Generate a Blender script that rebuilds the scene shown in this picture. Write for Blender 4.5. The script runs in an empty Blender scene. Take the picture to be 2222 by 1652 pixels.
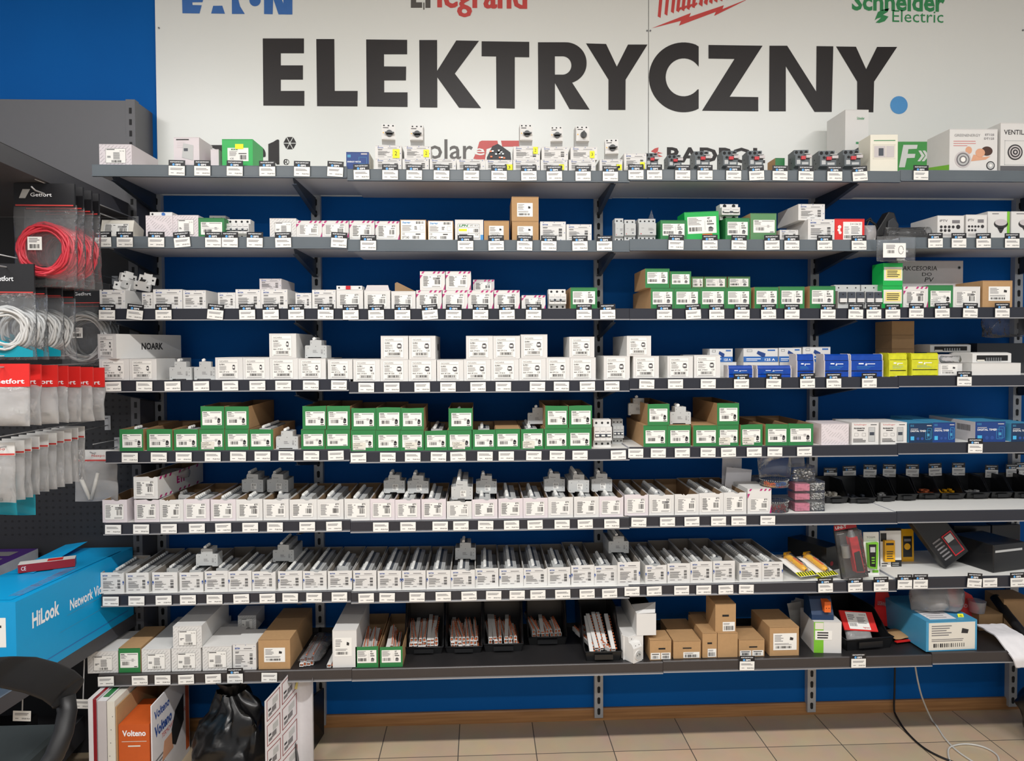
import bpy, math, random
from mathutils import Vector, Matrix, noise
random.seed(7)
SC = bpy.context.scene
COL = SC.collection
# ---------------------------------------------------------------- camera
F = 1540.0; CX = 1111.0; CY = 794.8; EYE = 1.708; D = 3.2
YAW, PITCH, ROLL = 0.04424, 0.02587, -0.00377
def _rot():
    cy, sy = math.cos(YAW), math.sin(YAW)
    Ry = Matrix(((cy,-sy,0),(sy,cy,0),(0,0,1)))
    M = Matrix(((1,0,0),(0,0,-1),(0,1,0)))
    cp, sp = math.cos(PITCH), math.sin(PITCH)
    Rp = Matrix(((1,0,0),(0,cp,-sp),(0,sp,cp)))
    cr, sr = math.cos(ROLL), math.sin(ROLL)
    Rr = Matrix(((cr,-sr,0),(sr,cr,0),(0,0,1)))
    return Rr @ Rp @ M @ Ry
RC = _rot()                     # world direction -> (right, down, forward)
cam_d = bpy.data.cameras.new('camera'); cam = bpy.data.objects.new('camera', cam_d); COL.objects.link(cam)
cam_d.sensor_width = 36; cam_d.sensor_fit = 'HORIZONTAL'
cam_d.lens = F/2222*36; cam_d.shift_x = 0.0; cam_d.shift_y = (CY-826)/2222
cam_d.clip_start = 0.05; cam_d.clip_end = 60
r = RC
m3 = Matrix((r[0], -r[1], -r[2])).transposed()
cam.matrix_world = Matrix.Translation((0, -D, EYE)) @ m3.to_4x4()
SC.camera = cam
def ray(px, py):
    return RC.transposed() @ Vector(((px-CX)/F, (py-CY)/F, 1.0))
def P(px, py, Y):               # measured point on the plane y = Y
    d = ray(px, py); t = (Y+D)/d.y
    return Vector((d.x*t, Y, EYE+d.z*t))
def G(px, py, z=0.0):           # measured point on the plane z
    d = ray(px, py); t = (z-EYE)/d.z
    return Vector((d.x*t, -D+d.y*t, z))
# ---------------------------------------------------------------- world, lights, exposure
w = bpy.data.worlds.new('World'); SC.world = w; w.use_nodes = True
w.node_tree.nodes['Background'].inputs[0].default_value = (0.92, 0.95, 1.0, 1)
w.node_tree.nodes['Background'].inputs[1].default_value = 0.5
SC.view_settings.view_transform = 'Standard'; SC.view_settings.look = 'None'
SC.view_settings.gamma = 1; SC.view_settings.use_curve_mapping = False
SC.view_settings.exposure = 0.0
LIGHTS = [(-2.1, -2.55, 3.6, 60), (0.0, -2.55, 3.6, 80), (2.1, -2.55, 3.6, 50), (-2.1, -5.0, 3.6, 18), (0.0, -5.0, 3.6, 34), (2.1, -5.0, 3.6, 26)]  # second row is added behind the viewer as frontal fill
def area(name, loc, sx, sy, power, color, parent=None):
    l = bpy.data.lights.new(name, 'AREA'); l.shape = 'RECTANGLE'; l.size = sx; l.size_y = sy
    l.energy = power; l.color = color
    o = bpy.data.objects.new(name, l); COL.objects.link(o); o.location = loc
    if parent: o.parent = parent
    return o
# ---------------------------------------------------------------- materials
def lin(c):
    c = c/255.0
    return c/12.92 if c <= 0.04045 else ((c+0.055)/1.055)**2.4
MT = {}
def mat(name, rgb, rough=0.6, metal=0.0, var=0.06, scale=40, spec=0.5, bump=0.0, emit=0.0):
    m = bpy.data.materials.new(name); m.use_nodes = True
    nt = m.node_tree; b = nt.nodes['Principled BSDF']
    col = tuple(lin(v) for v in rgb)
    b.inputs['Roughness'].default_value = rough; b.inputs['Metallic'].default_value = metal
    b.inputs['Specular IOR Level'].default_value = spec
    tc = nt.nodes.new('ShaderNodeTexCoord'); nz = nt.nodes.new('ShaderNodeTexNoise')
    nz.inputs['Scale'].default_value = scale; nz.inputs['Detail'].default_value = 3
    nt.links.new(tc.outputs['Object'], nz.inputs['Vector'])
    mx = nt.nodes.new('ShaderNodeMix'); mx.data_type = 'RGBA'
    mx.inputs[6].default_value = tuple(v*(1-var) for v in col)+(1,)
    mx.inputs[7].default_value = tuple(min(1, v*(1+var)) for v in col)+(1,)
    nt.links.new(nz.outputs['Fac'], mx.inputs[0]); nt.links.new(mx.outputs[2], b.inputs['Base Color'])
    if bump:
        bp = nt.nodes.new('ShaderNodeBump'); bp.inputs['Strength'].default_value = bump
        bp.inputs['Distance'].default_value = 0.002
        nt.links.new(nz.outputs['Fac'], bp.inputs['Height']); nt.links.new(bp.outputs[0], b.inputs['Normal'])
    if emit:
        b.inputs['Emission Color'].default_value = col+(1,); b.inputs['Emission Strength'].default_value = emit
    MT[name] = m; return m
def clear(name, tint, gloss=0.25, rough=0.12, alpha=0.12, milky=(0.9,0.9,0.9)):
    m = bpy.data.materials.new(name); m.use_nodes = True; nt = m.node_tree
    for n in list(nt.nodes): nt.nodes.remove(n)
    out = nt.nodes.new('ShaderNodeOutputMaterial'); tr = nt.nodes.new('ShaderNodeBsdfTransparent')
    tr.inputs[0].default_value = tuple(tint)+(1,)
    gl = nt.nodes.new('ShaderNodeBsdfGlossy'); gl.inputs['Roughness'].default_value = rough
    df = nt.nodes.new('ShaderNodeBsdfDiffuse'); df.inputs[0].default_value = tuple(milky)+(1,)
    lw = nt.nodes.new('ShaderNodeLayerWeight'); lw.inputs['Blend'].default_value = gloss
    nz = nt.nodes.new('ShaderNodeTexNoise'); nz.inputs['Scale'].default_value = 26; nz.inputs['Detail'].default_value = 4
    tc = nt.nodes.new('ShaderNodeTexCoord'); nt.links.new(tc.outputs['Object'], nz.inputs['Vector'])
    bp = nt.nodes.new('ShaderNodeBump'); bp.inputs['Strength'].default_value = 0.9; bp.inputs['Distance'].default_value = 0.012
    nt.links.new(nz.outputs['Fac'], bp.inputs['Height'])
    nt.links.new(bp.outputs[0], gl.inputs['Normal']); nt.links.new(bp.outputs[0], lw.inputs['Normal'])
    m1 = nt.nodes.new('ShaderNodeMixShader'); m1.inputs[0].default_value = alpha
    nt.links.new(tr.outputs[0], m1.inputs[1]); nt.links.new(df.outputs[0], m1.inputs[2])
    m2 = nt.nodes.new('ShaderNodeMixShader')
    nt.links.new(lw.outputs['Fresnel'], m2.inputs[0]); nt.links.new(m1.outputs[0], m2.inputs[1]); nt.links.new(gl.outputs[0], m2.inputs[2])
    nt.links.new(m2.outputs[0], out.inputs[0]); MT[name] = m; return m
mat('white_card', (217,216,213), .55, var=.02)
mat('cream_card', (222,218,206), .55, var=.02)
mat('grey_card', (196,190,190), .6, var=.03)
mat('label_paper', (236,235,230), .5, var=.01)
mat('ink', (44,42,44), .6, var=.05)
mat('ink_light', (118,116,118), .6, var=.05)
mat('blue_ink', (42,78,150), .5)
mat('green_card', (42,122,66), .5, var=.05)
mat('olive_card', (84,134,86), .5, var=.05)
mat('bright_green', (20,170,75), .4, var=.03)
mat('brown_card', (176,140,98), .8, var=.08, scale=60, bump=.15)
mat('brown_inside', (150,122,90), .85, var=.08, scale=60)
mat('grey_inside', (150,142,132), .85, var=.05)
mat('magenta', (178,34,112), .5)
mat('pink_card', (216,208,211), .55, var=.02)
mat('red_card', (214,38,34), .45)
mat('dark_red', (140,22,34), .4)
mat('yellow_note', (236,236,20), .5, var=.02)
mat('yellow', (232,170,20), .35)
mat('orange', (226,104,34), .5)
mat('mcb', (186,188,187), .45, var=.02)
mat('mcb_dark', (60,66,76), .45)
mat('toggle_white', (236,236,232), .35)
mat('toggle_black', (28,30,32), .35)
mat('hole', (18,18,20), .7)
mat('beige_plastic', (226,222,206), .4, var=.02)
mat('grey_plastic', (84,92,96), .45)
mat('dark_grey_plastic', (58,64,66), .45)
mat('black_plastic', (24,25,27), .32, var=.1)
mat('black_rubber', (16,16,18), .5)
mat('red_plastic', (190,28,40), .35)
mat('blue_box', (26,62,128), .45)
mat('dark_blue_box', (20,50,86), .45)
mat('sky_blue', (70,180,230), .45)
mat('cyan_box', (0,152,210), .45, var=.03)
mat('cyan_edge', (70,150,190), .45)
mat('teal', (0,140,160), .4)
mat('lime', (120,190,50), .45)
mat('copper', (200,108,68), .4, metal=.15)
mat('steel', (150,152,152), .38, metal=.75, var=.05)
mat('steel_dark', (176,178,180), .42, metal=.2)
mat('bracket_paint', (44,54,68), .4, metal=.3)
mat('gondola', (96,96,99), .5, metal=.15, var=.03)
mat('gondola_shelf', (66,66,70), .5)
mat('gondola_lower', (34,35,39), .6)  # darker copy of gondola: shadow below the top shelf put into the colour
mat('shelf_under', (178,180,188), .6, var=.02)  # white boards greyed underneath, shade painted into the colour
mat('orange_box', (196,88,34), .5)  # orange lowered to carry the dimness under the bottom shelf
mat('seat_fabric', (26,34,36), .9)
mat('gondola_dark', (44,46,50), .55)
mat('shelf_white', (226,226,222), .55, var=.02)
mat('shelf_black', (36,35,36), .45, var=.1)
mat('rail_grey', (96,104,110), .22, var=.12, scale=6)
mat('rail_dark', (42,44,52), .3, var=.1, scale=6)
mat('rail_brown', (56,52,52), .35, var=.08)
mat('rail_lip', (150,150,152), .4)
mat('header_black', (20,20,24), .45)
mat('white_print', (240,242,245), .5)
mat('blue_glow_print', (90,160,220), .5)
mat('trans_blue', (16,66,160), .18, var=.25, scale=60)
mat('trans_yellow', (206,206,40), .18, var=.25, scale=60)
mat('cable_red', (200,52,66), .4)
mat('cable_grey', (190,190,188), .45)
mat('cable_white', (196,194,188), .5)
mat('skin_print', (214,160,128), .5)
mat('hair_print', (70,44,34), .5)
mat('bag_black', (12,12,13), .28, var=.2, scale=30)
mat('foil', (210,210,206), .2, metal=.4, var=.15)
mat('paper_sheet', (224,222,224), .6)
mat('purple', (66,34,110), .4)
mat('pink_print', (208,122,146), .4)
clear('clear_bag', (.97,.98,.99), .22, .16, .045)
clear('milky_bag', (.92,.92,.92), .28, .2, .30, (.85,.84,.83))
clear('hard_clear', (.97,.98,.98), .18, .06, .05)
clear('smoke_clear', (.5,.5,.52), .25, .1, .05)
# ---------------------------------------------------------------- mesh builder
TXT = {}
def text_mesh(s, bold):
    k = (s, bold)
    if k not in TXT:
        c = bpy.data.curves.new('t', 'FONT'); c.body = s; c.size = 1; c.offset = bold; c.resolution_u = 2
        o = bpy.data.objects.new('t', c)
        me = bpy.data.meshes.new_from_object(o)
        vs = [tuple(v.co) for v in me.vertices]; fs = [tuple(p.vertices) for p in me.polygons]
        bpy.data.objects.remove(o); bpy.data.curves.remove(c); bpy.data.meshes.remove(me)
        TXT[k] = (vs, fs)
    return TXT[k]
class MB:
    def __init__(s): s.v = []; s.f = []; s.m = []; s.mats = []; s.sm = []
    def mi(s, m):
        if m not in s.mats: s.mats.append(m)
        return s.mats.index(m)
    def add(s, vs, fs, m, smooth=False):
        n = len(s.v); s.v += [tuple(v) for v in vs]; k = s.mi(m)
        for f in fs: s.f.append(tuple(n+i for i in f)); s.m.append(k); s.sm.append(smooth)
    def quad(s, a, b, c, d, m): s.add([a,b,c,d], [(0,1,2,3)], m)
    def rect(s, x0, x1, z0, z1, y, m):          # facing -y
        s.add([(x0,y,z0),(x1,y,z0),(x1,y,z1),(x0,y,z1)], [(0,1,2,3)], m)
    def box(s, x0, x1, y0, y1, z0, z1, m, mf=None, mt=None, ms=None):
        v = [(x0,y0,z0),(x1,y0,z0),(x1,y1,z0),(x0,y1,z0),(x0,y0,z1),(x1,y0,z1),(x1,y1,z1),(x0,y1,z1)]
        n = len(s.v); s.v += v
        for f, c in (((3,2,1,0), m), ((4,5,6,7), mt or m), ((0,1,5,4), mf or m), ((2,3,7,6), m), ((1,2,6,5), ms or m), ((3,0,4,7), ms or m)):
            s.f.append(tuple(n+i for i in f)); s.m.append(s.mi(c)); s.sm.append(False)
    def prism(s, poly, a, b, axis, m, mcap=None, smooth=False):
        n = len(poly)
        def q(p, t):
            return {'x':(t,p[0],p[1]), 'y':(p[0],t,p[1]), 'z':(p[0],p[1],t)}[axis]
        area2 = sum(poly[i][0]*poly[(i+1)%n][1]-poly[(i+1)%n][0]*poly[i][1] for i in range(n))
        if (area2 < 0) != (axis == 'y' ): poly = poly[::-1]
        v = [q(p, a) for p in poly]+[q(p, b) for p in poly]
        b0 = len(s.v); s.v += v; kc = s.mi(mcap or m); k = s.mi(m)
        s.f.append(tuple(b0+i for i in range(n))[::-1]); s.f.append(tuple(b0+i for i in range(n, 2*n))); s.m += [kc, kc]; s.sm += [False, False]
        for i in range(n): s.f.append((b0+i, b0+(i+1)%n, b0+(i+1)%n+n, b0+i+n)); s.m.append(k); s.sm.append(smooth)
    def disc(s, cx, cz, r, y, m, n=16, rz=None):
        rz = rz or r
        s.add([(cx+r*math.cos(-2*math.pi*i/n+1e-3), y, cz-rz*math.sin(-2*math.pi*i/n+1e-3)) for i in range(n)], [tuple(range(n))], m)
    def cyl(s, c, r, a, b, axis, m, n=16, r2=None, smooth=True):
        r2 = r if r2 is None else r2; v = []
        for t, rr in ((a, r), (b, r2)):
            for i in range(n):
                u, w_ = rr*math.cos(2*math.pi*i/n), rr*math.sin(2*math.pi*i/n)
                v.append({'x':(t,c[0]+u,c[1]+w_),'y':(c[0]+u,t,c[1]+w_),'z':(c[0]+u,c[1]+w_,t)}[axis])
        s.add(v, [tuple(range(n))[::-1], tuple(range(n, 2*n))], m)
        s.add(v, [(i,(i+1)%n,(i+1)%n+n,i+n) for i in range(n)], m, smooth)
    def tube(s, pts, r, m, n=8, closed=False):
        pts = [Vector(p) for p in pts]; N = len(pts); v = []; up = Vector((0,0,1))
        prev = None
        for i, p in enumerate(pts):
            a = pts[(i-1) % N] if (closed or i) else p; b = pts[(i+1) % N] if (closed or i < N-1) else p
            t = (b-a).normalized()
            if prev is None:
                u = t.cross(up); 
                if u.length < 1e-3: u = t.cross(Vector((1,0,0)))
            else: u = prev - t*prev.dot(t)
            u.normalize(); prev = u; w_ = t.cross(u)
            for k in range(n):
                an = 2*math.pi*k/n; v.append(p+u*(r*math.cos(an))+w_*(r*math.sin(an)))
        f = []
        for i in range(N if closed else N-1):
            j = (i+1) % N
            for k in range(n): f.append((i*n+k, i*n+(k+1)%n, j*n+(k+1)%n, j*n+k))
        if not closed: f += [tuple(range(n))[::-1], tuple(range((N-1)*n, N*n))]
        s.add(v, f, m, True)
    def text(s, t, x0, z0, x1, z1, y, m, bold=0.0, keep=False, shear=0.0):   # fitted into the rectangle
        vs, fs = text_mesh(t, bold)
        if not vs: return
        ax = min(v[0] for v in vs); bx = max(v[0] for v in vs); az = min(v[1] for v in vs); bz = max(v[1] for v in vs)
        sx = (x1-x0)/max(bx-ax, 1e-6); sz = (z1-z0)/max(bz-az, 1e-6)
        if keep: sx = sz = min(abs(sx), abs(sz))
        s.add([(x0+(v[0]-ax)*sx+(v[1]-az)*sz*shear, y, z0+(v[1]-az)*sz) for v in vs], fs, m)
    def lines(s, x0, x1, z0, z1, n, y, m, th=.45, rag=.35, rnd=random):
        p = (z1-z0)/n
        for i in range(n):
            e = x1-(x1-x0)*rag*rnd.random(); zc = z1-p*(i+.5)
            s.rect(x0, e, zc-p*th/2, zc+p*th/2, y, m)
    def bars(s, x0, x1, z0, z1, y, m, n=11, rnd=random, vert=True):
        if vert:
            p = (x1-x0)/n
            for i in range(n):
                s.rect(x0+i*p, x0+i*p+p*rnd.choice((.3,.5,.75)), z0, z1, y, m)
        else:
            p = (z1-z0)/n
            for i in range(n):
                s.rect(x0, x1, z0+i*p, z0+i*p+p*rnd.choice((.3,.5,.75)), y, m)
    def frame(s, x0, x1, z0, z1, t, y, m):
        s.rect(x0,x1,z0,z0+t,y,m); s.rect(x0,x1,z1-t,z1,y,m); s.rect(x0,x0+t,z0,z1,y,m); s.rect(x1-t,x1,z0,z1,y,m)
    def xf(s, M, start=0):
        for i in range(start, len(s.v)): s.v[i] = tuple(M @ Vector(s.v[i]))
    def build(s, name, parent=None, loc=(0,0,0), rot=(0,0,0), bevel=0):
        me = bpy.data.meshes.new(name)
        me.from_pydata(s.v, [], s.f)
        for m in s.mats: me.materials.append(MT[m])
        me.polygons.foreach_set('material_index', s.m); me.polygons.foreach_set('use_smooth', s.sm)
        me.update()
        o = bpy.data.objects.new(name, me); COL.objects.link(o); o.location = loc; o.rotation_euler = rot
        if parent: o.parent = parent
        if bevel:
            b = o.modifiers.new('bevel', 'BEVEL'); b.width = bevel; b.segments = 2; b.limit_method = 'ANGLE'
        return o
def sgrid(mb, fn, nu, nv, m, closed_u=False):        # smooth surface from fn(u,v)
    vs = [fn(i/(nu if closed_u else nu-1), j/(nv-1)) for j in range(nv) for i in range(nu)]
    fs = []
    for j in range(nv-1):
        for i in range(nu if closed_u else nu-1):
            k = (i+1) % nu; fs.append((j*nu+i, j*nu+k, (j+1)*nu+k, (j+1)*nu+i))
    mb.add(vs, fs, m, True)
def tag(o, label, cat, group=None, kind=None):
    if label: o['label'] = label
    if cat: o['category'] = cat
    if group: o['group'] = group
    if kind: o['kind'] = kind
    return o
def empty(name, loc, rz=0, label=None, cat=None, group=None, rx=0):
    o = bpy.data.objects.new(name, None); COL.objects.link(o); o.location = loc; o.rotation_euler = (rx, 0, rz)
    o.empty_display_size = .05
    return tag(o, label, cat, group)
def copy_tree(o, parent=None):
    c = o.copy(); COL.objects.link(c)
    if parent: c.parent = parent
    for ch in list(o.children): copy_tree(ch, c)
    return c
def struct(o, kind='structure'): o['kind'] = kind; return o
ORD = ['', 'first','second','third','fourth','fifth','sixth','seventh','eighth','ninth','tenth','eleventh','twelfth','thirteenth','fourteenth','fifteenth','sixteenth','seventeenth','eighteenth','nineteenth','twentieth','twenty-first','twenty-second','twenty-third','twenty-fourth','twenty-fifth','twenty-sixth','twenty-seventh','twenty-eighth','twenty-ninth','thirtieth']
SN = ['', 'top','second','third','fourth','fifth','sixth','seventh','bottom']
# ---------------------------------------------------------------- room
def wood_or_wall(name, c1, c2, scale, rough, coord='Object', wave=False):
    m = bpy.data.materials.new(name); m.use_nodes = True; nt = m.node_tree; b = nt.nodes['Principled BSDF']
    tc = nt.nodes.new('ShaderNodeTexCoord'); mp = nt.nodes.new('ShaderNodeMapping'); mp.inputs['Scale'].default_value = scale
    nz = nt.nodes.new('ShaderNodeTexNoise'); nz.inputs['Scale'].default_value = 1; nz.inputs['Detail'].default_value = 6
    nt.links.new(tc.outputs[coord], mp.inputs[0]); nt.links.new(mp.outputs[0], nz.inputs['Vector'])
    cr = nt.nodes.new('ShaderNodeValToRGB'); cr.color_ramp.elements[0].position = .3; cr.color_ramp.elements[1].position = .7
    cr.color_ramp.elements[0].color = tuple(lin(v) for v in c1)+(1,); cr.color_ramp.elements[1].color = tuple(lin(v) for v in c2)+(1,)
    nt.links.new(nz.outputs['Fac'], cr.inputs[0]); nt.links.new(cr.outputs[0], b.inputs['Base Color'])
    b.inputs['Roughness'].default_value = rough; MT[name] = m
    if name == 'wall_blue': b.inputs['Specular IOR Level'].default_value = .15
wood_or_wall('wall_blue', (0,88,164), (0,94,172), (2,2,2), .65)
wood_or_wall('oak', (150,104,62), (186,136,86), (3,3,90), .5)
wood_or_wall('banner_white', (224,226,221), (228,230,226), (1,1,1), .3)
m = bpy.data.materials.new('tiles'); m.use_nodes = True; nt = m.node_tree; b = nt.nodes['Principled BSDF']
T = .3285
gx = P(998, 1573, 0).x; gy = G(800, 1647).y
tc = nt.nodes.new('ShaderNodeTexCoord'); mp = nt.nodes.new('ShaderNodeMapping')
mp.inputs['Location'].default_value = (-gx+T*40, -gy+T*40, 0)
br = nt.nodes.new('ShaderNodeTexBrick'); br.offset = 0; br.squash = 1
br.inputs['Scale'].default_value = 1; br.inputs['Brick Width'].default_value = T; br.inputs['Row Height'].default_value = T
br.inputs['Mortar Size'].default_value = .0022; br.inputs['Mortar Smooth'].default_value = .1; br.inputs['Bias'].default_value = 0
br.inputs['Color1'].default_value = tuple(lin(v) for v in (214,188,156))+(1,)
br.inputs['Color2'].default_value = tuple(lin(v) for v in (200,177,149))+(1,)
br.inputs['Mortar'].default_value = tuple(lin(v) for v in (96,88,78))+(1,)
nt.links.new(tc.outputs['Object'], mp.inputs[0]); nt.links.new(mp.outputs[0], br.inputs['Vector'])
nz = nt.nodes.new('ShaderNodeTexNoise'); nz.inputs['Scale'].default_value = 9; nz.inputs['Detail'].default_value = 8
nt.links.new(tc.outputs['Object'], nz.inputs['Vector'])
mx = nt.nodes.new('ShaderNodeMix'); mx.data_type = 'RGBA'; mx.blend_type = 'MULTIPLY'; mx.inputs[0].default_value = .25
nt.links.new(br.outputs['Color'], mx.inputs[6]); nt.links.new(nz.outputs['Color'], mx.inputs[7]); nt.links.new(mx.outputs[2], b.inputs['Base Color'])
b.inputs['Roughness'].default_value = .35; MT['tiles'] = m
mat('ceiling_paint', (225,226,226), .8)
q = MB(); q.quad((-5,-7,0),(5,-7,0),(5,.15,0),(-5,.15,0), 'tiles'); struct(q.build('floor'))
q = MB(); q.box(-5, 5, 0, .12, 0, 3.6, 'wall_blue')
for px in (812, 1480, 1990, 1176, 420):
    X = P(px, 1500, 0).x; q.rect(X-.0012, X+.0012, .12, 3.6, -.0006, 'hole') if px == 0 else None
struct(q.build('wall_back'))
q = MB(); q.quad((-5,-7,3.6),(-5,.12,3.6),(5,.12,3.6),(5,-7,3.6), 'ceiling_paint'); struct(q.build('ceiling'))
q = MB()
za = P(800, 1548, 0).z
q.prism([(0,0.0),(-.014,0.0),(-.014,za-.006),(-.010,za),(0,za)], -3.2, 3.0, 'x', 'oak')
struct(q.build('baseboard_back', loc=(0,-.0005,0.0005)))
mat('lamp_diffuser', (250,250,250), .6, emit=2.0)
for i, (x, y, z, pw) in enumerate(LIGHTS):
    e = empty('ceiling_light', (x, y, 3.5995), 0, 'long ceiling light fitting, '+['left','middle','right'][i % 3]+' of the '+('row nearer the wall' if i < 3 else 'row behind the viewer'), 'ceiling light', 'ceiling lights above the aisle')
    q = MB(); q.box(-.75,.75,-.09,.09,-.06,0,'white_card'); q.build('housing', e)
    q = MB(); q.box(-.72,.72,-.07,.07,-.072,-.0605,'lamp_diffuser'); q.build('diffuser', e)
    area('lamp', (0,0,-.08), 1.42, .14, pw, (1.0,.985,.965), e)
# ---------------------------------------------------------------- banner on the wall
BY = -.014
e = empty('shop_banner', (0, 0, 2.9), 0, 'white wall banner with big black lettering and supplier logos above the shelves', 'banner')
bx0 = P(341, 300, BY).x; bz0 = P(341, 425, 0).z; bsx = P(1407, 200, BY).x
def W(px, py, y=BY): 
    v = P(px, py, y); return (v.x, y, v.z-2.9)
for i, (a, b_) in enumerate(((bx0, bsx-.0012), (bsx+.0012, 4.4))):
    q = MB(); q.box(a, b_, BY, -.001, bz0-2.9, .69, 'banner_white', ms='steel'); q.build('panel', e)
q = MB()
def poly(px, m='header_black', y=BY-.001):
    pts = [W(a, b_, y) for a, b_ in px]
    n = len(pts)
    ar = sum(pts[i][0]*pts[(i+1)%n][2]-pts[(i+1)%n][0]*pts[i][2] for i in range(n))
    if ar < 0: pts = pts[::-1]
    q.add(pts, [tuple(range(n))], m)
mat('letter_black', (36,32,32), .4, var=.03, spec=.3); mat('logo_blue', (48,104,176), .4); mat('logo_red', (200,66,62), .4)
mat('logo_green', (48,140,84), .4); mat('dot_blue', (74,146,204), .4); mat('f_green', (72,158,78), .45); mat('solar_grey', (82,78,74), .4)
def z8(pts): return [(330+a*.43654, b_*.43654) for a, b_ in pts]
def z9(pts): return [(1280+a*.42394, b_*.42394) for a, b_ in pts]
LB = 'letter_black'
poly(z8([(550,191),(755,191),(755,265),(640,265),(640,325),(750,325),(750,396),(640,396),(640,452),(757,452),(757,526),(553,525)]), LB)
poly(z8([(816,194),(906,194),(908,452),(1022,452),(1021,529),(820,528)]), LB)
poly(z8([(1064,196),(1268,198),(1268,270),(1153,270),(1153,330),(1263,331),(1262,400),(1154,400),(1154,459),(1270,459),(1270,532),(1067,530)]), LB)
poly(z8([(1328,199),(1417,199),(1417,352),(1512,201),(1625,203),(1505,366),(1636,538),(1526,536),(1418,385),(1418,535),(1331,534)]), LB)
poly(z8([(1638,205),(1875,208),(1875,285),(1803,284),(1803,540),(1712,538),(1710,281),(1638,280)]), LB)
def arc(cx, cy, rx, ry, a0, a1, n=14): return [(cx+rx*math.cos(math.radians(a0+(a1-a0)*i/n)), cy+ry*math.sin(math.radians(a0+(a1-a0)*i/n))) for i in range(n+1)]
# R: outer then the counter joined with a hairline
outer = [(1920,543),(1918,210),(2040,210)]+arc(2058,312,102,101,-90,78)+[(2175,545),(2075,543),(2003,412),(2003,543)]
inner = [(2002,371)]+[(2030,371)]+arc(2036,325,46,46,90,-90)+[(2002,280)]
poly(z8([(1920,543),(1918,210),(2002,210),(2003,543)]), LB)
poly(z8([(2002,210),(2050,210)]+arc(2056,312,104,102,-90,0)[1:]+[(2084,325)]+arc(2040,325,44,45,0,-90)[1:]+[(2002,280)]), LB)
poly(z8([(2002,371),(2040,371)]+arc(2040,325,44,46,90,0)[1:]+[(2160,312)]+arc(2056,316,104,100,0,72)[1:]+[(2175,545),(2075,543),(2002,412)]), LB)
poly(z9([(-20,222),(83,225),(138,341),(195,228),(295,228),(183,408),(182,563),(95,563),(95,408)]), LB)
poly(z9([(557,238)]+arc(480,396,178,179,-64,-296,40)[1:-1]+[(557,556),(557,457)]+arc(480,396,92,97,40,320,30)+[(557,342)]), LB)
poly(z9([(607,230),(884,234),(716,495),(862,497),(862,570),(574,567),(740,302),(607,300)]), LB)
poly(z9([(919,234),(1010,234),(1158,468),(1160,236),(1246,237),(1238,573),(1150,573),(1003,340),(1003,570),(917,570)]), LB)
poly(z9([(1260,238),(1362,239),(1414,354),(1470,240),(1573,240),(1455,418),(1451,575),(1368,573),(1368,418)]), LB)
poly(z9(arc(1582,538,45,46,0,345,23)), 'dot_blue')
q.build('main_lettering', e); q = MB()
def nxt(name='supplier_logo'):
    global q
    q.build(name, e); q = MB()
s4 = lambda pts: [(380+a*.126, b_*.126) for a, b_ in pts]
poly(s4([(110,-300),(560,-300),(530,-200),(290,-200),(290,-60),(500,-60),(470,38),(296,40),(300,86),(458,90),(420,232),(126,228)]), 'logo_blue')
poly(s4([(655,100),(812,98),(858,236),(620,232)]), 'logo_blue')
poly(s4([(760,-300),(860,-300),(830,-40),(700,-40)]), 'logo_blue')
poly(s4([(975,-300),(1190,-300),(1110,-150),(1090,0),(1120,110),(1200,240),(978,240)]), 'logo_blue')
poly(s4(arc(1376,8,98,100,0,345,23)), 'logo_blue')
poly(s4([(1530,-300),(1720,-300),(1865,60),(1850,-300),(2020,-300),(2020,250),(1780,248),(1690,-20),(1680,245),(1532,242)]), 'logo_blue')
nxt()
poly([(891.5,-30),(903,-30),(903,5),(916,5),(916,16.8),(891.5,16.8)], 'solar_grey')
poly([(918.5,5.5),(921,5.5),(921,21),(918.5,21)], 'solar_grey'); poly([(923,-30),(934,-30),(934,17),(923,17)], 'solar_grey')
nxt()
a = W(949,36.5); b_ = W(1143,-42); [q.text('legrand', a[0]+d*.0022, a[2], b_[0]+d*.0022-.005, b_[2], BY-.001-d*.0002, 'logo_red', .008) for d in range(4)]
nxt()
s5 = lambda pts: [(1400+a*.108, b_*.108) for a, b_ in pts]
poly(s5([(130,568),(920,260),(885,340),(1580,105),(1555,180),(2020,-5),(2020,5),(1385,320),(1420,238),(680,515),(720,418)]), 'logo_red')
for x, y1, y2 in ((280,330,360),(415,280,315),(545,235,270),(650,215,250),(755,195,225),(860,170,200),(965,140,165)):
    poly(s5([(x-28,y1),(x+34,-400),(x+104,-400),(x+30,y2)]), 'logo_red')
for i in range(6):
    x = 680+105*i; y = 225-30*i; poly(s5([(x-30,y-40),(x,y),(x+60,y-60),(x+40,y-90)]), 'logo_red', BY-.0013-.0001*i)
    x = 1110+100*i; y = 110-26*i; poly(s5([(x-24,y-20),(x+20,-400),(x+80,-400),(x+40,y+20)]), 'logo_red', BY-.0020-.0001*i)
def wtext(s, x0, y0, x1, y1, m, bold=0, y=BY-.001): 
    a = W(x0, y1); b_ = W(x1, y0); q.text(s, a[0], a[2], b_[0], b_[2], y, m, bold)
nxt()
wtext('Schneider', 1848, -16, 2050, 23, 'logo_green', .03)
wtext('Electric', 1936, 24, 2047, 48, 'logo_green', .0)
poly([(1898,44),(1905,26),(1918,20),(1930,18),(1926,26),(1916,32),(1928,36),(1920,46),(1908,50),(1900,49),(1908,42),(1912,38),(1904,40)], 'logo_green')
nxt()
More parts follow.
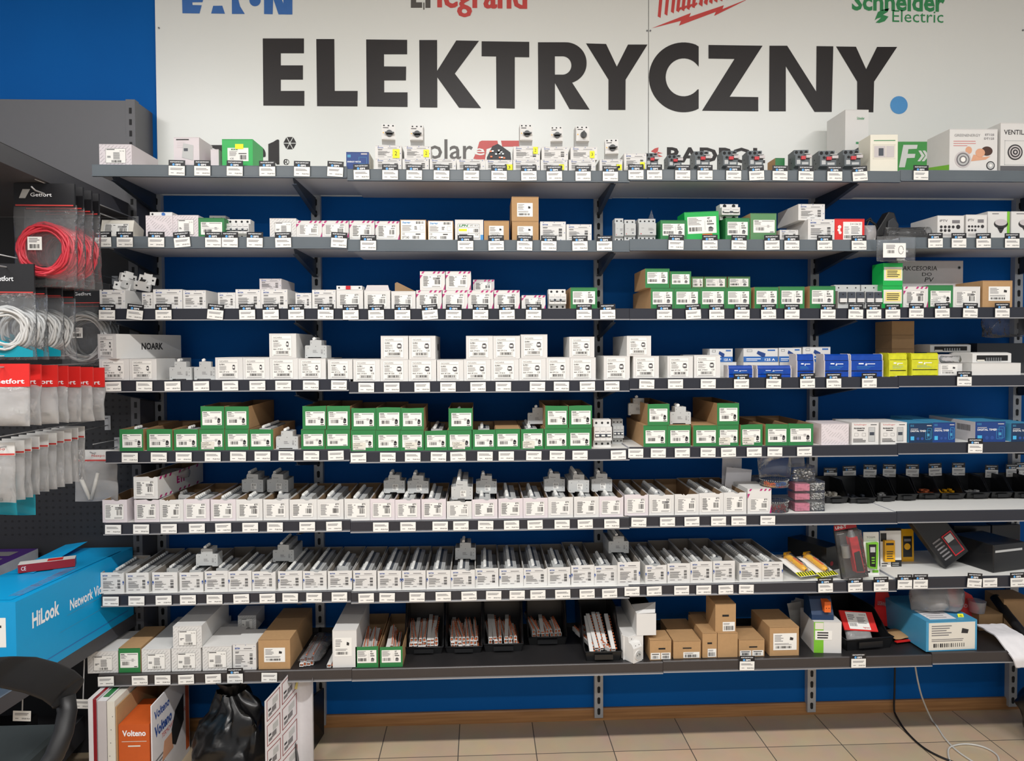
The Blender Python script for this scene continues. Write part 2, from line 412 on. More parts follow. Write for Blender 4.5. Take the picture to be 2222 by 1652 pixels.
# lower logos, partly behind the goods
s6 = lambda pts: [(440+a*.099, 280+b_*.099) for a, b_ in pts]
poly(s6([(1435,330),(1550,280),(1610,240),(1650,228),(1675,245),(1680,780),(1620,780),(1600,745),(1437,745)]), LB)
poly(s6([(130,375),(160,352),(430,352),(430,780),(370,780),(370,480),(200,410)]), LB)
poly(s6([(430,352),(700,352),(700,440),(430,440)]), LB); poly(s6(arc(818,270,40,45,180,360,8)), LB)
poly(s6(arc(1180,560,200,200,-90,10,12)+[(1375,610),(1320,620)]+arc(1180,560,110,110,10,-90,10)), LB)
poly(s6([(900,360),(1200,360),(1200,450),(900,450)]), LB)
nxt()
hc = (1908,310)
for k in range(6):
    a0 = math.radians(60*k+90-30); pts = []
    for aa, rr in ((a0, 165), (a0+math.radians(60), 165)): pts.append((hc[0]+rr*math.cos(aa)*.93, hc[1]-rr*math.sin(aa)))
    mx_, my_ = hc[0]+95*math.cos(a0+math.radians(30))*.93, hc[1]-95*math.sin(a0+math.radians(30))
    tri = pts+[hc]; cx_ = sum(p[0] for p in tri)/3; cy_ = sum(p[1] for p in tri)/3
    poly(s6([(cx_+(p[0]-cx_)*.82, cy_+(p[1]-cy_)*.82) for p in tri]), LB)
ring = arc(1830,724,64,64,0,360,24)+arc(1830,724,52,52,360,0,24); poly(s6(ring), LB); wtext('R', 617, 346, 625.5, 357.5, LB)
nxt()
wtext('solar', 905, 303, 1026, 345, 'solar_grey', .01)
s7 = lambda pts: [(740+a*.261, 240+b_*.261) for a, b_ in pts]
poly(s7([(1150,260),(1170,250),(1300,250),(1310,300),(1270,300),(1210,320),(1195,420),(1100,400),(1130,330)]), 'logo_red')
poly(s7([(1330,250),(1500,250),(1500,300),(1340,300)]), 'logo_red'); wtext('edge', 1028, 316, 1130, 344, 'banner_white', .01, BY-.002)
s10 = lambda pts: [(1300+a*.216, 240+b_*.216) for a, b_ in pts]
nxt()
poly(s10([(520,410),(560,380),(598,370),(590,410),(570,430)]), 'logo_red'); poly(s10([(590,415),(640,430),(580,435)]), 'logo_red')
poly(s10([(590,440),(640,462),(596,465),(570,450)]), 'logo_red')
wtext('RADPOL', 1447, 321, 1660, 353, LB, .03)
nxt()
poly([(1930,307.5),(2075,307.5),(2075,372),(1930,372)], 'f_green')
s11 = lambda pts: [(1740+a*.217, 220+b_*.217) for a, b_ in pts]
def poly2(pts, m): poly(pts, m, BY-.002)
poly2(s11([(1015,435),(1158,435),(1150,475),(1065,478),(1058,525),(1135,525),(1128,565),(1050,568),(1030,660),(970,660)]), 'banner_white')
for dx in (0, 42): poly2(s11([(1165+dx,492),(1192+dx,492),(1228+dx,545),(1182+dx,600),(1155+dx,600),(1195+dx,545)]), 'banner_white')
for dx in (0, -42): poly2(s11([(960+dx,560),(940+dx,560),(915+dx,585),(940+dx,612),(960+dx,612),(940+dx,585)]), 'banner_white')
nxt()
for px, py in ((1404,67),(1411,67),(345,61),(2219,66)):
    v = W(px, py); q.cyl((v[0], v[2]), .0042, BY-.003, BY, 'y', 'steel', 10)
    q.cyl((v[0], v[2]), .0016, BY-.0035, BY-.003, 'y', 'hole', 8)
q.build('screws', e)
# ---------------------------------------------------------------- uprights
UX = [-1.4067, -.7210, .5303, 1.5189, 2.4787]
e0 = None
for i, ux in enumerate(UX):
    zt = 2.44; e = empty('shelf_upright', (ux, 0, .02), 0, 'slotted grey steel wall upright, '+ORD[i+1]+' from the left', 'upright', 'slotted wall uprights')
    q = MB(); z = .0
    q.box(-.0195,.0195,-.03,-.0165,0,zt,'steel_dark'); q.box(-.0195,-.0165,-.0165,-.001,0,zt,'steel_dark'); q.box(.0165,.0195,-.0165,-.001,0,zt,'steel_dark')
    z = .03
    while z < zt-.03:
        q.prism([(.0068*math.cos(t*math.pi/6), (z+(.0085 if t<=6 else -.0085))+.0068*math.sin(t*math.pi/6)) for t in range(12)], -.0312, -.0301, 'y', 'hole')
        z += .05
    q.build('channel', e)
    for z in (.22, .96, 1.84):
        q = MB(); q.cyl((0, z), .0085, -.034, -.0302, 'y', 'steel', 14); q.cyl((0, z), .004, -.0365, -.034, 'y', 'hole', 6); q.build('screw', e)
# ---------------------------------------------------------------- shelves
SHB = {1:[(207,383,750,386),(760,394,1360,394),(1370,394,1945,394),(1955,394,2215,394)],
2:[(200,537.5,750,541),(760,546,1360,546),(1370,545,1890,544),(1955,541,2215,539)],
3:[(215,695,750,696),(760,695.5,1360,695),(1370,694,1945,694.5),(1955,692,2215,691)],
4:[(215,848.5,740,852),(760,852,1360,852),(1370,845,1945,844),(1955,841,2215,838)],
5:[(225,1003,740,1004),(760,1005,1360,1000),(1370,997,1940,989),(1955,987,2215,983)],
6:[(218,1159,740,1157),(760,1157,1360,1148),(1370,1147,1940,1136),(1955,1135,2215,1132)],
7:[(210,1316,740,1309),(760,1310,1360,1299),(1370,1298,1940,1281),(1955,1280,2215,1274)],
8:[(200,1491,740,1478),(760,1477,1360,1466),(1370,1464,1940,1446),(1955,1444,2215,1437)]}
SEAM = {k: (757,1366,1950) for k in range(1,9)}; SEAM[8] = (757,1440,2030)
FY = -.412; RH = .0445
LEFTX = {1:207,2:207,3:215,4:215,5:225,6:218,7:210,8:200}
def bay_of(px, sh):
    s = SEAM[sh]; return 0 if px < s[0] else 1 if px < s[1] else 2 if px < s[2] else 3
SZ = {}
for k, rows in SHB.items():
    for b_, (xa, ya, xb, yb) in enumerate(rows):
        SZ[k, b_] = (P(xa, ya, FY).z+P(xb, yb, FY).z)/2+RH
BAYN = ['narrow left bay','wide second bay','third bay','right bay']
for k in range(1, 9):
    for b_ in range(4):
        top = SZ[k, b_]
        xa = P(LEFTX[k], 800, FY).x if b_ == 0 else P(SEAM[k][b_-1], 800, FY).x
        xb = P(SEAM[k][b_], 800, FY).x if b_ < 3 else 2.62
        col = {1:'grey',2:'grey',8:'black'}.get(k, 'dark')
        e = empty('wall_shelf', ((xa+xb)/2, 0, top), 0, '%s shelf board with %s price rail, %s shelf level, %s' % ('black' if k == 8 else 'white', col, SN[k], BAYN[b_]), 'shelf', 'shelf boards on the blue wall')
        h = (xb-xa)/2
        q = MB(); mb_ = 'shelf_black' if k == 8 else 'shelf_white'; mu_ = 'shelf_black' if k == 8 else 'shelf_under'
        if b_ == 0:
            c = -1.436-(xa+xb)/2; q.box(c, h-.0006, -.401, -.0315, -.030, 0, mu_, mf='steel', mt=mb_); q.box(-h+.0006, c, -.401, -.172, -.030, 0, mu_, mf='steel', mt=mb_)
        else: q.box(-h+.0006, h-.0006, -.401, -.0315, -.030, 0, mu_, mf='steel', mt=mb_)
        q.build('board', e)
        if k == 8:
            q = MB(); q.box((-1.42-(xa+xb)/2) if b_ == 0 else -h+.0006,h-.0006,-.0312,-.0308,-.03,.02,'shelf_black'); q.build('back_lip', e)
        q = MB(); rm = {1:'rail_grey',2:'rail_grey',8:'rail_brown'}.get(k, 'rail_dark')
        q.prism([(-.4012,.0015),(-.4080,.0015),(-.4105,-.002),(-.4105,-.038),(-.4150,-.0445),(-.4012,-.0445)], -h+.0006, h-.0006, 'x', rm)
        q.box(-h+.0006, h-.0006, -.4155, -.4146, -.0445, -.0405, 'rail_lip' if k > 2 else rm)
        q.build('price_rail', e)
        ends = [UX[b_]] if b_ < 3 else [UX[3], UX[4]]
        if b_ == 3: ends = [UX[3]+.0001, UX[4]]
        for ux in ends:
            q = MB(); hh = .105 if k < 8 else .13
            q.prism([(-.0316,-.031),(-.0316,-hh),(-.05,-hh),(-.385,-.052),(-.398,-.040),(-.398,-.031)], -.0015, .0015, 'x', 'bracket_paint')
            q.prism([(-.0316,-hh),(-.05,-hh),(-.385,-.052),(-.385,-.0545),(-.05,-hh-.003),(-.0316,-hh-.003)], -.009, .009, 'x', 'bracket_paint')
            q.build('bracket', e, (ux-(xa+xb)/2, 0, 0))
# ---------------------------------------------------------------- price tags
def tag_proto(header):
    e = bpy.data.objects.new('price_tag', None); COL.objects.link(e); e.empty_display_size = .02
    rr = random.Random(3 if header else 4)
    q = MB(); hw = .030; hy = 0.0
    q.box(-hw, hw, -.0008, 0, -.036, 0, 'label_paper')
    q.lines(-.024, .024, -.016, -.007, 3, -.0011, 'ink_light', .5, .3, rr)
    q.rect(-.022,-.011,-.0275,-.0255,-.0011,'ink_light'); q.text('99,00 PLN', .000, -.030, .027, -.0245, -.0011, 'ink', .02)
    q.build('card', e)
    if header:
        q = MB(); q.box(-hw-.001, hw+.001, .0004, .0012, -.036, .0225, 'header_black')
        q.text('SKLEP ELEKTRYCZNY', -.025, .0135, .025, .0178, .0001, 'white_print', .03)
        q.disc(-.0125, .0055, .0048, .0001, 'blue_glow_print', 12); q.text('EIPS', -.005, .0022, .0145, .0088, .0001, 'white_print', .04)
        q.build('header', e)
    return e
TP = {True: tag_proto(True), False: tag_proto(False)}
def price_mesh(txt, k):
    rr = random.Random(k); q = MB(); q.box(-.030, .030, -.0008, 0, -.036, 0, 'label_paper'); q.lines(-.024, .024, -.016, -.007, rr.choice((2,3,3)), -.0011, 'ink_light', .5, .3, rr)
    q.rect(-.022,-.011,-.0275,-.0255,-.0011,'ink_light'); q.text(txt+' PLN', .000, -.030, .027, -.0245, -.0011, 'ink', .02); o = q.build('card'); me = o.data; bpy.data.objects.remove(o); return me
PM = [price_mesh(t, i) for i, t in enumerate(('79,00','139,00','359,00','49,00','19,00','189,00'))]; used = {True: False, False: False}
TAGS = {1:'389 444 514 584 659 731t 787 849 901 960 1024 1084 1148 1203 1265 1324 1379 1419 1480 1528 1590 1639t 1690 1746 1808 1862t 1994',
2:'228 275 343 398t 466 502 556 617 738t 801 1011 1077 1139 1191 1258 1311 1466 1539 1602 1673 1716 1787 1861 2026 2077 2130 2192',
3:'235 296t 357 470t 538 589 644 708 762 817 874 933t 985 1043 1100 1158 1267 1318 1441 1503t 1554 1609 1666 1717 1795 1855 1894 1935 1986 2042 2103 2172',
4:'246n 314n 375n 437n 500n 559n 615n 675n 736n 795n 850n 916n 972n 1037n 1092n 1166n 1218n 1274n 1327n 1403n 1465n 1536n 1608 1678 1751 1808 1885 2091',
5:'281n 344n 398n 461n 516n 569n 621n 675n 728n 777n 841n 895n 951n 993n 1052n 1098n 1158n 1209n 1258n 1341n 1379n 1428n 1480n 1536n 1580n 1636n 1681n 1745n 2116',
6:'243n 304n 364n 425n 482n 541n 595n 665n 723n 825n 884n 954n 999n 1053n 1109n 1160n 1219n 1269n 1327n 1386n 1448n 1501n 1559n 1603n 1666n',
7:'236n 292n 351n 404n 462n 520n 577n 627n 679n 734n 792n 838n 903n 960n 1016n 1070n 1121n 1166n 1220n 1273n 1322n 1371n 1419n 1479n 1527n 1575n 1620n 1792 1857 1913 1965 1999 2117t 2150n 2210',
8:'223n 297n 347n 398n 457n 505 580n 1622 1865'}
for k, s in TAGS.items():
    items = s.split()
    for i, t in enumerate(items):
        px = int(t.rstrip('nt')); hd = 'n' not in t; b_ = bay_of(px, k)
        if not used[hd]: o = TP[hd]; used[hd] = True
        else: o = copy_tree(TP[hd])
        pm = random.choice(PM)
        for ch in o.children:
            if ch.name.startswith('card'): ch.data = pm
        X = P(px, 800+(k-4)*60, FY).x
        o.location = (X, -.4172, SZ[k, b_]-.0035-(.001 if hd else 0))
        o.rotation_euler = (0, (random.uniform(.05,.12)*random.choice((-1,1)) if 't' in t else random.uniform(-.025,.025)), 0)
        tag(o, 'white price tag %s on the %s shelf edge, %s tag from the left' % ('with black header' if hd else 'without header', SN[k], ORD[i+1] if i+1 < len(ORD) else ['thirty-first','thirty-second','thirty-third','thirty-fourth','thirty-fifth'][i+1-31]), 'price tag', 'price tags on the %s shelf edge' % SN[k])
# ---------------------------------------------------------------- goods: placing
REG = []; PEND = []; MCBQ = []
def support(sh, X0, X1, Y0, Y1, base, frac=.2):
    z = base
    for s_, a, b_, c, d, t in REG:
        if s_ != sh: continue
        ox = min(b_, X1)-max(a, X0); oy = min(d, Y1)-max(c, Y0)
        if ox > frac*min(b_-a, X1-X0) and oy > .01: z = max(z, t)
    return z
def put(sh, x0, x1, yt, dep, ins=0.0, up=False, ymid=None):
    global LASTDEP
    if x0 < 240 and x0 != 205 and ins < .1: dep = min(dep, .225)
    LASTDEP = dep
    Yf = -.398+ins; ym = ymid or (755 if sh < 1 else yt+20)
    X0 = P(x0, ym, Yf).x+.0006; X1 = P(x1, ym, Yf).x-.0006
    base = SZ[sh, bay_of((x0+x1)/2, sh)]+.0004
    z0 = support(sh, X0, X1, Yf, Yf+dep, base)+.0004 if up else base
    h = P((x0+x1)/2, yt, Yf).z-z0
    REG.append((sh, X0, X1, Yf, Yf+dep, z0+h))
    return (X0+X1)/2, Yf, z0, X1-X0, max(h, .01)
def pend(o, desc, sh, cat, grp=None):
    PEND.append((o, desc, sh, cat, grp)); return o
def finish_labels():
    d = {}
    for t in PEND: d.setdefault((t[1], t[2]), []).append(t)
    for (desc, sh), ts in d.items():
        ts.sort(key=lambda t: t[0].matrix_world.translation.x if t[0].parent else t[0].location.x)
        where = (' on the %s shelf' % SN[sh]) if isinstance(sh, int) and sh else (' '+sh if sh else '')
        for i, (o, _, _, cat, grp) in enumerate(ts):
            if len(ts) == 1: tag(o, desc+where, cat, grp)
            else: tag(o, '%s, %s from left%s' % (desc, ORD[i+1], where), cat, grp or (desc+' group')[:60])
Y1, Y2 = -.0006, -.0011
RN = random.Random(11)
# ---- printed fronts; each draws on q in x -w/2..w/2, z 0..h
def st_noark(q, w, h, r, poles=0):
    a, b_ = -w*.40, w*.33; q.rect(a, b_, h*.06, h*.93, Y1, 'label_paper'); q.frame(a, b_, h*.06, h*.93, .0006, Y2, 'grey_card')
    u = lambda t: a+(b_-a)*t
    q.text('NOARK', u(.08), h*.80, u(.52), h*.87, Y2, 'ink_light'); q.rect(u(.05), u(.95), h*.765, h*.775, Y2, 'ink_light')
    q.text('Ex9BN', u(.07), h*.66, u(.32), h*.72, Y2, 'ink', .02); q.lines(u(.07), u(.5), h*.42, h*.63, 6, Y2, 'ink_light', .35, .5, r)
    q.text(r.choice(('6kA 1P B10','6kA 3P C16','6kA 3P C20')), u(.07), h*.33, u(.55), h*.385, Y2, 'ink', .02); q.text('CE', u(.78), h*.33, u(.93), h*.40, Y2, 'ink', .01)
    q.frame(u(.2), u(.85), h*.17, h*.28, .0005, Y2, 'ink'); q.bars(u(.24), u(.82), h*.18, h*.27, Y2, 'ink', 16, r)
    q.lines(u(.07), u(.9), h*.085, h*.13, 2, Y2, 'ink_light', .4, .1, r)
    c = u(.78); ww = w*(.05 if poles == 0 else .085)
    q.add([(c-ww, Y2, h*.50),(c-ww*.3, Y2, h*.44),(c+ww, Y2, h*.46),(c+ww*1.1, Y2, h*.62),(c+ww*.4, Y2, h*.68),(c-ww*.8, Y2, h*.64)], [(0,1,2,3,4,5)], 'ink_light')
    q.rect(c-ww*.6, c+ww*.7, h*.62, h*.67, Y2-.0003, 'ink'); q.rect(c-ww*.5, c+ww*.8, h*.475, h*.50, Y2-.0003, 'ink'); q.rect(c-ww*.6, c+ww*.6, h*.53, h*.60, Y2-.0003, 'label_paper')
def st_eti(q, w, h, r, low=False):
    z0, z1 = (.10, .62) if low else (.12, .80)
    z0 = h*z0; z1 = h*z1; H = z1-z0; a, b_ = -w*.40, w*.36
    q.rect(a, b_, z0, z1, Y1, 'label_paper'); q.frame(a, b_, z0, z1, .0005, Y2, 'grey_card')
    u = lambda t: a+(b_-a)*t; v = lambda t: z0+H*t
    c = r.choice(('ink','ink_light','ink_light'))
    q.text('ETI', u(.78), v(.84), u(.95), v(.96), Y2, 'ink', .03); q.lines(u(.04), u(.36), v(.12), v(.93), 13, Y2, c, .5, .35, r)
    q.lines(u(.36), u(.45), v(.80), v(.90), 1, Y2, c, .4, .1, r)
    q.rect(u(.72), u(.93), v(.70), v(.76), Y2, 'ink_light'); q.bars(u(.64), u(.93), v(.28), v(.62), Y2, 'ink', 9, r)
    q.lines(u(.5), u(.95), v(.06), v(.16), 2, Y2, 'ink_light', .4, .2, r)
    if r.random() < .3: q.lines(u(.55), u(.93), v(.63), v(.82), 3, Y2, 'ink', .5, .2, r)
def st_eaton(q, w, h, r, marks=True):
    a, b_ = -w*.44, w*.42; u = lambda t: a+(b_-a)*t
    q.text('EATON', u(.04), h*.80, u(.28), h*.87, Y1, 'blue_ink', .05); q.rect(u(.48), u(.88), h*.81, h*.84, Y1, 'ink_light'); q.rect(u(.03), u(.95), h*.745, h*.752, Y1, 'ink_light')
    q.lines(u(.05), u(.27), h*.64, h*.72, 2, Y1, 'ink', .5, .3, r); q.lines(u(.05), u(.62), h*.24, h*.58, 7, Y1, 'ink', .4, .5, r)
    for k in range(3): q.bars(u(.77), u(.92), h*(.22+.15*k), h*(.34+.15*k), Y1, 'ink', 7, r, False)
    q.text('CE', u(.66), h*.25, u(.75), h*.31, Y1, 'ink'); q.lines(u(.05), u(.34), h*.13, h*.17, 1, Y1, 'ink_light', .6, .1, r); q.lines(u(.46), u(.66), h*.13, h*.17, 1, Y1, 'ink_light', .6, .1, r)
    if marks:
        k = -1 if r.random() < .6 else 1; x = k*w*.47; t = w*.035
        q.add([(x-t,Y1,h*.50),(x+t,Y1,h*.44),(x+t,Y1,h*.53),(x,Y1,h*.60)], [(0,1,2,3)], 'blue_ink'); q.add([(x-t,Y1,h*.47),(x,Y1,h*.38),(x+t*.6,Y1,h*.42)], [(0,1,2)], 'blue_ink')
def st_eaton2(q, w, h, r):
    st_eaton(q, w, h, r, False)
    for x, z in ((-.38,.95),(.05,.96),(.42,.90),(.45,.42),(.30,.06)):
        t = w*.02; q.add([(x*w-t,Y1,z*h-t),(x*w+t,Y1,z*h-t*.5),(x*w,Y1,z*h+t)], [(0,1,2)], 'blue_ink')
def st_green(q, w, h, r, z=(.16,.76), sticker=None, icon=True, note='cream_card'):
    dx = r.uniform(-.03,.03)*w; a, b_ = -w*.40+dx, w*.42+dx; z0, z1 = h*z[0], h*z[1]; H = z1-z0
    q.rect(a, b_, z0, z1, Y1, 'label_paper'); u = lambda t: a+(b_-a)*t; v = lambda t: z0+H*t
    q.rect(u(.04), u(.25), v(.89), v(.94), Y2, 'ink'); q.rect(u(.4), u(.95), v(.89), v(.93), Y2, 'ink_light'); q.lines(u(.05), u(.4), v(.6), v(.86), 4, Y2, 'ink_light', .4, .5, r)
    q.rect(u(.05), u(.85), v(.50), v(.515), Y2, 'ink_light'); q.bars(u(.12), u(.52), v(.17), v(.42), Y2, 'ink', 14, r); q.lines(u(.64), u(.78), v(.40), v(.62), 3, Y2, 'ink_light', .4, .3, r)
    q.rect(u(.78), u(.95), v(.04), v(.09), Y2, 'ink')
    if icon:
        q.add([(u(.77),Y2,v(.2)),(u(.84),Y2,v(.14)),(u(.92),Y2,v(.2)),(u(.93),Y2,v(.42)),(u(.86),Y2,v(.54)),(u(.79),Y2,v(.46))], [(0,1,2,3,4,5)], 'hole'); q.rect(u(.80), u(.90), v(.24), v(.34), Y2-.0003, 'ink_light')
    if sticker:
        a2 = -w*.42 if sticker == 1 else -w*.30; q.rect(a2, a2+w*.52, h*.05, h*.40, Y2-.0004, note); [q.text(t_, a2+w*.03, h*z_, a2+w*w_, h*(z_+.055), Y2-.0008, 'ink', .02) for t_, z_, w_ in (('WYŁĄCZNIK', .31, .30), ('NADPRĄDOWY', .225, .40), ('1P B 16A', .14, .22))]; q.rect(a2+w*.1, a2+w*.45, h*.08, h*.10, Y2-.0008, 'ink_light')
def st_green2(q, w, h, r, **k):         # label with rating text on the right
    a, b_ = -w*.42, w*.42; z0, z1 = h*.22, h*.82; H = z1-z0; q.rect(a, b_, z0, z1, Y1, 'label_paper'); u = lambda t: a+(b_-a)*t; v = lambda t: z0+H*t
    q.lines(u(.03), u(.5), v(.5), v(.95), 6, Y2, 'ink_light', .4, .4, r); q.bars(u(.05), u(.5), v(.14), v(.38), Y2, 'ink', 13, r); q.rect(u(.60), u(.605), v(.2), v(.75), Y2, 'ink')
    q.text(r.choice(('25A','40A','63A')), u(.68), v(.64), u(.86), v(.80), Y2, 'ink', .02); q.text(r.choice(('2P','4P')), u(.68), v(.84), u(.79), v(.95), Y2, 'ink', .02); q.lines(u(.68), u(.92), v(.5), v(.6), 1, Y2, 'ink', .6, .1, r)
    q.add([(u(.72),Y2,v(.12)),(u(.86),Y2,v(.1)),(u(.9),Y2,v(.3)),(u(.8),Y2,v(.42)),(u(.72),Y2,v(.34))], [(0,1,2,3,4)], 'ink_light'); q.rect(u(.74), u(.86), v(.3), v(.36), Y2-.0003, 'ink')
def st_schell(q, w, h, r, lab=True, tex='grey_card'):
    st = max(.011, w*.12); x = -w/2-h
    while x < w/2:
        a = max(x, -w/2); b_ = min(x+h, w/2); th = .0009
        if b_-a > .006:
            for s0 in range(3):
                p = a+(b_-a)*(s0/3+.05); e2 = a+(b_-a)*(s0/3+.26)
                q.add([(p,Y1,p-x),(p+th,Y1,p-x),(e2+th,Y1,e2-x),(e2,Y1,e2-x)], [(0,1,2,3)], 'ink_light')
        x += st
    if lab:
        a, b_, z0, z1 = -w*.30, w*.32, h*.12, h*.80; q.rect(a, b_, z0, z1, Y2, 'label_paper'); q.frame(a, b_, z0, z1, .0007, Y2-.0003, 'ink')
        u = lambda t: a+(b_-a)*t; v = lambda t: z0+(z1-z0)*t
        q.rect(u(.05), u(.45), v(.90), v(.95), Y2-.0004, 'ink'); q.text('0,16', u(.7), v(.78), u(.92), v(.86), Y2-.0004, 'ink'); q.lines(u(.38), u(.72), v(.25), v(.75), 12, Y2-.0004, 'ink_light', .5, .1, r)
        q.lines(u(.08), u(.3), v(.35), v(.5), 2, Y2-.0004, 'ink', .5, .5, r); q.bars(u(.3), u(.78), v(.05), v(.2), Y2-.0004, 'ink', 14, r)
def st_hager(q, w, h, r):
    a, b_ = -w*.47, w*.47; q.rect(a, b_, h*.03, h*.97, Y1, 'label_paper'); u = lambda t: a+(b_-a)*t
    q.text(':hager', u(.05), h*.78, u(.40), h*.92, Y2, 'dot_blue', .03); q.bars(u(.62), u(.93), h*.80, h*.92, Y2, 'ink', 14, r); q.lines(u(.05), u(.45), h*.45, h*.74, 6, Y2, 'ink_light', .4, .3, r)
    q.lines(u(.55), u(.68), h*.52, h*.70, 3, Y2, 'ink', .5, .3, r); q.frame(u(.78), u(.93), h*.5, h*.72, .0006, Y2, 'ink_light'); q.rect(u(.02), u(.98), h*.40, h*.41, Y2, 'ink_light')
    q.text('CE', u(.05), h*.27, u(.15), h*.36, Y2, 'ink'); q.text('SFT340', u(.05), h*.08, u(.33), h*.21, Y2, 'ink'); q.bars(u(.48), u(.75), h*.08, h*.22, Y2, 'ink', 12, r); q.rect(u(.6), u(.8), h*.28, h*.33, Y2, 'ink')
def st_lpn(q, w, h, r):
    a, b_ = -w*.40, w*.36; q.rect(a, b_, h*.12, h*.80, Y1, 'label_paper'); q.frame(a, b_, h*.12, h*.80, .0008, Y2, 'ink'); u = lambda t: a+(b_-a)*t
    q.text('LPN', u(.05), h*.66, u(.45), h*.77, Y2, 'green_card', .04, shear=.3); q.rect(u(0), u(1), h*.62, h*.63, Y2, 'ink'); q.rect(u(.5), u(.505), h*.12, h*.8, Y2, 'ink'); q.text('APZ 100 A', u(.55), h*.68, u(.95), h*.75, Y2, 'ink')
    q.rect(u(.05), u(.42), h*.45, h*.56, Y2, 'yellow_note'); q.bars(u(.72), u(.95), h*.40, h*.56, Y2, 'ink', 9, r); q.rect(u(0), u(1), h*.35, h*.36, Y2, 'ink'); q.rect(u(.06), u(.45), h*.26, h*.30, Y2, 'ink'); q.text('CE', u(.8), h*.25, u(.95), h*.31, Y2, 'ink')
    q.rect(w*.40, w*.499, 0, h*.28, Y1, 'dot_blue')
def st_brown(q, w, h, r, a=-.3, b_=.28, z0=.18, z1=.74, paper='label_paper'):
    a *= w; b_ *= w; z0 *= h; z1 *= h; q.rect(a, b_, z0, z1, Y1, paper); u = lambda t: a+(b_-a)*t; v = lambda t: z0+(z1-z0)*t
    q.lines(u(.06), u(.5), v(.5), v(.92), 5, Y2, 'ink_light', .4, .4, r); q.add([(u(.7),Y2,v(.6)),(u(.84),Y2,v(.58)),(u(.86),Y2,v(.72)),(u(.72),Y2,v(.78))], [(0,1,2,3)], 'ink'); q.bars(u(.1), u(.8), v(.1), v(.24), Y2, 'ink', 15, r); q.lines(u(.06), u(.8), v(.3), v(.42), 2, Y2, 'ink_light', .4, .2, r)
def st_mini(q, w, h, r):                # brown box: dark slot and one small barcode label
    q.rect(-w*.16, w*.16, h*.55, h*.62, Y1, 'hole'); q.rect(-w*.14, w*.45, h*.03, h*.36, Y1, 'label_paper'); q.bars(-w*.08, w*.38, h*.07, h*.22, Y2, 'ink', 14, r); q.lines(-w*.10, w*.25, h*.25, h*.33, 2, Y2, 'ink_light', .4, .2, r)
def st_mini2(q, w, h, r):
    q.rect(-w*.10, w*.22, h*.52, h*.60, Y1, 'hole')
    for a in (-.46, .02): q.rect(w*a, w*(a+.44), h*.04, h*.36, Y1, 'label_paper'); q.bars(w*(a+.08), w*(a+.36), h*.08, h*.22, Y2, 'ink', 9, r); q.rect(w*(a+.05), w*(a+.38), h*.27, h*.31, Y2, 'ink')
def st_tim(q, w, h, r, col='dark_blue_box'):
    q.text('DIGITAL TIMER', -w*.43, h*.55, w*.22, h*.65, Y1, 'white_print', .02); q.rect(-w*.43, -w*.12, h*.69, h*.72, Y1, 'grey_card'); q.rect(w*.25, w*.45, h*.86, h*.90, Y1, 'grey_card')
    q.rect(-w*.43, -w*.28, h*.12, h*.32, Y1, 'sky_blue'); q.disc(-w*.12, h*.2, w*.06, Y1, 'blue_ink'); q.disc(w*.06, h*.2, w*.06, Y1, 'blue_ink')
    for k in range(3): q.rect(-w*.43+k*w*.05, -w*.41+k*w*.05, h*.82, h*.93, Y1, 'cyan_edge')
    q.frame(w*.20, w*.40, h*.14, h*.62, .001, Y1, 'sky_blue'); q.frame(w*.28, w*.46, h*.2, h*.74, .001, Y1, 'sky_blue'); q.rect(w*.26, w*.36, h*.32, h*.46, Y2, 'cyan_edge')
def st_none(q, w, h, r): pass
def carton(sh, x0, x1, yt, st, desc, dep=.22, ins=.004, up=False, front='white_card', side=None, top=None, rz=0, rx=0, name='carton', cat='box', grp=None, lid=True, stripes=False, r=None, kw={}, tint=None, dz=0):
    cx, yf, z0, w, h = put(sh, x0, x1, yt, dep, ins, up); dep = LASTDEP
    side = side or front; r = r or RN
    e = empty(name, (cx, yf, z0+dz), rz, rx=rx)
    q = MB(); hw = w/2
    q.box(-hw, hw, 0, dep, 0, h-.0012, side, mf=front, mt=top or side)
    q.box(-hw, hw, -.0003, dep-.002, h-.0012, h, top or side, mf=front)
    q.rect(-hw+.002, hw-.002, h-.0022, h-.0017, -.0004, 'grey_card' if front in ('white_card','pink_card') else 'hole')
    if stripes:
        t = w*.10
        for k in range(5):
            x = -hw+w*(.14+.18*k) if k else -hw+w*.05
            if k == 1: continue
            q.add([(x,-.0005,h-t*.9),(x+t*.8,-.0005,h-t*.9),(x+t*1.4,-.0005,h-.0004),(x+t*.6,-.0005,h-.0004)], [(0,1,2,3)], 'magenta')
        q.add([(-hw,-.0005,h*.60),(-hw+w*.10,-.0005,h*.80),(-hw,-.0005,h*.80)], [(0,1,2)], 'magenta')
        q.add([(hw,-.0005,h*.02),(hw,-.0005,h*.34),(hw-w*.07,-.0005,h*.02)], [(0,1,2)], 'magenta')
    q.build('carton_body', e)
    if st is not st_none:
        q = MB(); st(q, w, h, r, **kw); q.build('printed_label', e)
    if desc: pend(e, desc, sh, cat, grp)
    e['_w'] = w; e['_h'] = h
    return e
def row(sh, s, st, desc, **k):
    for t in s.split(';'):
        v = [float(a) for a in t.split()]; kk = dict(k)
        if len(v) > 3: kk['dep'] = v[3]
        carton(sh, v[0], v[1], v[2], st, desc, **kk)
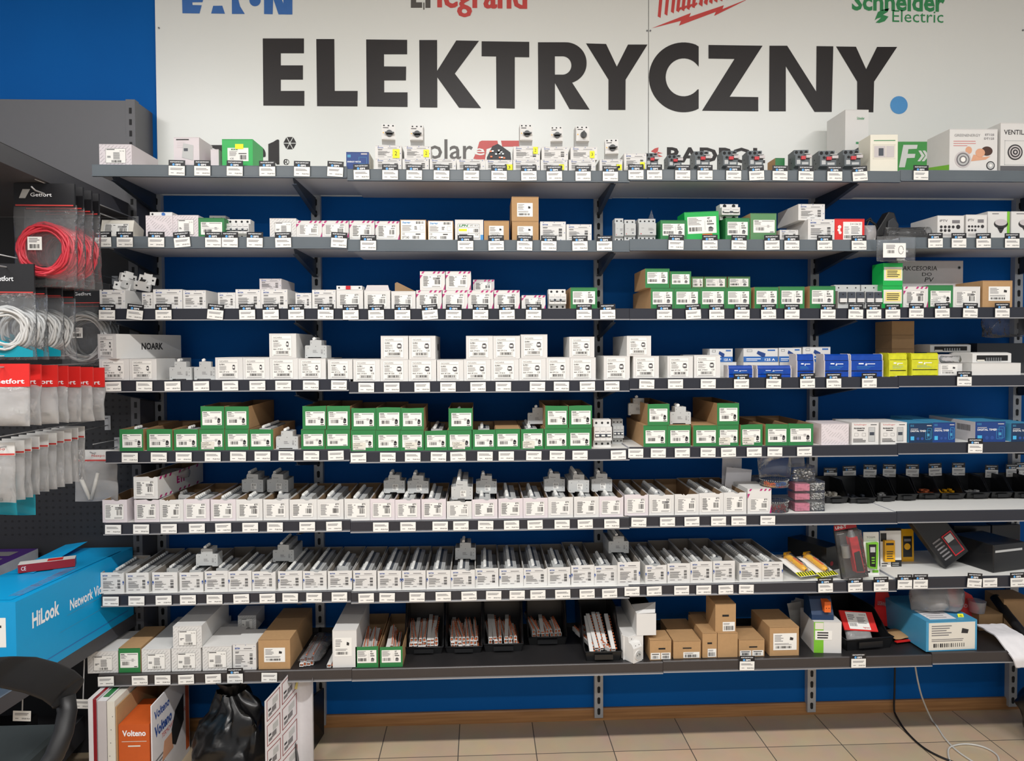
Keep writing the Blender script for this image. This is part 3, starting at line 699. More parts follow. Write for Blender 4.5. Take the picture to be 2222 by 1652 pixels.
def tray(sh, x0, x1, yt, st, desc, dep=.32, ins=.004, front='white_card', side=None, inside='brown_inside', n=0, start=.02, up=False, kind='w', r=None, kw={}, notch=True, rz=0, lift=0, name='open_carton', grp=None, dropz=.004, zb=None):
    cx, yf, z0, w, h = put(sh, x0, x1, yt, dep, ins, up); dep = LASTDEP
    side = side or front; r = r or RN; hw = w/2; t = .0012; e = empty(name, (cx, yf, z0), rz)
    q = MB(); k = h-.003
    tops = [(-hw, h-r.uniform(0,.003)), (-hw*.3, h-r.uniform(0,.003))]
    if notch: c = r.uniform(-.2,.35)*w; tops += [(c-.012, h-.001), (c-.004, h-.006), (c+.006, h-.007), (c+.014, h-.002)]; tops.sort()
    tops += [(hw, h-r.uniform(0,.003))]
    q.prism([(-hw, 0), (hw, 0)]+tops[::-1], 0, t, 'y', front)
    q.box(-hw+t, hw-t, t, t+.0004, .002, h-.009, inside)
    for s_ in (-1, 1):
        a = min(s_*hw, s_*(hw-t)); b_ = max(s_*hw, s_*(hw-t))
        q.prism([(t, 0), (dep, 0), (dep, h-.001), (dep*.5, h-r.uniform(0,.004)), (t, h-.002)], a, b_, 'x', side)
        c = s_*(hw-t-.0003)
        q.prism([(t, .002), (dep-t, .002), (dep-t, h-.0015), (dep*.5, h-.0045), (t, h-.0025)], min(c, s_*(hw-t)), max(c, s_*(hw-t)), 'x', inside)
    q.box(-hw+t, hw-t, dep-t, dep, 0, h-.001, side); q.box(-hw+t, hw-t, dep-t-.0004, dep-t, .002, h-.0015, inside); q.box(-hw+t, hw-t, t, dep-t, 0, .0015, inside)
    q.build('carton_body', e)
    q = MB(); st(q, w, h, r, **kw); q.build('printed_label', e)
    if desc: pend(e, desc, sh, 'box', grp)
    e['_w'] = w; e['_h'] = h
    if n:
        n = min(n, int((dep-start-.004)/.0178))
        zz = z0+.002+max(0, h-.088)*.7+lift
        for i in range(n): MCBQ.append((kind, cx, yf+start+i*.0178, zz, 0, e, sh, 'in', w))
    return e
# ---- modular circuit breaker
def mcb_mesh(kind):
    q = MB()
    if kind == 'e':      # rounded toggle left of centre, asymmetric nose
        pr = [(-.0425,.004),(-.036,0),(-.018,0),(-.016,.004),(.010,.004),(.012,0),(.0425,0),(.0425,.050),(.0225,.052),(.0225,.073),(-.006,.0745),(-.010,.079),(-.016,.079),(-.021,.074),(-.0235,.068),(-.0235,.054),(-.0425,.051)]
    else:
        pr = [(-.0425,0),(-.033,0),(-.031,.004),(.020,.004),(.022,0),(.0425,0),(.0425,.046),(.040,.050),(.0225,.050),(.0225,.070),(.0,.072),(-.0225,.070),(-.0225,.050),(-.040,.050),(-.0425,.046)]
    q.prism(pr, 0, .0172, 'y', 'mcb')
    zt = .0735 if kind == 'e' else .0718
    q.quad((-.004,.001,zt+.0012),(.008,.001,zt),(.008,.0162,zt),(-.004,.0162,zt+.0012), 'mcb_dark')
    if kind == 'w': q.quad((-.014,.0005,zt-.0012),(-.003,.0005,zt+.0006),(-.003,.0167,zt+.0006),(-.014,.0167,zt-.0012), 'gondola')
    q.rect(-.041,-.025,.0515,.0517,-.0002,'mcb_dark')
    for x in (-.033, .033): q.quad((x-.007,.004,.0519),(x+.007,.004,.0519),(x+.007,.0132,.0519),(x-.007,.0132,.0519), 'gondola')
    q.quad((.0105,.003,zt-.0003 if kind == 'w' else zt),(.020,.003,zt-.0003 if kind == 'w' else zt),(.020,.005,zt),(.0105,.005,zt), 'ink_light')
    for x in (-.034, .033): q.add([(x+.0035*math.cos(a), .0086+.0035*math.sin(a), .0517) for a in [i*math.pi/4 for i in range(8)]], [tuple(range(8))], 'hole')
    for x, z in ((-.030,.040),(.034,.042),(.033,.030),(.033,.016),(-.036,.010),(-.017,.060),(.0,.046)): q.disc(x, z, .0013, -.0003, 'hole', 8)
    if kind == 'e':
        q.rect(-.006,.016,.012,.036,-.0003,'label_paper'); q.bars(-.004,.014,.026,.034,-.0006,'ink',7,random.Random(1)); q.lines(-.004,.008,.014,.024,4,-.0006,'ink_light',.5,.2,random.Random(2)); q.rect(-.016,.004,.058,.060,-.0003,'ink_light')
    else:
        q.bars(.020,.027,.016,.034,-.0003,'ink_light',6,random.Random(1),False); q.lines(-.012,.008,.020,.032,3,-.0003,'ink_light',.4,.3,random.Random(2))
    o = q.build('circuit_breaker'); q = MB()
    if kind == 'e': q.prism([(-.0195,.074),(-.008,.074),(-.007,.083),(-.011,.0875),(-.0185,.085)], .005, .0132, 'y', 'toggle_white')
    else: q.prism([(-.013,.070),(-.003,.0718),(-.002,.079),(-.007,.083),(-.014,.079)], .004, .0135, 'y', 'toggle_white')
    q.build('toggle', o); return o
def block(sh, x0, x1, yb, n, ins, kind='e', desc=None, rz=0.0, rx=0, back=False):
    Yf = -.398+ins; a = P((x0+x1)/2, yb, Yf); X = a.x
    base = SZ[sh, bay_of((x0+x1)/2, sh)]; z = support(sh, X-.03, X+.03, Yf, Yf+.03, base)+.001
    REG.append((sh, X-.043, X+.043, Yf, Yf+.0178*n, z+.08))
    for i in range(n): MCBQ.append((kind, X-math.sin(rz)*i*.0178, Yf+i*.0178*math.cos(rz), z, rz, desc or 'stack', sh, 'top', x0))
# ================================================================ shelf 6 and 7: open breaker cartons
D6 = 'open white carton'
s6 = '222 276 1084;291 346 1084;346 398 1084;398 455 1083;457 512 1083;512 570 1083;571 627 1083;628 688 1083;688 746 1083;747 803 1082;803 857 1082;857 913 1083;914 968 1082;969 1024 1087;1024 1080 1083;1081 1135 1081;1135 1189 1080;1189 1244 1078;1245 1300 1077;1300 1353 1077;1355 1407 1073;1408 1463 1073;1464 1517 1072;1517 1570 1069;1570 1620 1068'
n6 = [0,3,3,8,12,12,7,13,13,14,14,14,14,14,12,14,13,12,14,14,14,13,0,14,14]
st6 = [.02,.02,.12,.03,.03,.05,.10,.05,.03,.02,.02,.03,.02,.03,.03,.02,.02,.03,.02,.02,.02,.03,.02,.02,.02]
for t, n, s0 in zip(s6.split(';'), n6, st6):
    a, b_, c = [float(v) for v in t.split()]
    tray(6, a, b_, c, st_eti, D6+' with dark print', n=n, start=s0, dep=.33, front='pink_card' if RN.random() < .5 else 'white_card', kind='e', kw={'low': False}, lift=.004)
e = tray(6, 288, 344, 1034, st_eti, 'open white carton with magenta striped side, stacked on others', n=0, dep=.36, up=True, kind='e', rz=-.10, ins=.012)
w_, h_ = e['_w'], e['_h']; q = MB(); x = w_/2+.0006
for k in range(9):
    y = .01+k*.036
    if k % 4 != 3:
        q.add([(x,y,h_-.014),(x,y+.014,h_-.014),(x,y+.022,h_-.002),(x,y+.008,h_-.002)], [(0,1,2,3)], 'magenta'); q.add([(x,y,.002),(x,y+.014,.002),(x,y+.022,.012),(x,y+.008,.012)], [(0,1,2,3)], 'magenta')
s0 = len(q.v); q.text('ETI', 0, 0, .06, .03, 0, 'magenta', .05)
q.xf(Matrix(((0,1,0,x),(1,0,0,.14),(0,0,1,h_*.38),(0,0,0,1))), s0); q.build('side_print', e)
carton(6, 1622, 1674, 1061, st_eti, 'closed white carton with magenta striped edges', stripes=True, dep=.16, kw={'low': True})
for a, b_, yb, n, ins in ((521,575,1062,5,.13),(576,629,1062,5,.13),(831,880,1064,4,.10),(881,933,1065,4,.10),(975,1030,1080,12,.02),(1032,1079,1064,3,.10),(1179,1228,1060,3,.10),(1228,1284,1066,8,.07),(1281,1331,1060,3,.09)):
    block(6, a, b_, yb, n, ins, 'e')
D7 = 'open white carton with blue print'
s7 = '218 269 1242;273 323 1243;330 385 1242;389 441 1242;444 495 1239;495 546 1239;547 598 1240;603 656 1239;657 709 1239;711 764 1238;766 817 1238;819 871 1238;872 924 1237;925 978 1237;978 1031 1236;1031 1082 1233;1083 1136 1233;1136 1188 1232;1188 1238 1231;1239 1290 1226;1289 1340 1227;1340 1389 1219;1400 1447 1226;1448 1498 1222;1498 1546 1218;1547 1595 1217;1604 1653 1221;1653 1699 1218'
n7 = [12,15,11,9,8,13,12,16,16,10,14,16,16,16,16,14,16,16,12,16,9,16,15,9,10,8,15,15]
q7 = [.05,.02,.07,.04,.06,.02,.03,.02,.02,.06,.02,.02,.02,.02,.02,.02,.02,.02,.04,.02,.03,.02,.02,.05,.03,.09,.03,.02]
for t, n, s0 in zip(s7.split(';'), n7, q7):
    a, b_, c = [float(v) for v in t.split()]
    tray(7, a, b_, c, st_eaton, D7, n=n, start=s0, dep=.34, inside='grey_inside', kind='w', notch=RN.random() < .3, ins=.006 if c > 1234 or a > 1300 else .02)
for a, b_, yb, n, ins, rz in ((424,474,1228,3,.06,.0),(590,640,1212,8,.12,.0),(987,1033,1198,4,.13,0),(1318,1367,1197,8,.12,0)):
    block(7, a, b_, yb, n, ins, 'w', rz=rz)
block(4, 366, 418, 822, 1, .012, 'w')
# ================================================================ shelf 5: green fronted cartons
G5 = 'green fronted carton, lower row'
s5 = '259 311 931;318 374 931;377 431 931;432 487 931;488 540 931;541 593 931;653 705 932;706 760 932;761 815 933;815 868 933;868 920 933;921 971 934;971 1024 933;1025 1075 932;1075 1129 931;1130 1180 930;1181 1233 930;1233 1284 929;1396 1448 923;1448 1499 923;1504 1556 923;1556 1603 922;1607 1655 921;1661 1710 920;1710 1765 919'
n5 = [3,0,3,0,0,12,0,0,0,0,0,12,0,8,0,14,0,0,0,0,0,0,0,0,0]
for i, (t, n) in enumerate(zip(s5.split(';'), n5)):
    a, b_, c = [float(v) for v in t.split()]
    stk = 1 if i in (3, 8, 15, 21, 22) else 2 if i in (10, 12) else None
    op = i in (0, 1, 2, 5, 11, 13, 15, 22, 23, 24)
    if op: tray(5, a, b_, c, st_green, 'open '+G5, n=n, start=.05, dep=.33, front='green_card', side='brown_card', kind='w', kw={'sticker': stk}, notch=False, lift=.006)
    else: carton(5, a, b_, c, st_green, G5, dep=.33, front='green_card', side='brown_card', kw={'sticker': stk, 'icon': i != 7})
G5u = 'green fronted carton, stacked upper row'
for a, b_, c, dep in ((435,487,881,.20),(488,540,881,.34),(656,708,881,.3),(709,760,881,.3),(762,816,885,.3),(816,870,884,.3),(870,920,885,.22),(973,1026,885,.28),(1183,1233,880,.3),(1234,1285,880,.3),(1405,1453,876,.33),(1556,1604,874,.33)):
    tray(5, a, b_, c, st_green, G5u, dep=dep, up=True, front='green_card', side='brown_card', notch=False, kind='w', n=3 if a in (973,) else 0, start=.05)
def breaker3(sh, x0, x1, yt, desc, ins=.01, up=False, dep=.07, dark=False, poles=3, name='modular_breaker', cat='circuit breaker', top=False):
    cx, yf, z0, w, h = put(sh, x0, x1, yt, dep, ins, up); hw = w/2; e = empty(name, (cx, yf, z0))
    q = MB(); c = 'mcb' if dark else 'white_card'
    q.prism([(.022,0),(dep,0),(dep,h),(.022,h),(.022,h*.76),(0,h*.74),(0,h*.26),(.022,h*.24)], -hw, hw, 'x', c)
    for k in range(1, poles): q.box(-hw+w*k/poles-.0004, -hw+w*k/poles+.0004, -.0003, .022, h*.26, h*.74, 'ink_light')
    for k in range(poles):
        x = -hw+w*(k+.5)/poles
        for z in (h*.88, h*.12): q.disc(x, z, w/poles*.2, .0215, 'hole', 10)
        q.rect(x-w/poles*.35, x+w/poles*.35, h*.58, h*.60, -.0004, 'ink_light')
    q.rect(-hw+.003, hw-.003, h*.38, h*.50, -.0003, 'mcb_dark'); q.build('housing', e)
    q = MB()
    for k in range(poles): x = -hw+w*(k+.5)/poles; q.box(x-w/poles*.3, x+w/poles*.3, -.008, 0, h*.42, h*.47, 'toggle_white')
    q.build('toggle', e); pend(e, desc, sh, cat); return e
breaker3(5, 1289, 1328, 912, 'white three pole breaker standing beside the green cartons', .03)
breaker3(5, 1330, 1354, 911, 'grey three pole breaker half hidden behind a white one', .12, dark=True)
breaker3(3, 1191, 1229, 627, 'white three pole breaker next to a green carton')
block(5, 597, 649, 977, 3, .01, 'w'); block(5, 1453, 1500, 921, 3, .03, 'w'); block(5, 1150, 1185, 930, 1, .12, 'w')
block(5, 1362, 1410, 877, 1, .14, 'w'); MCBQ[-1] = MCBQ[-1][:3]+(MCBQ[-1][3]-.06,)+MCBQ[-1][4:]; REG.pop()
SG = 'white timer box with grey printed device'
def st_scht(q, w, h, r):
    q.text('Schellinger', -w*.42, h*.86, w*.05, h*.93, Y1, 'logo_red'); q.rect(w*.2, w*.42, h*.88, h*.91, Y1, 'ink'); q.text('PROGRAMATOR', -w*.42, h*.70, -w*.02, h*.77, Y1, 'ink', .04)
    q.rect(-w*.3, -w*.05, h*.62, h*.66, Y1, 'ink'); q.lines(-w*.45, w*.05, h*.1, h*.28, 3, Y1, 'ink', .5, .3, r); q.rect(w*.12, w*.36, h*.14, h*.78, Y1, 'mcb'); q.rect(w*.16, w*.33, h*.42, h*.56, Y2, 'mcb_dark'); q.frame(w*.12, w*.36, h*.14, h*.78, .0008, Y2, 'ink_light')
    for k in (-.4, -.12): q.frame(w*k, w*(k+.14), h*.38, h*.52, .0007, Y1, 'ink_light')
carton(5, 1782, 1842, 920, st_schell, 'white diagonal print box with a plug drawing', dep=.14, kw={'lab': False}, front='pink_card')
carton(5, 1848, 1907, 917, st_scht, SG, dep=.16); carton(5, 1911, 1968, 917, st_scht, SG, dep=.16)
TD = 'dark blue digital timer box'
for a, b_, c, col, dep in ((1972,2024,919,'dark_blue_box',.2),(2024,2073,917,'blue_box',.3),(2116,2182,915,'blue_box',.3),(2194,2245,919,'dark_blue_box',.3)):
    e = carton(5, a, b_, c, st_tim, TD, dep=dep, front=col, side='grey_card' if a == 2116 else 'cyan_edge', top='cyan_edge')
    if a == 2116:
        q = MB(); 
        for k in (0, 1):
            y = .03+k*.11
            for i in range(12): q.quad((-e['_w']/2-.0006, y+i*.007, e['_h']*.5), (-e['_w']/2-.0006, y+i*.007+.004, e['_h']*.5), (-e['_w']/2-.0006, y+i*.007+.004, e['_h']*.8), (-e['_w']/2-.0006, y+i*.007, e['_h']*.8), 'ink')
        q.build('side_barcode', e)
# ================================================================ shelf 4
N4 = 'white printed carton, lower row'
for t in '215 281 779;281 340 779;467 527 776;527 585 776;585 647 777;647 707 778;711 765 780;766 825 780;825 886 780;886 947 780;948 1006 781;1006 1065 780;1065 1126 779;1126 1185 777;1185 1237 776;1237 1293 776;1310 1367 773;1374 1430 773;1448 1504 773;1506 1563 771'.split(';'):
    a, b_, c = [float(v) for v in t.split()]
    carton(4, a, b_, c, st_noark, N4, dep=.33 if a < 1400 else .2, kw={'poles': 1 if a > 820 else 0})
N4u = 'white printed carton, stacked upper row'
big = None
for a, b_, c, dep in ((205,259,725,.33),(584,643,724,.34),(826,886,729,.3),(887,945,729,.34),(1011,1070,729,.2),(1070,1129,729,.2),(1130,1188,726,.2),(1235,1290,731,.2),(1360,1413,729,.3)):
    e = carton(4, a, b_, c, st_noark, 'long white carton with large printed name on its side' if a == 205 else N4u, dep=dep, up=True, kw={'poles': 1 if a > 820 else 0}, rz=-.36 if a == 205 else 0)
    if a in (205, 887):
        q = MB(); s0 = 0; q.text('NOARK', 0, 0, .11, .028, 0, 'ink', .03)
        q.xf(Matrix(((0,1,0,e['_w']/2+.0007),(1,0,0,.12),(0,0,1,e['_h']*.36),(0,0,0,1)))); q.build('side_print', e)
block(4, 659, 712, 778, 5, .045, 'w'); block(4, 423, 468, 822, 1, .012, 'w'); block(4, 366, 418, 822, 2, .03, 'w')
def st_blueb(q, w, h, r, amp=True):
    q.rect(-w/2, w/2, 0, h*.40, Y1, 'logo_blue'); q.text('125 A', w*.12, h*.08, w*.42, h*.26, Y2, 'white_print', .03); q.rect(-w*.42, w*.0, h*.2, h*.26, Y2, 'white_print'); q.rect(-w*.42, -w*.1, h*.1, h*.14, Y2, 'white_print')
    q.add([(-w*.12,Y2,h*.62),(-w*.08,Y2,h*.82),(w*.14,Y2,h*.62),(w*.12,Y2,h*.38),(w*.06,Y2,h*.34)], [(0,1,2,3,4)], 'blue_box'); q.rect(w*.2, w*.42, h*.80, h*.90, Y1, 'logo_blue'); q.frame(-w*.4, -w*.25, h*.74, h*.9, .001, Y1, 'ink')
BB = 'white and blue box set back'
for a, b_ in ((1540,1598),(1613,1690),(1692,1739),(1742,1808)):
    carton(4, a, b_, 786, st_none, 'plain white box under a blue one', dep=.1, ins=.12)
for t in ((1540,1590,757),(1613,1688,756),(1690,1739,755),(1742,1802,753)):
    carton(4, t[0], t[1], t[2], st_blueb, BB, dep=.1, ins=.12, up=True)
def termblock(x0, x1, yt, col, desc, dep=.05, low=False, ins=.01):
    cx, yf, z0, w, h = put(4, x0, x1, yt, dep, ins); hw = w/2; e = empty('terminal_block', (cx, yf, z0)); q = MB(); t = .004
    prof = [(0,0),(dep,0),(dep,h),(.012,h),(.004,h*.94),(.004,h*.72),(0,h*.70)]
    for s_ in (-1, 1): q.prism(prof, min(s_*hw, s_*(hw-t)), max(s_*hw, s_*(hw-t)), 'x', 'grey_card' if col != 'trans_yellow' else col)
    q.box(-hw+t, hw-t, .02, dep, .002, h-.004, 'grey_card')
    for k in range(max(2, int(w/.012))): x = -hw+t+.004+k*.0115; q.box(x, x+.007, .012, .02, h*.35, h*.62, 'steel') if x+.007 < hw-t else None
    q.build('base', e); q = MB()
    q.prism([(.002,h*.72),(.005,h*.92),(.013,h*.985),(.03,h*.985),(.03,h*.95),(.016,h*.94),(.008,h*.88),(.006,h*.72)], -hw+t, hw-t, 'x', col)
    q.box(-hw+t, hw-t, 0, .005, h*.28, h*.70, col); q.box(-hw+t, hw-t, .001, .006, h*.02, h*.24, col)
    q.rect(-hw*.5, -hw*.2, h*.55, h*.60, -.0004, 'white_print'); q.rect(0, hw*.5, h*.55, h*.58, -.0004, 'white_print'); q.lines(-hw*.6, hw*.6, h*.34, h*.48, 3, -.0004, 'cyan_edge', .2, .4)
    q.add([(-hw*.12,-.0004,h*.50),(hw*.02,-.0004,h*.50),(-hw*.05,-.0004,h*.61)], [(0,1,2)], 'white_print')
    q.build('cover', e); pend(e, desc, 4, 'terminal block'); return e
for a, b_, c in ((1579,1635,793),(1642,1718,793)): termblock(a, b_, c, 'trans_blue', 'low blue transparent terminal block')
for a, b_ in ((1728,1768),(1788,1844),(1845,1917)): termblock(a, b_, 768, 'trans_blue', 'tall blue transparent terminal block', .07)
for a, b_ in ((1929,1969),(1978,2037)): termblock(a, b_, 766, 'trans_yellow', 'yellow transparent terminal block', .07)
carton(4, 2037, 2088, 789, st_brown, 'small white box with a sticker under a parts bag', dep=.1, kw={'a':-.42,'b_':.3,'z0':.1,'z1':.9})
e = carton(4, 2108, 2215, 788, st_none, 'flat plain white box under a white enclosure', dep=.2)
def enclosure(x0, x1, yt, desc, ins, up=True, dep=.15):
    cx, yf, z0, w, h = put(4, x0, x1, yt, dep, ins, up); hw = w/2; e = empty('enclosure', (cx, yf, z0)); q = MB()
    q.prism([(0,0),(dep,0),(dep,h*.9),(dep*.8,h),(dep*.15,h),(0,h*.9)], -hw, hw, 'x', 'white_card'); q.build('housing', e, bevel=.002)
    q = MB(); q.rect(-hw*.8, hw*.8, h*.2, h*.72, -.0015, 'hole'); 
    for k in range(7): x = -hw*.35+k*hw*.12; q.box(x, x+hw*.06, -.006, -.002, h*.2, h*.5, 'steel')
    q.rect(-hw*.78, -hw*.4, h*.14, h*.3, -.002, 'cream_card'); q.build('terminal_strip', e); pend(e, desc, 4, 'enclosure')
enclosure(2110, 2195, 765, 'white plastic enclosure on a flat white box', .03)
carton(4, 2020, 2104, 769, st_none, 'flat grey box carrying a white enclosure, behind the parts bag', dep=.14, ins=.16, front='grey_card')
enclosure(2018, 2107, 747, 'white plastic enclosure set back behind the parts bag', .16, dep=.12)
carton(4, 2120, 2240, 745, st_none, 'big dark grey box behind the white enclosure', dep=.14, ins=.22, front='gondola_dark')
for c, nm in ((782,'lowest'), (757,'second lowest'), (727,'second highest'), (697,'highest')): carton(4, 1935, 1984, c, st_none, nm+' brown carton of the stack behind the yellow blocks', dep=.13, ins=.2, up=c < 780, front='brown_card')
# ================================================================ shelf 3
E3 = 'white box with small blue logo'
row(3, '216 272 629 .2;308 332 635 .15;332 396 628 .2;397 447 630 .2;473 511 635 .15;511 566 628 .2;566 624 628 .2;641 676 636 .15;677 729 629 .2', st_eaton2, E3+', lower row')
carton(3, 563, 611, 605, st_eaton2, 'flat white box with small blue logo lying on another', up=True, dep=.2, ins=.05, front='grey_card')
row(3, '730 788 629 .2;790 847 630 .2;849 902 632 .2', st_eti, 'plain white box with black print')
row(3, '903 959 630 .2;960 1015 630 .2;1015 1071 630 .2;1072 1128 630 .2;1132 1184 641 .2', st_eti, 'white magenta striped box, lower row', stripes=True)
row(3, '911 966 589 .2;967 1022 589 .2', st_eti, 'white magenta striped box, stacked on top', stripes=True, up=True)
carton(3, 1026, 1073, 607, st_eti, 'white striped box behind the stacked pair', up=True, ins=.1, dep=.1, stripes=True, front='grey_card')
for o_, sg in ((847, 1), (902, -1)):
    a0 = 790 if sg == 1 else 849; a = P(a0+2, 640, -.39).x; b_ = P(o_-2, 640, -.39).x; z = P(a0, 631, -.39).z
    e = empty('box_flap', ((a+b_)/2, -.389, z)); 
    q = MB(); hw = (b_-a)/2; q.prism([(-hw,0),(hw,0),(hw*.86,.022),(-hw*.86,.022)] if sg == 1 else [(-hw,0),(hw,0),(hw,.004),(-hw*.8,.044),(-hw,.04)], 0, .0012, 'y', 'grey_card' if sg == 1 else 'brown_inside')
    e2 = [p[0] for p in PEND if p[1] == 'plain white box with black print' and abs(p[0].location.x-(a+b_)/2) < .02][0]
    bpy.data.objects.remove(e); q.build('open_flap', e2, (0, .004 if sg == 1 else .09, e2['_h']), (-.35 if sg == 1 else -.1, 0, 0))
carton(3, 1238, 1296, 624, st_green2, 'bright green box beside a three pole breaker', front='green_card', side='brown_card', dep=.2)
G3 = 'green fronted box'
row(3, '1412 1463 625 .33;1463 1519 625 .33;1519 1575 624 .33;1575 1630 624 .3;1637 1690 623 .3;1691 1746 622 .2;1757 1813 621 .15', st_green2, G3+', lower row', front='green_card', side='brown_card')
row(3, '1400 1453 583 .2;1454 1500 589 .2', st_green2, G3+', stacked upper row', front='green_card', side='brown_card', up=True)
row(3, '1501 1527 600 .15;1528 1577 600 .15;1579 1628 600 .15', st_green2, G3+', stacked and set back', front='olive_card', side='brown_card', up=True, ins=.12)
def fuse(sh, x0, x1, yt, n, desc):
    dep = .06; cx, yf, z0, w, h = put(sh, x0, x1, yt, dep, .012); hw = w/2; e = empty('fuse_holder', (cx, yf, z0)); q = MB()
    q.prism([(0,0),(dep,0),(dep,h),(.03,h),(.03,h*.75),(0,h*.72)], -hw, hw, 'x', 'mcb')
    for k in range(n): q.disc(-hw+w*(k+.5)/n, h*.88, .003, .0295, 'hole', 10)
    q.build('housing', e); q = MB()
    for k in range(n):
        x = -hw+w*(k+.5)/n; g = w/n*.42
        q.box(x-g, x+g, -.006, .0, h*.24, h*.68, 'mcb_dark'); q.box(x-g+.001, x+g-.001, -.012, -.006, h*.26, h*.42, 'white_card'); q.disc(x, h*.58, .003, -.0064, 'hole', 8)
    q.build('fuse_drawer', e); pend(e, desc, sh, 'fuse holder')
fuse(3, 1818, 1875, 617, 3, 'light grey three pole fuse holder'); fuse(3, 1877, 1914, 617, 2, 'light grey two pole fuse holder')
def st_yel(q, w, h, r):
    q.rect(-w*.46, w*.46, h*.22, h*.80, Y1, 'cream_card'); q.rect(-w*.36, w*.40, h*.30, h*.70, Y2, 'yellow_note'); q.lines(-w*.3, w*.36, h*.32, h*.66, 4, Y2-.0004, 'ink', .5, .2, r)
mat('note_pale', (240,222,130), .5)
def st_yel(q, w, h, r):
    q.rect(-w*.46, w*.48, h*.22, h*.82, Y1, 'cream_card'); q.rect(-w*.36, w*.42, h*.32, h*.72, Y2, 'note_pale'); q.lines(-w*.3, w*.36, h*.36, h*.68, 4, Y2-.0004, 'ink', .45, .25, r)
carton(3, 1915, 1958, 620, st_yel, 'small green box with yellow sticker, lower of the pair', dep=.08, front='bright_green')
carton(3, 1916, 1959, 571, st_yel, 'small green box with yellow sticker, upper of the pair', dep=.08, front='bright_green', up=True)
row(3, '1960 2014 622 .12', st_eti, 'white magenta striped box at the right end', stripes=True)
carton(3, 2014, 2068, 619, st_green, 'dark green box with layered stickers', dep=.12, front='green_card', kw={'sticker': 1, 'z': (.2,.75), 'note': 'label_paper'})
carton(3, 2068, 2127, 622, st_eti, 'white box with handwritten digit and black print', dep=.12)
carton(3, 2132, 2197, 609, st_brown, 'brown cardboard box with handwritten digit on its label', dep=.26, front='brown_card', kw={'a':-.3,'b_':.42,'z0':.25,'z1':.78})
e = carton(3, 1948, 2090, 566, st_none, 'big grey box with handwritten note behind the small cartons', dep=.2, ins=.17, front='grey_card')
q = MB(); w_, h_ = e['_w'], e['_h']
q.text('AKCESORIA', -w_*.43, h_*.80, w_*.10, h_*.89, Y1, 'hole', .0, shear=.1); q.build('handwritten_word', e); q = MB(); q.text('DO', -w_*.13, h_*.69, w_*.02, h_*.76, Y1, 'hole'); q.text('PV', -w_*.09, h_*.57, w_*.04, h_*.66, Y1, 'hole', shear=.2)
q.build('handwritten_word', e); q = MB(); q.disc(w_*.44, h_*.86, .008, Y1, 'steel'); q.disc(w_*.44, h_*.86, .005, Y2, 'hole'); q.disc(-w_*.46, h_*.86, .008, Y1, 'steel'); q.build('screw_heads', e)
# ================================================================ shelf 2
e = carton(2, 216, 286, 474, st_eti, 'white box with black print tipped backwards', dep=.09, rx=-.28, ins=.03, front='cream_card', rz=.03, kw={'low': False}, dz=0)
e.location.z += .0; 
carton(2, 316, 375, 468, st_schell, 'pale pink box with diagonal print', dep=.2, front='pink_card', kw={'lab': False})
carton(2, 375, 431, 467, st_schell, 'pale box with framed label and diagonal print', dep=.22, front='pink_card')
carton(2, 430, 487, 473, st_green, 'green box with white label', dep=.16, front='green_card', kw={'icon': False, 'z': (.14,.78)})
carton(2, 585, 643, 474, st_schell, 'white box with framed label', dep=.2, front='white_card')
row(2, '643 699 479;699 757 479;758 813 479;814 867 480', st_eti, 'white magenta striped box', stripes=True)
row(2, '868 925 477;928 984 479', st_hager, 'cardboard box with big white label', front='brown_card', side='brown_card')
carton(2, 987, 1049, 477, st_lpn, 'white box with green framed table label', dep=.2)
row(2, '1050 1105 479;1111 1169 480', st_brown, 'brown cardboard box, lower row', front='brown_card', dep=.18)
carton(2, 1110, 1169, 427, st_brown, 'brown cardboard box stacked on another', front='brown_card', dep=.18, up=True)
row(2, '1172 1228 481;1229 1284 487', st_eaton2, 'white box with small blue logo')
def contactor(x0, x1, yt, n, desc, ins=.01):
    dep = .065; cx, yf, z0, w, h = put(2, x0, x1, yt, dep, ins); hw = w/2; e = empty('contactor', (cx, yf, z0)); q = MB()
    q.prism([(.012,0),(dep,0),(dep,h),(.012,h),(.012,h*.80),(0,h*.78),(0,h*.24),(.012,h*.20)], -hw, hw, 'x', 'mcb')
    for k in range(n):
        for z in (.89, .10): q.disc(-hw+w*(k+.5)/n, h*z, .0034, .0115, 'hole', 10)
    q.rect(-hw*.7, -hw*.4, h*.55, h*.56, Y1, 'ink_light'); q.lines(hw*.1, hw*.8, h*.44, h*.56, 3, Y1, 'ink_light', .3, .3); q.rect(hw*.3, hw*.6, h*.32, h*.36, Y1, 'mcb_dark'); q.rect(-hw*.8, -hw*.7, h*.27, h*.32, Y1, 'red_plastic')
    q.build('housing', e); pend(e, desc, 2, 'contactor')
contactor(1335, 1354, 473, 2, 'slim light grey contactor at the left of three', .02); contactor(1356, 1380, 476, 2, 'slim light grey contactor in the middle of three'); contactor(1386, 1424, 474, 4, 'wide light grey contactor at the right of three')
carton(2, 1433, 1490, 478, st_green2, 'green box with handwritten sticker beside the contactors', front='green_card', dep=.14)
e = carton(2, 1487, 1562, 461, st_green2, 'tall bright green glossy box with orange sticker', front='bright_green', dep=.1, ins=.012); e.rotation_euler.y = -.045
q = MB(); q.rect(0, .04, .002, .022, Y2, 'orange'); q.build('orange_sticker', e, (.0,0,0))
e.location.z += .003
carton(2, 1574, 1627, 473, st_green2, 'green box carrying a white relay', front='green_card', dep=.12)
carton(2, 1628, 1685, 463, st_green, 'olive green box with white label', front='olive_card', side='brown_card', dep=.2, kw={'icon': False, 'z': (.28,.75)})
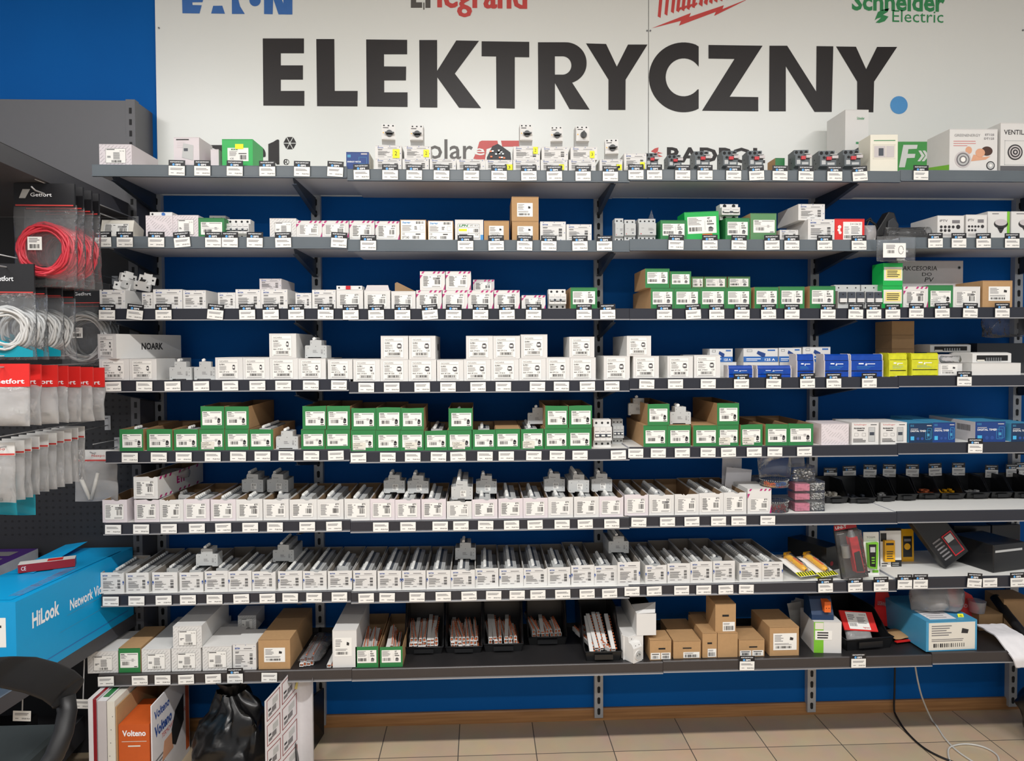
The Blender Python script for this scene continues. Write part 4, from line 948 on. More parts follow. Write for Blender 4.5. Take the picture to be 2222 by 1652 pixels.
breaker3(2, 1566, 1606, 441, 'white modular relay lying on a green box', up=True, ins=.03, poles=2, cat='relay', name='relay')
row(2, '1753 1811 476', st_eaton2, 'white box with blue marks, lower of the stacked pair', dep=.2)
row(2, '1732 1790 443', st_eaton2, 'white box with blue marks, upper of the stacked pair', dep=.2, up=True, ins=.03)
carton(2, 1692, 1732, 499, st_eaton2, 'low white box with blue marks lying beside a stack', dep=.14)
def st_red(q, w, h, r):
    q.rect(-w*.22, w*.42, h*.04, h*.86, Y1, 'label_paper'); q.text('3 4 126 23', w*.02, h*.72, w*.38, h*.80, Y2, 'ink'); q.lines(-w*.18, 0, h*.3, h*.66, 4, Y2, 'ink_light', .3, .4, r); q.lines(w*.05, w*.35, h*.3, h*.66, 6, Y2, 'ink_light', .4, .3, r); q.bars(-w*.18, w*.05, h*.1, h*.24, Y2, 'ink', 10, r)
    q.disc(-w*.34, h*.62, w*.06, Y1, 'label_paper'); q.disc(-w*.36, h*.48, w*.05, Y1, 'label_paper'); q.disc(-w*.32, h*.36, w*.05, Y1, 'label_paper')
carton(2, 1811, 1876, 475, st_red, 'red box with white label', front='red_card', dep=.1)
def st_lamp(q, w, h, r):
    q.disc(w*.1, h*.55, w*.32, Y1, 'ink', 24, rz=h*.17); q.disc(w*.1, h*.60, w*.28, Y2, 'grey_card', 24, rz=h*.12); q.add([(-w*.06,Y1,h*.40),(w*.26,Y1,h*.40),(w*.14,Y1,h*.22),(w*.06,Y1,h*.22)], [(0,1,2,3)], 'ink'); q.rect(-w*.3, w*.0, h*.90, h*.93, Y1, 'ink_light'); q.rect(w*.38, w*.5, h*.2, h, Y1, 'lime')
def st_dots(q, w, h, r):
    q.text('iPTV', -w*.42, h*.72, -w*.12, h*.82, Y1, 'ink_light', .02); q.rect(w*.05, w*.34, h*.66, h*.80, Y1, 'ink_light')
    for j in range(2):
        for i in range(4 if j == 0 else 3): q.disc(-w*.36+i*w*.15, h*(.50-.16*j), w*.055, Y1, 'ink', 12)
    q.disc(w*.28, h*.5, w*.08, Y1, 'ink', 14); q.lines(-w*.4, w*.2, h*.08, h*.2, 2, Y1, 'ink_light', .3, .4, r)
carton(2, 2034, 2092, 468, st_dots, 'white box printed with round black icons, left one', dep=.18); carton(2, 2096, 2142, 466, st_dots, 'white box printed with round black icons, right one', dep=.14)
carton(2, 2143, 2191, 459, st_lamp, 'white box with round lamp picture', dep=.14, ins=.02); carton(2, 2194, 2250, 459, st_lamp, 'white box with round lamp picture, partly outside the photo', dep=.14, ins=.02)
# ================================================================ shelf 1
carton(1, 215, 286, 313, st_schell, 'wide white box with wrinkled label', dep=.26, front='pink_card')
def st_meter(q, w, h, r):
    q.rect(-w*.4, w*.1, h*.90, h*.94, Y1, 'ink'); q.prism([(-w*.18,h*.30),(w*.26,h*.20),(w*.28,h*.72),(-w*.12,h*.80)], Y2, Y1, 'y', 'mcb'); q.rect(-w*.10, w*.06, h*.52, h*.62, Y2-.0004, 'mcb_dark'); q.rect(-w*.42, -w*.1, h*.03, h*.07, Y1, 'ink'); q.lines(-w*.36, w*.1, h*.62, h*.86, 4, Y1, 'grey_card', .1, .3, r)
carton(1, 376, 433, 298, st_meter, 'white box with a printed grey meter', dep=.12, front='pink_card', rz=-.05)
carton(1, 457, 475, 324, st_none, 'narrow white box between meter box and green box', dep=.1, front='pink_card', ins=.03)
def st_g1(q, w, h, r):
    q.rect(-w*.32, w*.36, h*.20, h*.68, Y1, 'label_paper'); q.text('EZE', -w*.2, h*.60, w*.02, h*.65, Y2, 'green_card', .04); q.lines(-w*.26, 0, h*.38, h*.57, 5, Y2, 'ink_light', .4, .3, r); q.bars(w*.08, w*.3, h*.26, h*.42, Y2, 'ink', 11, r); q.text('CE', -w*.24, h*.26, -w*.12, h*.32, Y2, 'ink'); q.rect(w*.04, w*.3, h*.46, h*.49, Y2, 'ink'); q.rect(-w*.07, w*.2, h*.64, h*.82, Y2-.0004, 'yellow_note')
carton(1, 481, 549, 302, st_g1, 'bright green box with yellow note and white label', dep=.12, front='bright_green', rz=-.03)
def st_em(q, w, h, r):
    q.text('ENERGY METER', -w*.45, h*.42, w*.15, h*.50, Y1, 'white_print', .03); q.rect(w*.15, w*.42, h*.86, h*.93, Y1, 'grey_card'); q.frame(w*.05, w*.40, h*.1, h*.72, .001, Y1, 'cyan_edge'); q.rect(w*.08, w*.36, h*.2, h*.34, Y2, 'sky_blue'); q.rect(-w*.45, -w*.3, h*.7, h*.85, Y1, 'cyan_edge')
carton(1, 751, 801, 330, st_em, 'dark blue energy meter box', dep=.12, front='blue_box', side='cream_card')
W1 = 'small white box, lower row'
row(1, '814 872 345 .1;873 931 345 .1;932 990 345 .1;991 1052 346 .1;1053 1112 347 .1;1113 1172 347 .1;1173 1232 347 .1;1234 1292 347 .1;1301 1351 346 .1', st_eaton2, W1)
carton(1, 1354, 1403, 333, st_eaton2, 'white box with yellow note left of the grey devices', dep=.09)
W1u = 'small white box, stacked upper row'
row(1, '814 872 316 .1;877 935 317 .1;1114 1172 318 .1;1175 1233 319 .1;1238 1296 319 .1', st_eaton2, W1u, up=True)
for x0, x1, yt, yb, ch in ((852,867,324,343,'2'),(919,931,325,341,'2'),(1099,1112,357,370,'3'),(1157,1167,319,334,'2'),(1280,1290,328,343,'3'),(1213,1224,357,369,'1'),(1338,1349,357,369,'1'),(1389,1399,352,368,'2')):
    yy = -.3955; a = P(x0, yb, yy); b_ = P(x1, yt, yy); cxm = (a.x+b_.x)/2
    best = min((p[0] for p in PEND if p[2] == 1 and p[3] == 'box'), key=lambda o: abs(o.location.x-cxm)+2*abs(o.location.z+.02-(a.z+b_.z)/2))
    q = MB(); q.box(a.x, b_.x, -.3962, -.3958, a.z, b_.z, 'yellow_note'); q.text(ch, a.x+(b_.x-a.x)*.3, a.z+(b_.z-a.z)*.3, a.x+(b_.x-a.x)*.65, a.z+(b_.z-a.z)*.75, -.3965, 'hole')
    bl = best.location; q.xf(Matrix.Translation((-bl.x, -bl.y, -bl.z))); q.build('yellow_note', best)
def motor(sh, x0, x1, yt, yb, desc, horiz=True, rz=0, up=True, ins=.012):
    dep = .075; cx, yf, z0, w, h = put(sh, x0, x1, yt, dep, ins, up); hw = w/2; e = empty('motor_breaker', (cx, yf, z0), rz); q = MB()
    q.prism([(.030,0),(dep,0),(dep,h),(.020,h),(.020,h*.86),(0,h*.84),(0,h*.28),(.020,h*.26),(.030,h*.14)], -hw, hw, 'x', 'white_card')
    q.box(-hw*.98, hw*.98, dep, dep+.006, h*.1, h*.9, 'mcb_dark')
    for k in range(3):
        x = -hw+w*(k+.5)/3; q.disc(x, h*.93, w*.065, .0195, 'hole', 12); q.cyl((x, h*.06), w*.065, .029, .0302, 'y', 'hole', 10)
    q.rect(-hw*.8, hw*.0, h*.76, h*.79, Y1, 'ink'); q.disc(-hw*.75, h*.56, w*.05, Y1, 'yellow', 8); q.rect(-hw*.8, hw*.85, h*.305, h*.31, Y1, 'ink_light'); q.build('housing', e)
    q = MB(); q.cyl((hw*.12, h*.54), w*.24, -.006, 0, 'y', 'toggle_black', 20); a = w*.32
    if horiz: q.prism([(hw*.12-a, h*.515),(hw*.12+a*1.1, h*.52),(hw*.12+a*1.1, h*.565),(hw*.12-a, h*.565)], -.016, -.006, 'y', 'toggle_black')
    else: q.prism([(hw*.12-a*.25, h*.40),(hw*.12+a*.25, h*.40),(hw*.12+a*.2, h*.68),(hw*.12-a*.2, h*.68)], -.016, -.006, 'y', 'toggle_black')
    q.build('rotary_knob', e); pend(e, desc, sh, 'motor breaker', 'white motor breakers with black knobs')
MD = 'white motor breaker with black knob sideways'
for a, b_, c, hz in ((828,858,266,1),(889,918,268,1),(1128,1156,266,1),(1194,1221,271,1),(1250,1279,270,0)):
    motor(1, a, b_, c, 0, MD if hz else 'white motor breaker with black knob turned upright', bool(hz), rz=.12 if a == 828 else -.1 if a == 1194 else 0)
motor(1, 1313, 1342, 299, 0, 'white motor breaker on the lowest box, left of grey devices', True, rz=-.12)
def gmotor(x0, x1, yt, desc):
    dep = .09; cx, yf, z0, w, h = put(1, x0, x1, yt, dep, .02); hw = w/2; e = empty('grey_motor_breaker', (cx, yf, z0), -.06 if x0 < 1700 else -.1); q = MB()
    q.prism([(.024,0),(dep,0),(dep,h),(.016,h),(.016,h*.78),(0,h*.76),(0,h*.30),(.024,h*.26)], -hw, hw, 'x', 'grey_plastic')
    for k in range(3): q.disc(-hw+w*(k+.5)/3, h*.90, w*.11, .0155, 'hole', 12)
    for y, z in ((.045,.5),(.06,.7),(.05,.25)): q.box(-hw-.0004, -hw, y, y+.006, h*z, h*z+.004, 'hole')
    q.disc(-hw*.5, h*.66, w*.09, Y1, 'hole'); q.rect(-hw*.8, -hw*.3, h*.36, h*.54, Y1, 'mcb'); q.rect(-hw*.1, hw*.8, h*.34, h*.44, Y1, 'mcb'); q.build('housing', e)
    q = MB(); q.box(-hw*.25, hw*.35, -.008, 0, h*.54, h*.68, 'red_plastic'); q.build('red_button', e)
    q = MB(); q.box(hw*.4, hw*1.15, -.010, 0, h*.60, h*.72, 'grey_card'); q.box(hw*.2, hw*1.05, -.008, -.002, h*.76, h*.79, 'mcb'); q.build('lever', e)
    pend(e, desc, 1, 'motor breaker', 'dark grey motor breakers')
for a, b_, c in ((1401,1428,330),(1450,1479,334),(1508,1540,326),(1569,1601,325),(1625,1656,325),(1726,1757,323),(1780,1814,325),(1833,1867,323)):
    gmotor(a, b_, c, 'dark grey motor breaker with red button')
carton(1, 1682, 1703, 343, st_none, 'small green and brown box behind the grey devices', dep=.08, ins=.1, front='green_card', side='brown_card')
def st_wtall(q, w, h, r): q.text('Schneider', w*.0, h*.86, w*.32, h*.90, Y1, 'logo_green', .02); q.rect(-w*.04, w*.2, h*.52, h*.55, Y1, 'logo_green')
carton(1, 1834, 1885, 238, st_wtall, 'tall plain white box behind the grey devices', dep=.16, ins=.16)
cx, yf, z0, w, h = put(1, 1889, 1948, 292, .13, .01); e = empty('power_supply', (cx, yf, z0), -.05); q = MB(); hw = w/2
q.box(-hw, hw, 0, .10, 0, h, 'beige_plastic'); q.box(-hw*.9, hw*.9, .1002, .15, .01, h*.86, 'dark_grey_plastic')
for k in range(8): q.box(-hw*.9-.003, -hw*.9-.0002, .104+k*.0055, .107+k*.0055, .01, h*.86, 'dark_grey_plastic')
q.build('housing', e, bevel=.002); q = MB(); q.frame(-hw*.8, hw*.8, h*.36, h*.74, .002, -.001, 'cream_card'); q.rect(-hw*.72, hw*.72, h*.40, h*.70, -.0008, 'grey_card'); q.rect(-hw*.4, -hw*.05, h*.44, h*.64, -.0014, 'mcb_dark'); q.rect(hw*.1, hw*.14, h*.40, h*.70, -.0014, 'beige_plastic'); q.rect(-hw*.75, hw*.8, h*.83, h*.85, -.001, 'logo_green'); q.build('control_panel', e)
tag(e, 'cream plastic power device with black heat sink beside the green logo', 'power device')
e = carton(1, 2061, 2164, 280, st_none, 'white fan box with printed sleeping woman picture', dep=.15, front='white_card', rz=-.02)
w, h = e['_w'], e['_h']; q = MB()
q.text('GREENENERGY', -w*.40, h*.82, w*.14, h*.88, Y1, 'ink_light'); q.text('ET125', w*.24, h*.84, w*.43, h*.89, Y1, 'ink_light', .02); q.text('DT125', w*.22, h*.75, w*.43, h*.80, Y1, 'ink_light', .02); q.lines(-w*.42, w*.1, h*.58, h*.74, 3, Y1, 'logo_red', .2, .5)
q.disc(w*.28, h*.48, w*.12, Y1, 'hair_print', 20, rz=h*.11); q.add([(-w*.05,Y1,h*.24),(w*.26,Y1,h*.28),(w*.36,Y1,h*.36),(w*.2,Y1,h*.34),(w*.0,Y1,h*.40)], [(0,1,2,3,4)], 'skin_print'); q.disc(w*.14, h*.44, w*.10, Y2, 'skin_print', 16, rz=h*.10)
q.disc(-w*.10, h*.50, w*.07, Y1, 'skin_print', 12, rz=h*.09)
for k, c in enumerate(('grey_card','ink_light','mcb','ink_light','label_paper')): q.disc(-w*.22, h*.28, w*(.17-.03*k), Y2-.0003*k, c, 24)
q.disc(w*.36, h*.14, w*.09, Y1, 'ink', 20); q.disc(w*.36, h*.14, w*.07, Y2, 'mcb', 20); q.disc(w*.36, h*.14, w*.03, Y2-.0003, 'label_paper', 12)
x = -w/2-.0006; q.quad((x,.15,h*.02),(x,.0,h*.02),(x,.0,h*.16),(x,.15,h*.30), 'lime'); q.build('printed_label', e)
e = carton(1, 2171, 2262, 267, st_none, 'fan box printed with a round grille at the right end', dep=.15)
w, h = e['_w'], e['_h']; q = MB(); q.text('VENTILATOR', -w*.42, h*.76, w*.45, h*.86, Y1, 'ink', .01); q.rect(-w/2, w/2, 0, h*.12, Y1, 'gondola')
q.frame(-w*.4, w*.1, h*.14, h*.64, .002, Y1, 'mcb')
for k, c in enumerate(('ink','grey_card','ink','grey_card','ink','grey_card')): q.disc(-w*.15, h*.40, w*(.18-.03*k), Y2-.0003*k, c, 24)
q.build('printed_label', e)
# dark relay leaning on the white boxes
cx, yf, z0, w, h = put(1, 1056, 1110, 312, .05, .02, True); e = empty('opened_contactor', (cx, yf, z0)); q = MB(); hw = w/2
q.prism([(-hw,0),(hw,0),(hw*.92,h*.5),(hw*.3,h*.82),(-hw*.1,h),(-hw*.55,h*.85),(-hw,h*.2)], 0, .04, 'y', 'gondola_dark'); q.build('housing', e)
q = MB(); 
for i in range(14): a = RN.uniform(-hw*.8, hw*.5); b_ = RN.uniform(h*.1, h*.55); q.box(a, a+.008, -.004, 0, b_, b_+.006, RN.choice(('steel','hole','copper','mcb')))
q.build('contacts', e); tag(e, 'opened dark contactor showing its metal parts on a white box', 'contactor')
# ================================================================ bags, bins, busbars
def pillow(q, w, h, t, m, seed=0, amp=.006, nu=28, nv=18, x0=0, z0=0, y0=0, sag=0.0, pinch=0.0):
    def fn(u, v):
        a = 2*math.pi*u; prof = max(0.0, math.sin(math.pi*min(max(v, 0), 1)))**.45
        ww = w/2*(1-pinch*max(0, v-.6)/.4); x = ww*math.copysign(abs(math.cos(a))**.8, math.cos(a)); y = t/2*math.sin(a)*(.06+.94*prof)
        n = noise.noise_vector(Vector((x*18+seed, y*30+seed*2, v*h*18)))
        return (x0+x+n.x*amp*.6, y0+y+n.y*amp+sag*(1-v), z0+v*h+n.z*amp*.5)
    sgrid(q, fn, nu, nv, m, True)
def thing(name, loc, label, cat, rz=0, group=None, rx=0, ry=0):
    e = empty(name, loc, rz, label, cat, group); e.rotation_euler = (rx, ry, rz); return e
def insY(px, py, sh): 
    z = SZ[sh, bay_of(px, sh)]; return G(px, py, z).y
def bin_mesh(w, dep, hf, hb, t=.0025, taper=.08):
    q = MB(); hw = w/2; k = hw*(1-taper)
    # floor and front
    q.quad((-k,.012,0),(k,.012,0),(k,dep-.006,0),(-k,dep-.006,0),'black_plastic'); q.quad((-k+t,.014,t),(-k+t,dep-.008,t),(k-t,dep-.008,t),(k-t,.014,t),'black_plastic')
    def wall(pts, off):
        n = len(pts); a = [Vector(p) for p in pts]; b_ = [Vector(p)+Vector(off) for p in pts]
        q.add(a+b_, [tuple(range(n)), tuple(range(n, 2*n))[::-1]]+[(i, i+n, (i+1)%n+n, (i+1)%n) for i in range(n)], 'black_plastic')
    wall([(-k,.012,0),(k,.012,0),(hw,0,hf),(-hw,0,hf)], (0,t,0)); wall([(k,dep-.006,0),(-k,dep-.006,0),(-hw,dep,hb),(hw,dep,hb)], (0,-t,0))
    for s_ in (-1, 1): wall([(s_*k,.012,0),(s_*k,dep-.006,0),(s_*hw,dep,hb),(s_*hw,dep*.45,hb),(s_*hw,dep*.12,hf),(s_*hw,0,hf)], (-s_*t,0,0))
    q.tube([(-hw,dep,hb),(-hw,dep*.45,hb),(-hw,dep*.12,hf),(-hw,0,hf),(hw,0,hf),(hw,dep*.12,hf),(hw,dep*.45,hb),(hw,dep,hb),(-hw,dep,hb)], .0026, 'black_plastic', 6)
    q.box(-hw*.5, hw*.5, -.004, -.0005, hf*.25, hf*.75, 'black_plastic')
    return q
def bin_(sh, x0, x1, yt, ybase, dep, hb, desc, rz=0, grp=None):
    Y = insY((x0+x1)/2, ybase, sh); ins = Y+.398; dep = min(dep, -.055-Y)
    cx, yf, z0, w, h = put(sh, x0, x1, yt, dep, ins)
    e = bin_mesh(w, dep, h, hb).build('storage_bin', None, (cx, yf, z0), (0,0,rz)); pend(e, desc, sh, 'storage bin', grp); return e, cx, yf, z0, w, h
BN = 'open black plastic storage bin'
bins6 = [(1792,1842,1079,1094),(1845,1902,1081,1094),(1904,1946,1077,1091),(1948,1992,1073,1088),(1994,2042,1071,1085),(2044,2096,1071,1085),(2098,2150,1069,1084),(2152,2199,1068,1083),(2202,2250,1068,1083)]
items = {0:('cream_card',9),4:('copper',7),5:('yellow',6),6:('mcb',3),1:('mcb_dark',3),2:('mcb',2)}
for i, (a, b_, yt, yb) in enumerate(bins6):
    e, cx, yf, z0, w, h = bin_(6, a, b_, yt, yb, .17, .088, BN)
    if i in items:
        q = MB(); c, n = items[i]; rr = random.Random(i)
        for k in range(n*3): x = rr.uniform(-w*.38, w*.30); y = rr.uniform(.02, .09); z = .004+rr.random()*h*.8; q.box(x, x+.012, y, y+.016, z, z+.008, c)
        o = q.build('terminal_blocks', None, (cx, yf, z0)); tag(o, ['small cream wire connectors in the first black bin','few dark connectors in the second black bin','pale connector pieces in the third black bin','','copper cable lugs in the fifth black bin','yellow connectors in the sixth black bin','pale connector pieces in the seventh black bin'][i], 'connectors', None, 'stuff')
for i, (px, py) in enumerate([(1802,1026),(1843,1022),(1888,1019),(1930,1018),(1980,1018),(2029,1016),(2080,1015),(2152,1020),(2197,1018),(2219,1014)]):
    p = P(px, py, -.062); o = copy_tree(TP[True]); o.location = (p.x, p.y, p.z); o.rotation_euler = (0, random.uniform(-.04,.04), 0)
    q = MB(); q.box(-.003, .003, .0013, .0023, -.052, .01, 'black_plastic'); q.build('holder_stem', o)
    tag(o, 'white price tag standing behind the black bins, %s from the left' % ORD[i+1], 'price tag', 'price tags standing behind the bins')
# ferrule tubs and clear boxes on shelf six
for i, (yt, cols) in enumerate(((1090, ('dark_red','dark_red')),(1067, ('yellow','dark_red')),(1044, ('orange','logo_blue')))):
    cx, yf, z0, w, h = put(6, 1662, 1722, yt, .10, .006, i > 0); r_ = w/2
    e = thing('ferrule_tub', (cx, yf+r_, z0), 'round clear tub of wire ferrules, %s of the three stacked tubs' % ['lowest','middle','topmost'][i], 'tub', 0, 'stacked clear tubs of ferrules')
    q = MB(); q.cyl((0,0), r_, 0, h*.86, 'z', 'hard_clear', 32); q.build('tub', e); q = MB(); q.cyl((0,0), r_*1.01, h*.87, h-.0004, 'z', 'hard_clear', 32)
    for k in range(40): an = k*2*math.pi/40; q.box(r_*1.01*math.cos(an)-.0008, r_*1.01*math.cos(an)+.0008, r_*1.01*math.sin(an)-.0008, r_*1.01*math.sin(an)+.0008, h*.88, h*.98, 'mcb')
    q.build('ribbed_lid', e); q = MB(); rr = random.Random(i)
    for k in range(230):
        an = rr.uniform(math.pi*1.02, math.pi*1.98); rd = r_*rr.uniform(.6,.93); x, y = rd*math.cos(an), rd*math.sin(an); z = rr.uniform(.003, h*.66); c = cols[0] if x < -r_*.25 else cols[1] if x < r_*.6 else 'mcb'
        q.cyl((x, z), .0016, y-.005, y+.003, 'y', c, 5); 
    q.build('ferrules', e)['kind'] = 'stuff'
for i, yt in enumerate((1086,1067,1045)):
    cx, yf, z0, w, h = put(6, 1725, 1790, yt, .08, .03, i > 0); hw = w/2
    e = thing('clear_box', (cx, yf, z0), 'clear rectangular box of pink and silver parts, %s of three' % ['lowest','middle','topmost'][i], 'box', 0, 'stacked clear boxes of pink parts')
    q = MB(); q.box(-hw, hw, 0, .08, 0, h-.0006, 'hard_clear'); q.build('case', e); q = MB(); q.box(-hw*.98,0,.003,.07,.002,h*.72,'pink_print'); 
    q.build('pink_parts', e); q = MB(); rr = random.Random(i+9)
    for k in range(120): x = rr.uniform(.01, hw*.9); z = rr.uniform(.002, h*.66); y = rr.uniform(.003,.02); q.box(x, x+.005, y, y+.008, z, z+.003, rr.choice(('mcb','steel','white_card')))
    q.build('silver_parts', e)['kind'] = 'stuff'
cx, yf, z0, w, h = put(6, 1722, 1769, 1012, .07, .035, True); e = thing('clear_box', (cx, yf, z0), 'clear box of black and white parts on top of the pink boxes', 'box'); q = MB(); q.box(-w/2, w/2, 0, .07, 0, h, 'hard_clear'); q.build('case', e); q = MB(); rr = random.Random(5)
for k in range(90): x = rr.uniform(-w*.46, w*.40); z = rr.uniform(.002, h*.7); y = rr.uniform(.003,.03); q.box(x, x+.007, y, y+.01, z, z+.004, rr.choice(('hole','hole','white_card','steel')))
q.build('loose_parts', e)['kind'] = 'stuff'
cx, yf, z0, w, h = put(6, 1656, 1726, 996, .08, .02, True); q = MB(); pillow(q, w*1.05, h*1.0, .08, 'clear_bag', 3, .012); tag(q.build('plastic_bag', None, (cx, yf+.045, z0+.004)), 'crumpled clear plastic bag on top of the round tubs', 'bag')
q = MB(); p = P(1728, 1003, -.25); pillow(q, .07, .05, .05, 'milky_bag', 8, .008); tag(q.build('plastic_bag', None, (p.x, p.y, p.z-.02)), 'crumpled clear bag behind the bag on the tubs', 'bag')
for (x0, x1, yt, ins, lab) in ((1565,1608,995,.20,'rounded white leaflet with a blue mark leaning by the tubs'),(1569,1625,1017,.16,'plain light leaflet with small text leaning by the tubs')):
    cx, yf, z0, w, h = put(6, x0, x1, yt, .004, ins); e = thing('leaflet', (cx, yf, z0), lab, 'leaflet', 0, None, -.08, .12 if ins < .2 else .05); q = MB(); q.box(-w/2, w/2, 0, .0015, 0, h, 'paper_sheet'); q.build('sheet', e); q = MB()
    if ins < .2: 
        for k in range(5): x = w*(-.05+k*.08); q.rect(x, x+.0012, h*.05, h*(.52+.03*(k % 3)), Y1, 'ink')
    else: q.text('AND', -w*.25, h*.74, w*.1, h*.80, Y1, 'ink'); q.add([(-w*.2,Y1,h*.58),(w*.1,Y1,h*.58),(w*.05,Y1,h*.66),(-w*.18,Y1,h*.66)], [(0,1,2,3)], 'blue_ink')
    q.build('print', e)
q = MB(); p = P(1645, 1060, -.2); z = SZ[6,2]; pillow(q, .12, .12, .03, 'smoke_clear', 4, .008); tag(q.build('plastic_bag', None, (p.x, p.y, z+.001)), 'dark see-through bag standing between leaflets and tubs', 'bag')
# bag and film on the stacked striped carton
p = P(378, 1034, -.2); q = MB(); pillow(q, .11, .035, .12, 'milky_bag', 12, .008); tag(q.build('plastic_bag', None, (p.x, p.y+.01, p.z-.006)), 'folded clear bag lying in the striped carton', 'bag')
# ================================================================ shelf 7, right
zs = lambda px, sh=7: SZ[sh, bay_of(px, sh)]+.0005
for i, (x0, y0, x1, y1) in enumerate(((1703,1202,1747,1236),(1745,1201,1792,1236))):
    a = P(x0, y0, -.25); b_ = P(x1, y1, -.365); dv = a-b_; L = dv.length+.01; yaw = math.atan2(-dv.x, dv.y); pit = math.asin(dv.z/dv.length)
    mid = (a+b_)/2; e = thing('voltage_tester', (mid.x, mid.y, mid.z-.014), 'yellow voltage tester on a striped card, %s of two' % ('left' if i == 0 else 'right'), 'tester', yaw, 'yellow testers on striped cards'); e.rotation_euler = (pit, 0, yaw)
    q = MB(); q.box(-.045,.045,-L/2-.02,L/2,.0,.0012,'label_paper')
    for k in range(7): x = -.043+k*.0125; q.add([(x,-L/2-.018,.0016),(x+.006,-L/2-.018,.0016),(x+.013,-L/2+.012,.0016),(x+.007,-L/2+.012,.0016)], [(0,1,2,3)], 'hole')
    q.add([(-.045,-L/2-.018,.0014),(.045,-L/2-.018,.0014),(.045,-L/2+.012,.0014),(-.045,-L/2+.012,.0014)], [(0,1,2,3)], 'yellow_note'); q.build('card', e)
    q = MB(); s0 = 0; pts = [(-.0,-L/2+.005),(.0,-L/2+.01)]
    def fn(u, v, L=L): 
        yy = -L/2+.004+v*(L*.92); rr_ = .0135*min(1, (v*9+.35), ((1-v)*14+.5)); an = 2*math.pi*u; return (rr_*math.cos(an), yy, .013+rr_*.85*math.sin(an))
    sgrid(q, fn, 16, 20, 'yellow', True); q.box(-.0165,.0165,L*.36,L*.42,.001,.027,'yellow'); q.box(-.0045,.0045,-L*.3,L*.1,.024,.0262,'orange'); q.build('tester_body', e)
    q = MB(); 
    def fb(u, v, L=L): an = math.pi*u; k = min(1, v*8, (1-v)*8); return (.022*math.cos(an)*(.8+.2*k), -L/2+v*L*.98, .0018+.032*math.sin(an)*k)
    sgrid(q, fb, 12, 12, 'hard_clear'); q.build('blister', e)
q = MB(); q.box(-.045,.045,-.1,.08,0,.0012,'label_paper'); q.add([(-.045,-.1,.0016),(.045,-.1,.0016),(.045,-.075,.0016),(-.045,-.075,.0016)], [(0,1,2,3)], 'yellow_note'); p = G(1762, 1250, zs(1762)); tag(q.build('striped_card', None, (p.x, p.y+.06, p.z), (0,0,.5)), 'striped tester card lying under the two yellow testers', 'card')
e = carton(7, 1786, 1830, 1186, st_none, None, dep=.2, ins=.13, front='black_plastic', rz=.45); tag(e, 'black box with a red dot behind the yellow testers', 'box'); q = MB(); q.disc(-.01, .03, .010, Y1, 'dark_red', 16); q.build('red_dot', e)
def blister(x0, x1, yt, yb, m, label, ry=0, dep=.03, name='blister_pack', rz=0):
    Y = insY((x0+x1)/2, yb, 7); cx, yf, z0, w, h = put(7, x0, x1, yt, dep, Y+.398); return thing(name, (cx, yf, z0+abs(ry)*w*.5), label, 'tester', rz, None, -.04, ry), w, h
e, w, h = blister(1826, 1878, 1139, 1257, '', 'tall dark clamshell pack with red header and red clamp meter', -.15, .04)
q = MB(); q.prism([(-w/2,0),(w/2,0),(w/2,h*.92),(w*.42,h),(-w*.42,h),(-w/2,h*.92)], .0, .004, 'y', 'black_plastic'); q.rect(-w*.47, w*.47, h*.89, h*.985, Y1, 'red_plastic'); q.text('UNI-T', -w*.42, h*.91, w*.05, h*.965, Y2, 'white_print', .03); q.lines(-w*.4, -w*.05, h*.80, h*.86, 2, Y1, 'mcb', .4, .3); q.build('card', e)
q = MB(); q.prism([(w*.02,h*.12),(w*.38,h*.10),(w*.34,h*.5),(w*.30,h*.76),(-w*.04,h*.76),(-w*.02,h*.5)], -.03, -.002, 'y', 'red_plastic'); q.prism([(w*.05,h*.14),(w*.34,h*.12),(w*.28,h*.5),(w*.05,h*.48)], -.033, -.0302, 'y', 'black_plastic'); q.build('meter_handle', e)
q = MB(); q.cyl((w*.13, -.014), w*.16, h*.76, h*.88, 'z', 'steel', 16, r2=w*.1); q.cyl((-w*.2, -.014), w*.17, h*.40, h*.62, 'z', 'steel', 16); q.build('metal_jaw', e); q = MB(); q.box(-w*.47, w*.47, -.036, -.0006, h*.02, h*.87, 'hard_clear'); q.build('clamshell_front', e)
e, w, h = blister(1875, 1909, 1156, 1249, '', 'white card with a green and black handheld tester', 0)
q = MB(); q.box(-w/2, w/2, 0, .004, 0, h, 'label_paper'); q.text('TOSIM', -w*.3, h*.86, w*.25, h*.90, Y1, 'ink_light'); q.rect(w*.05, w*.45, h*.06, h*.12, Y1, 'lime'); q.rect(-w*.4, -w*.1, h*.06, h*.10, Y1, 'ink'); q.build('card', e)
q = MB(); q.prism([(-w*.30,h*.20),(w*.22,h*.16),(w*.30,h*.5),(w*.32,h*.78),(-w*.36,h*.76),(-w*.32,h*.5)], -.018, -.001, 'y', 'lime'); q.prism([(-w*.26,h*.24),(w*.10,h*.22),(w*.16,h*.74),(-w*.32,h*.74)], -.02, -.0182, 'y', 'black_plastic'); q.rect(-w*.24, w*.08, h*.56, h*.68, -.0205, 'mcb')
for k in range(3): q.rect(-w*.16, w*.04, h*(.30+.06*k), h*(.33+.06*k), -.0205, 'lime')
q.build('tester_body', e)
e, w, h = blister(1911, 1957, 1153, 1234, '', 'white and black card with a small yellow tester', 0)
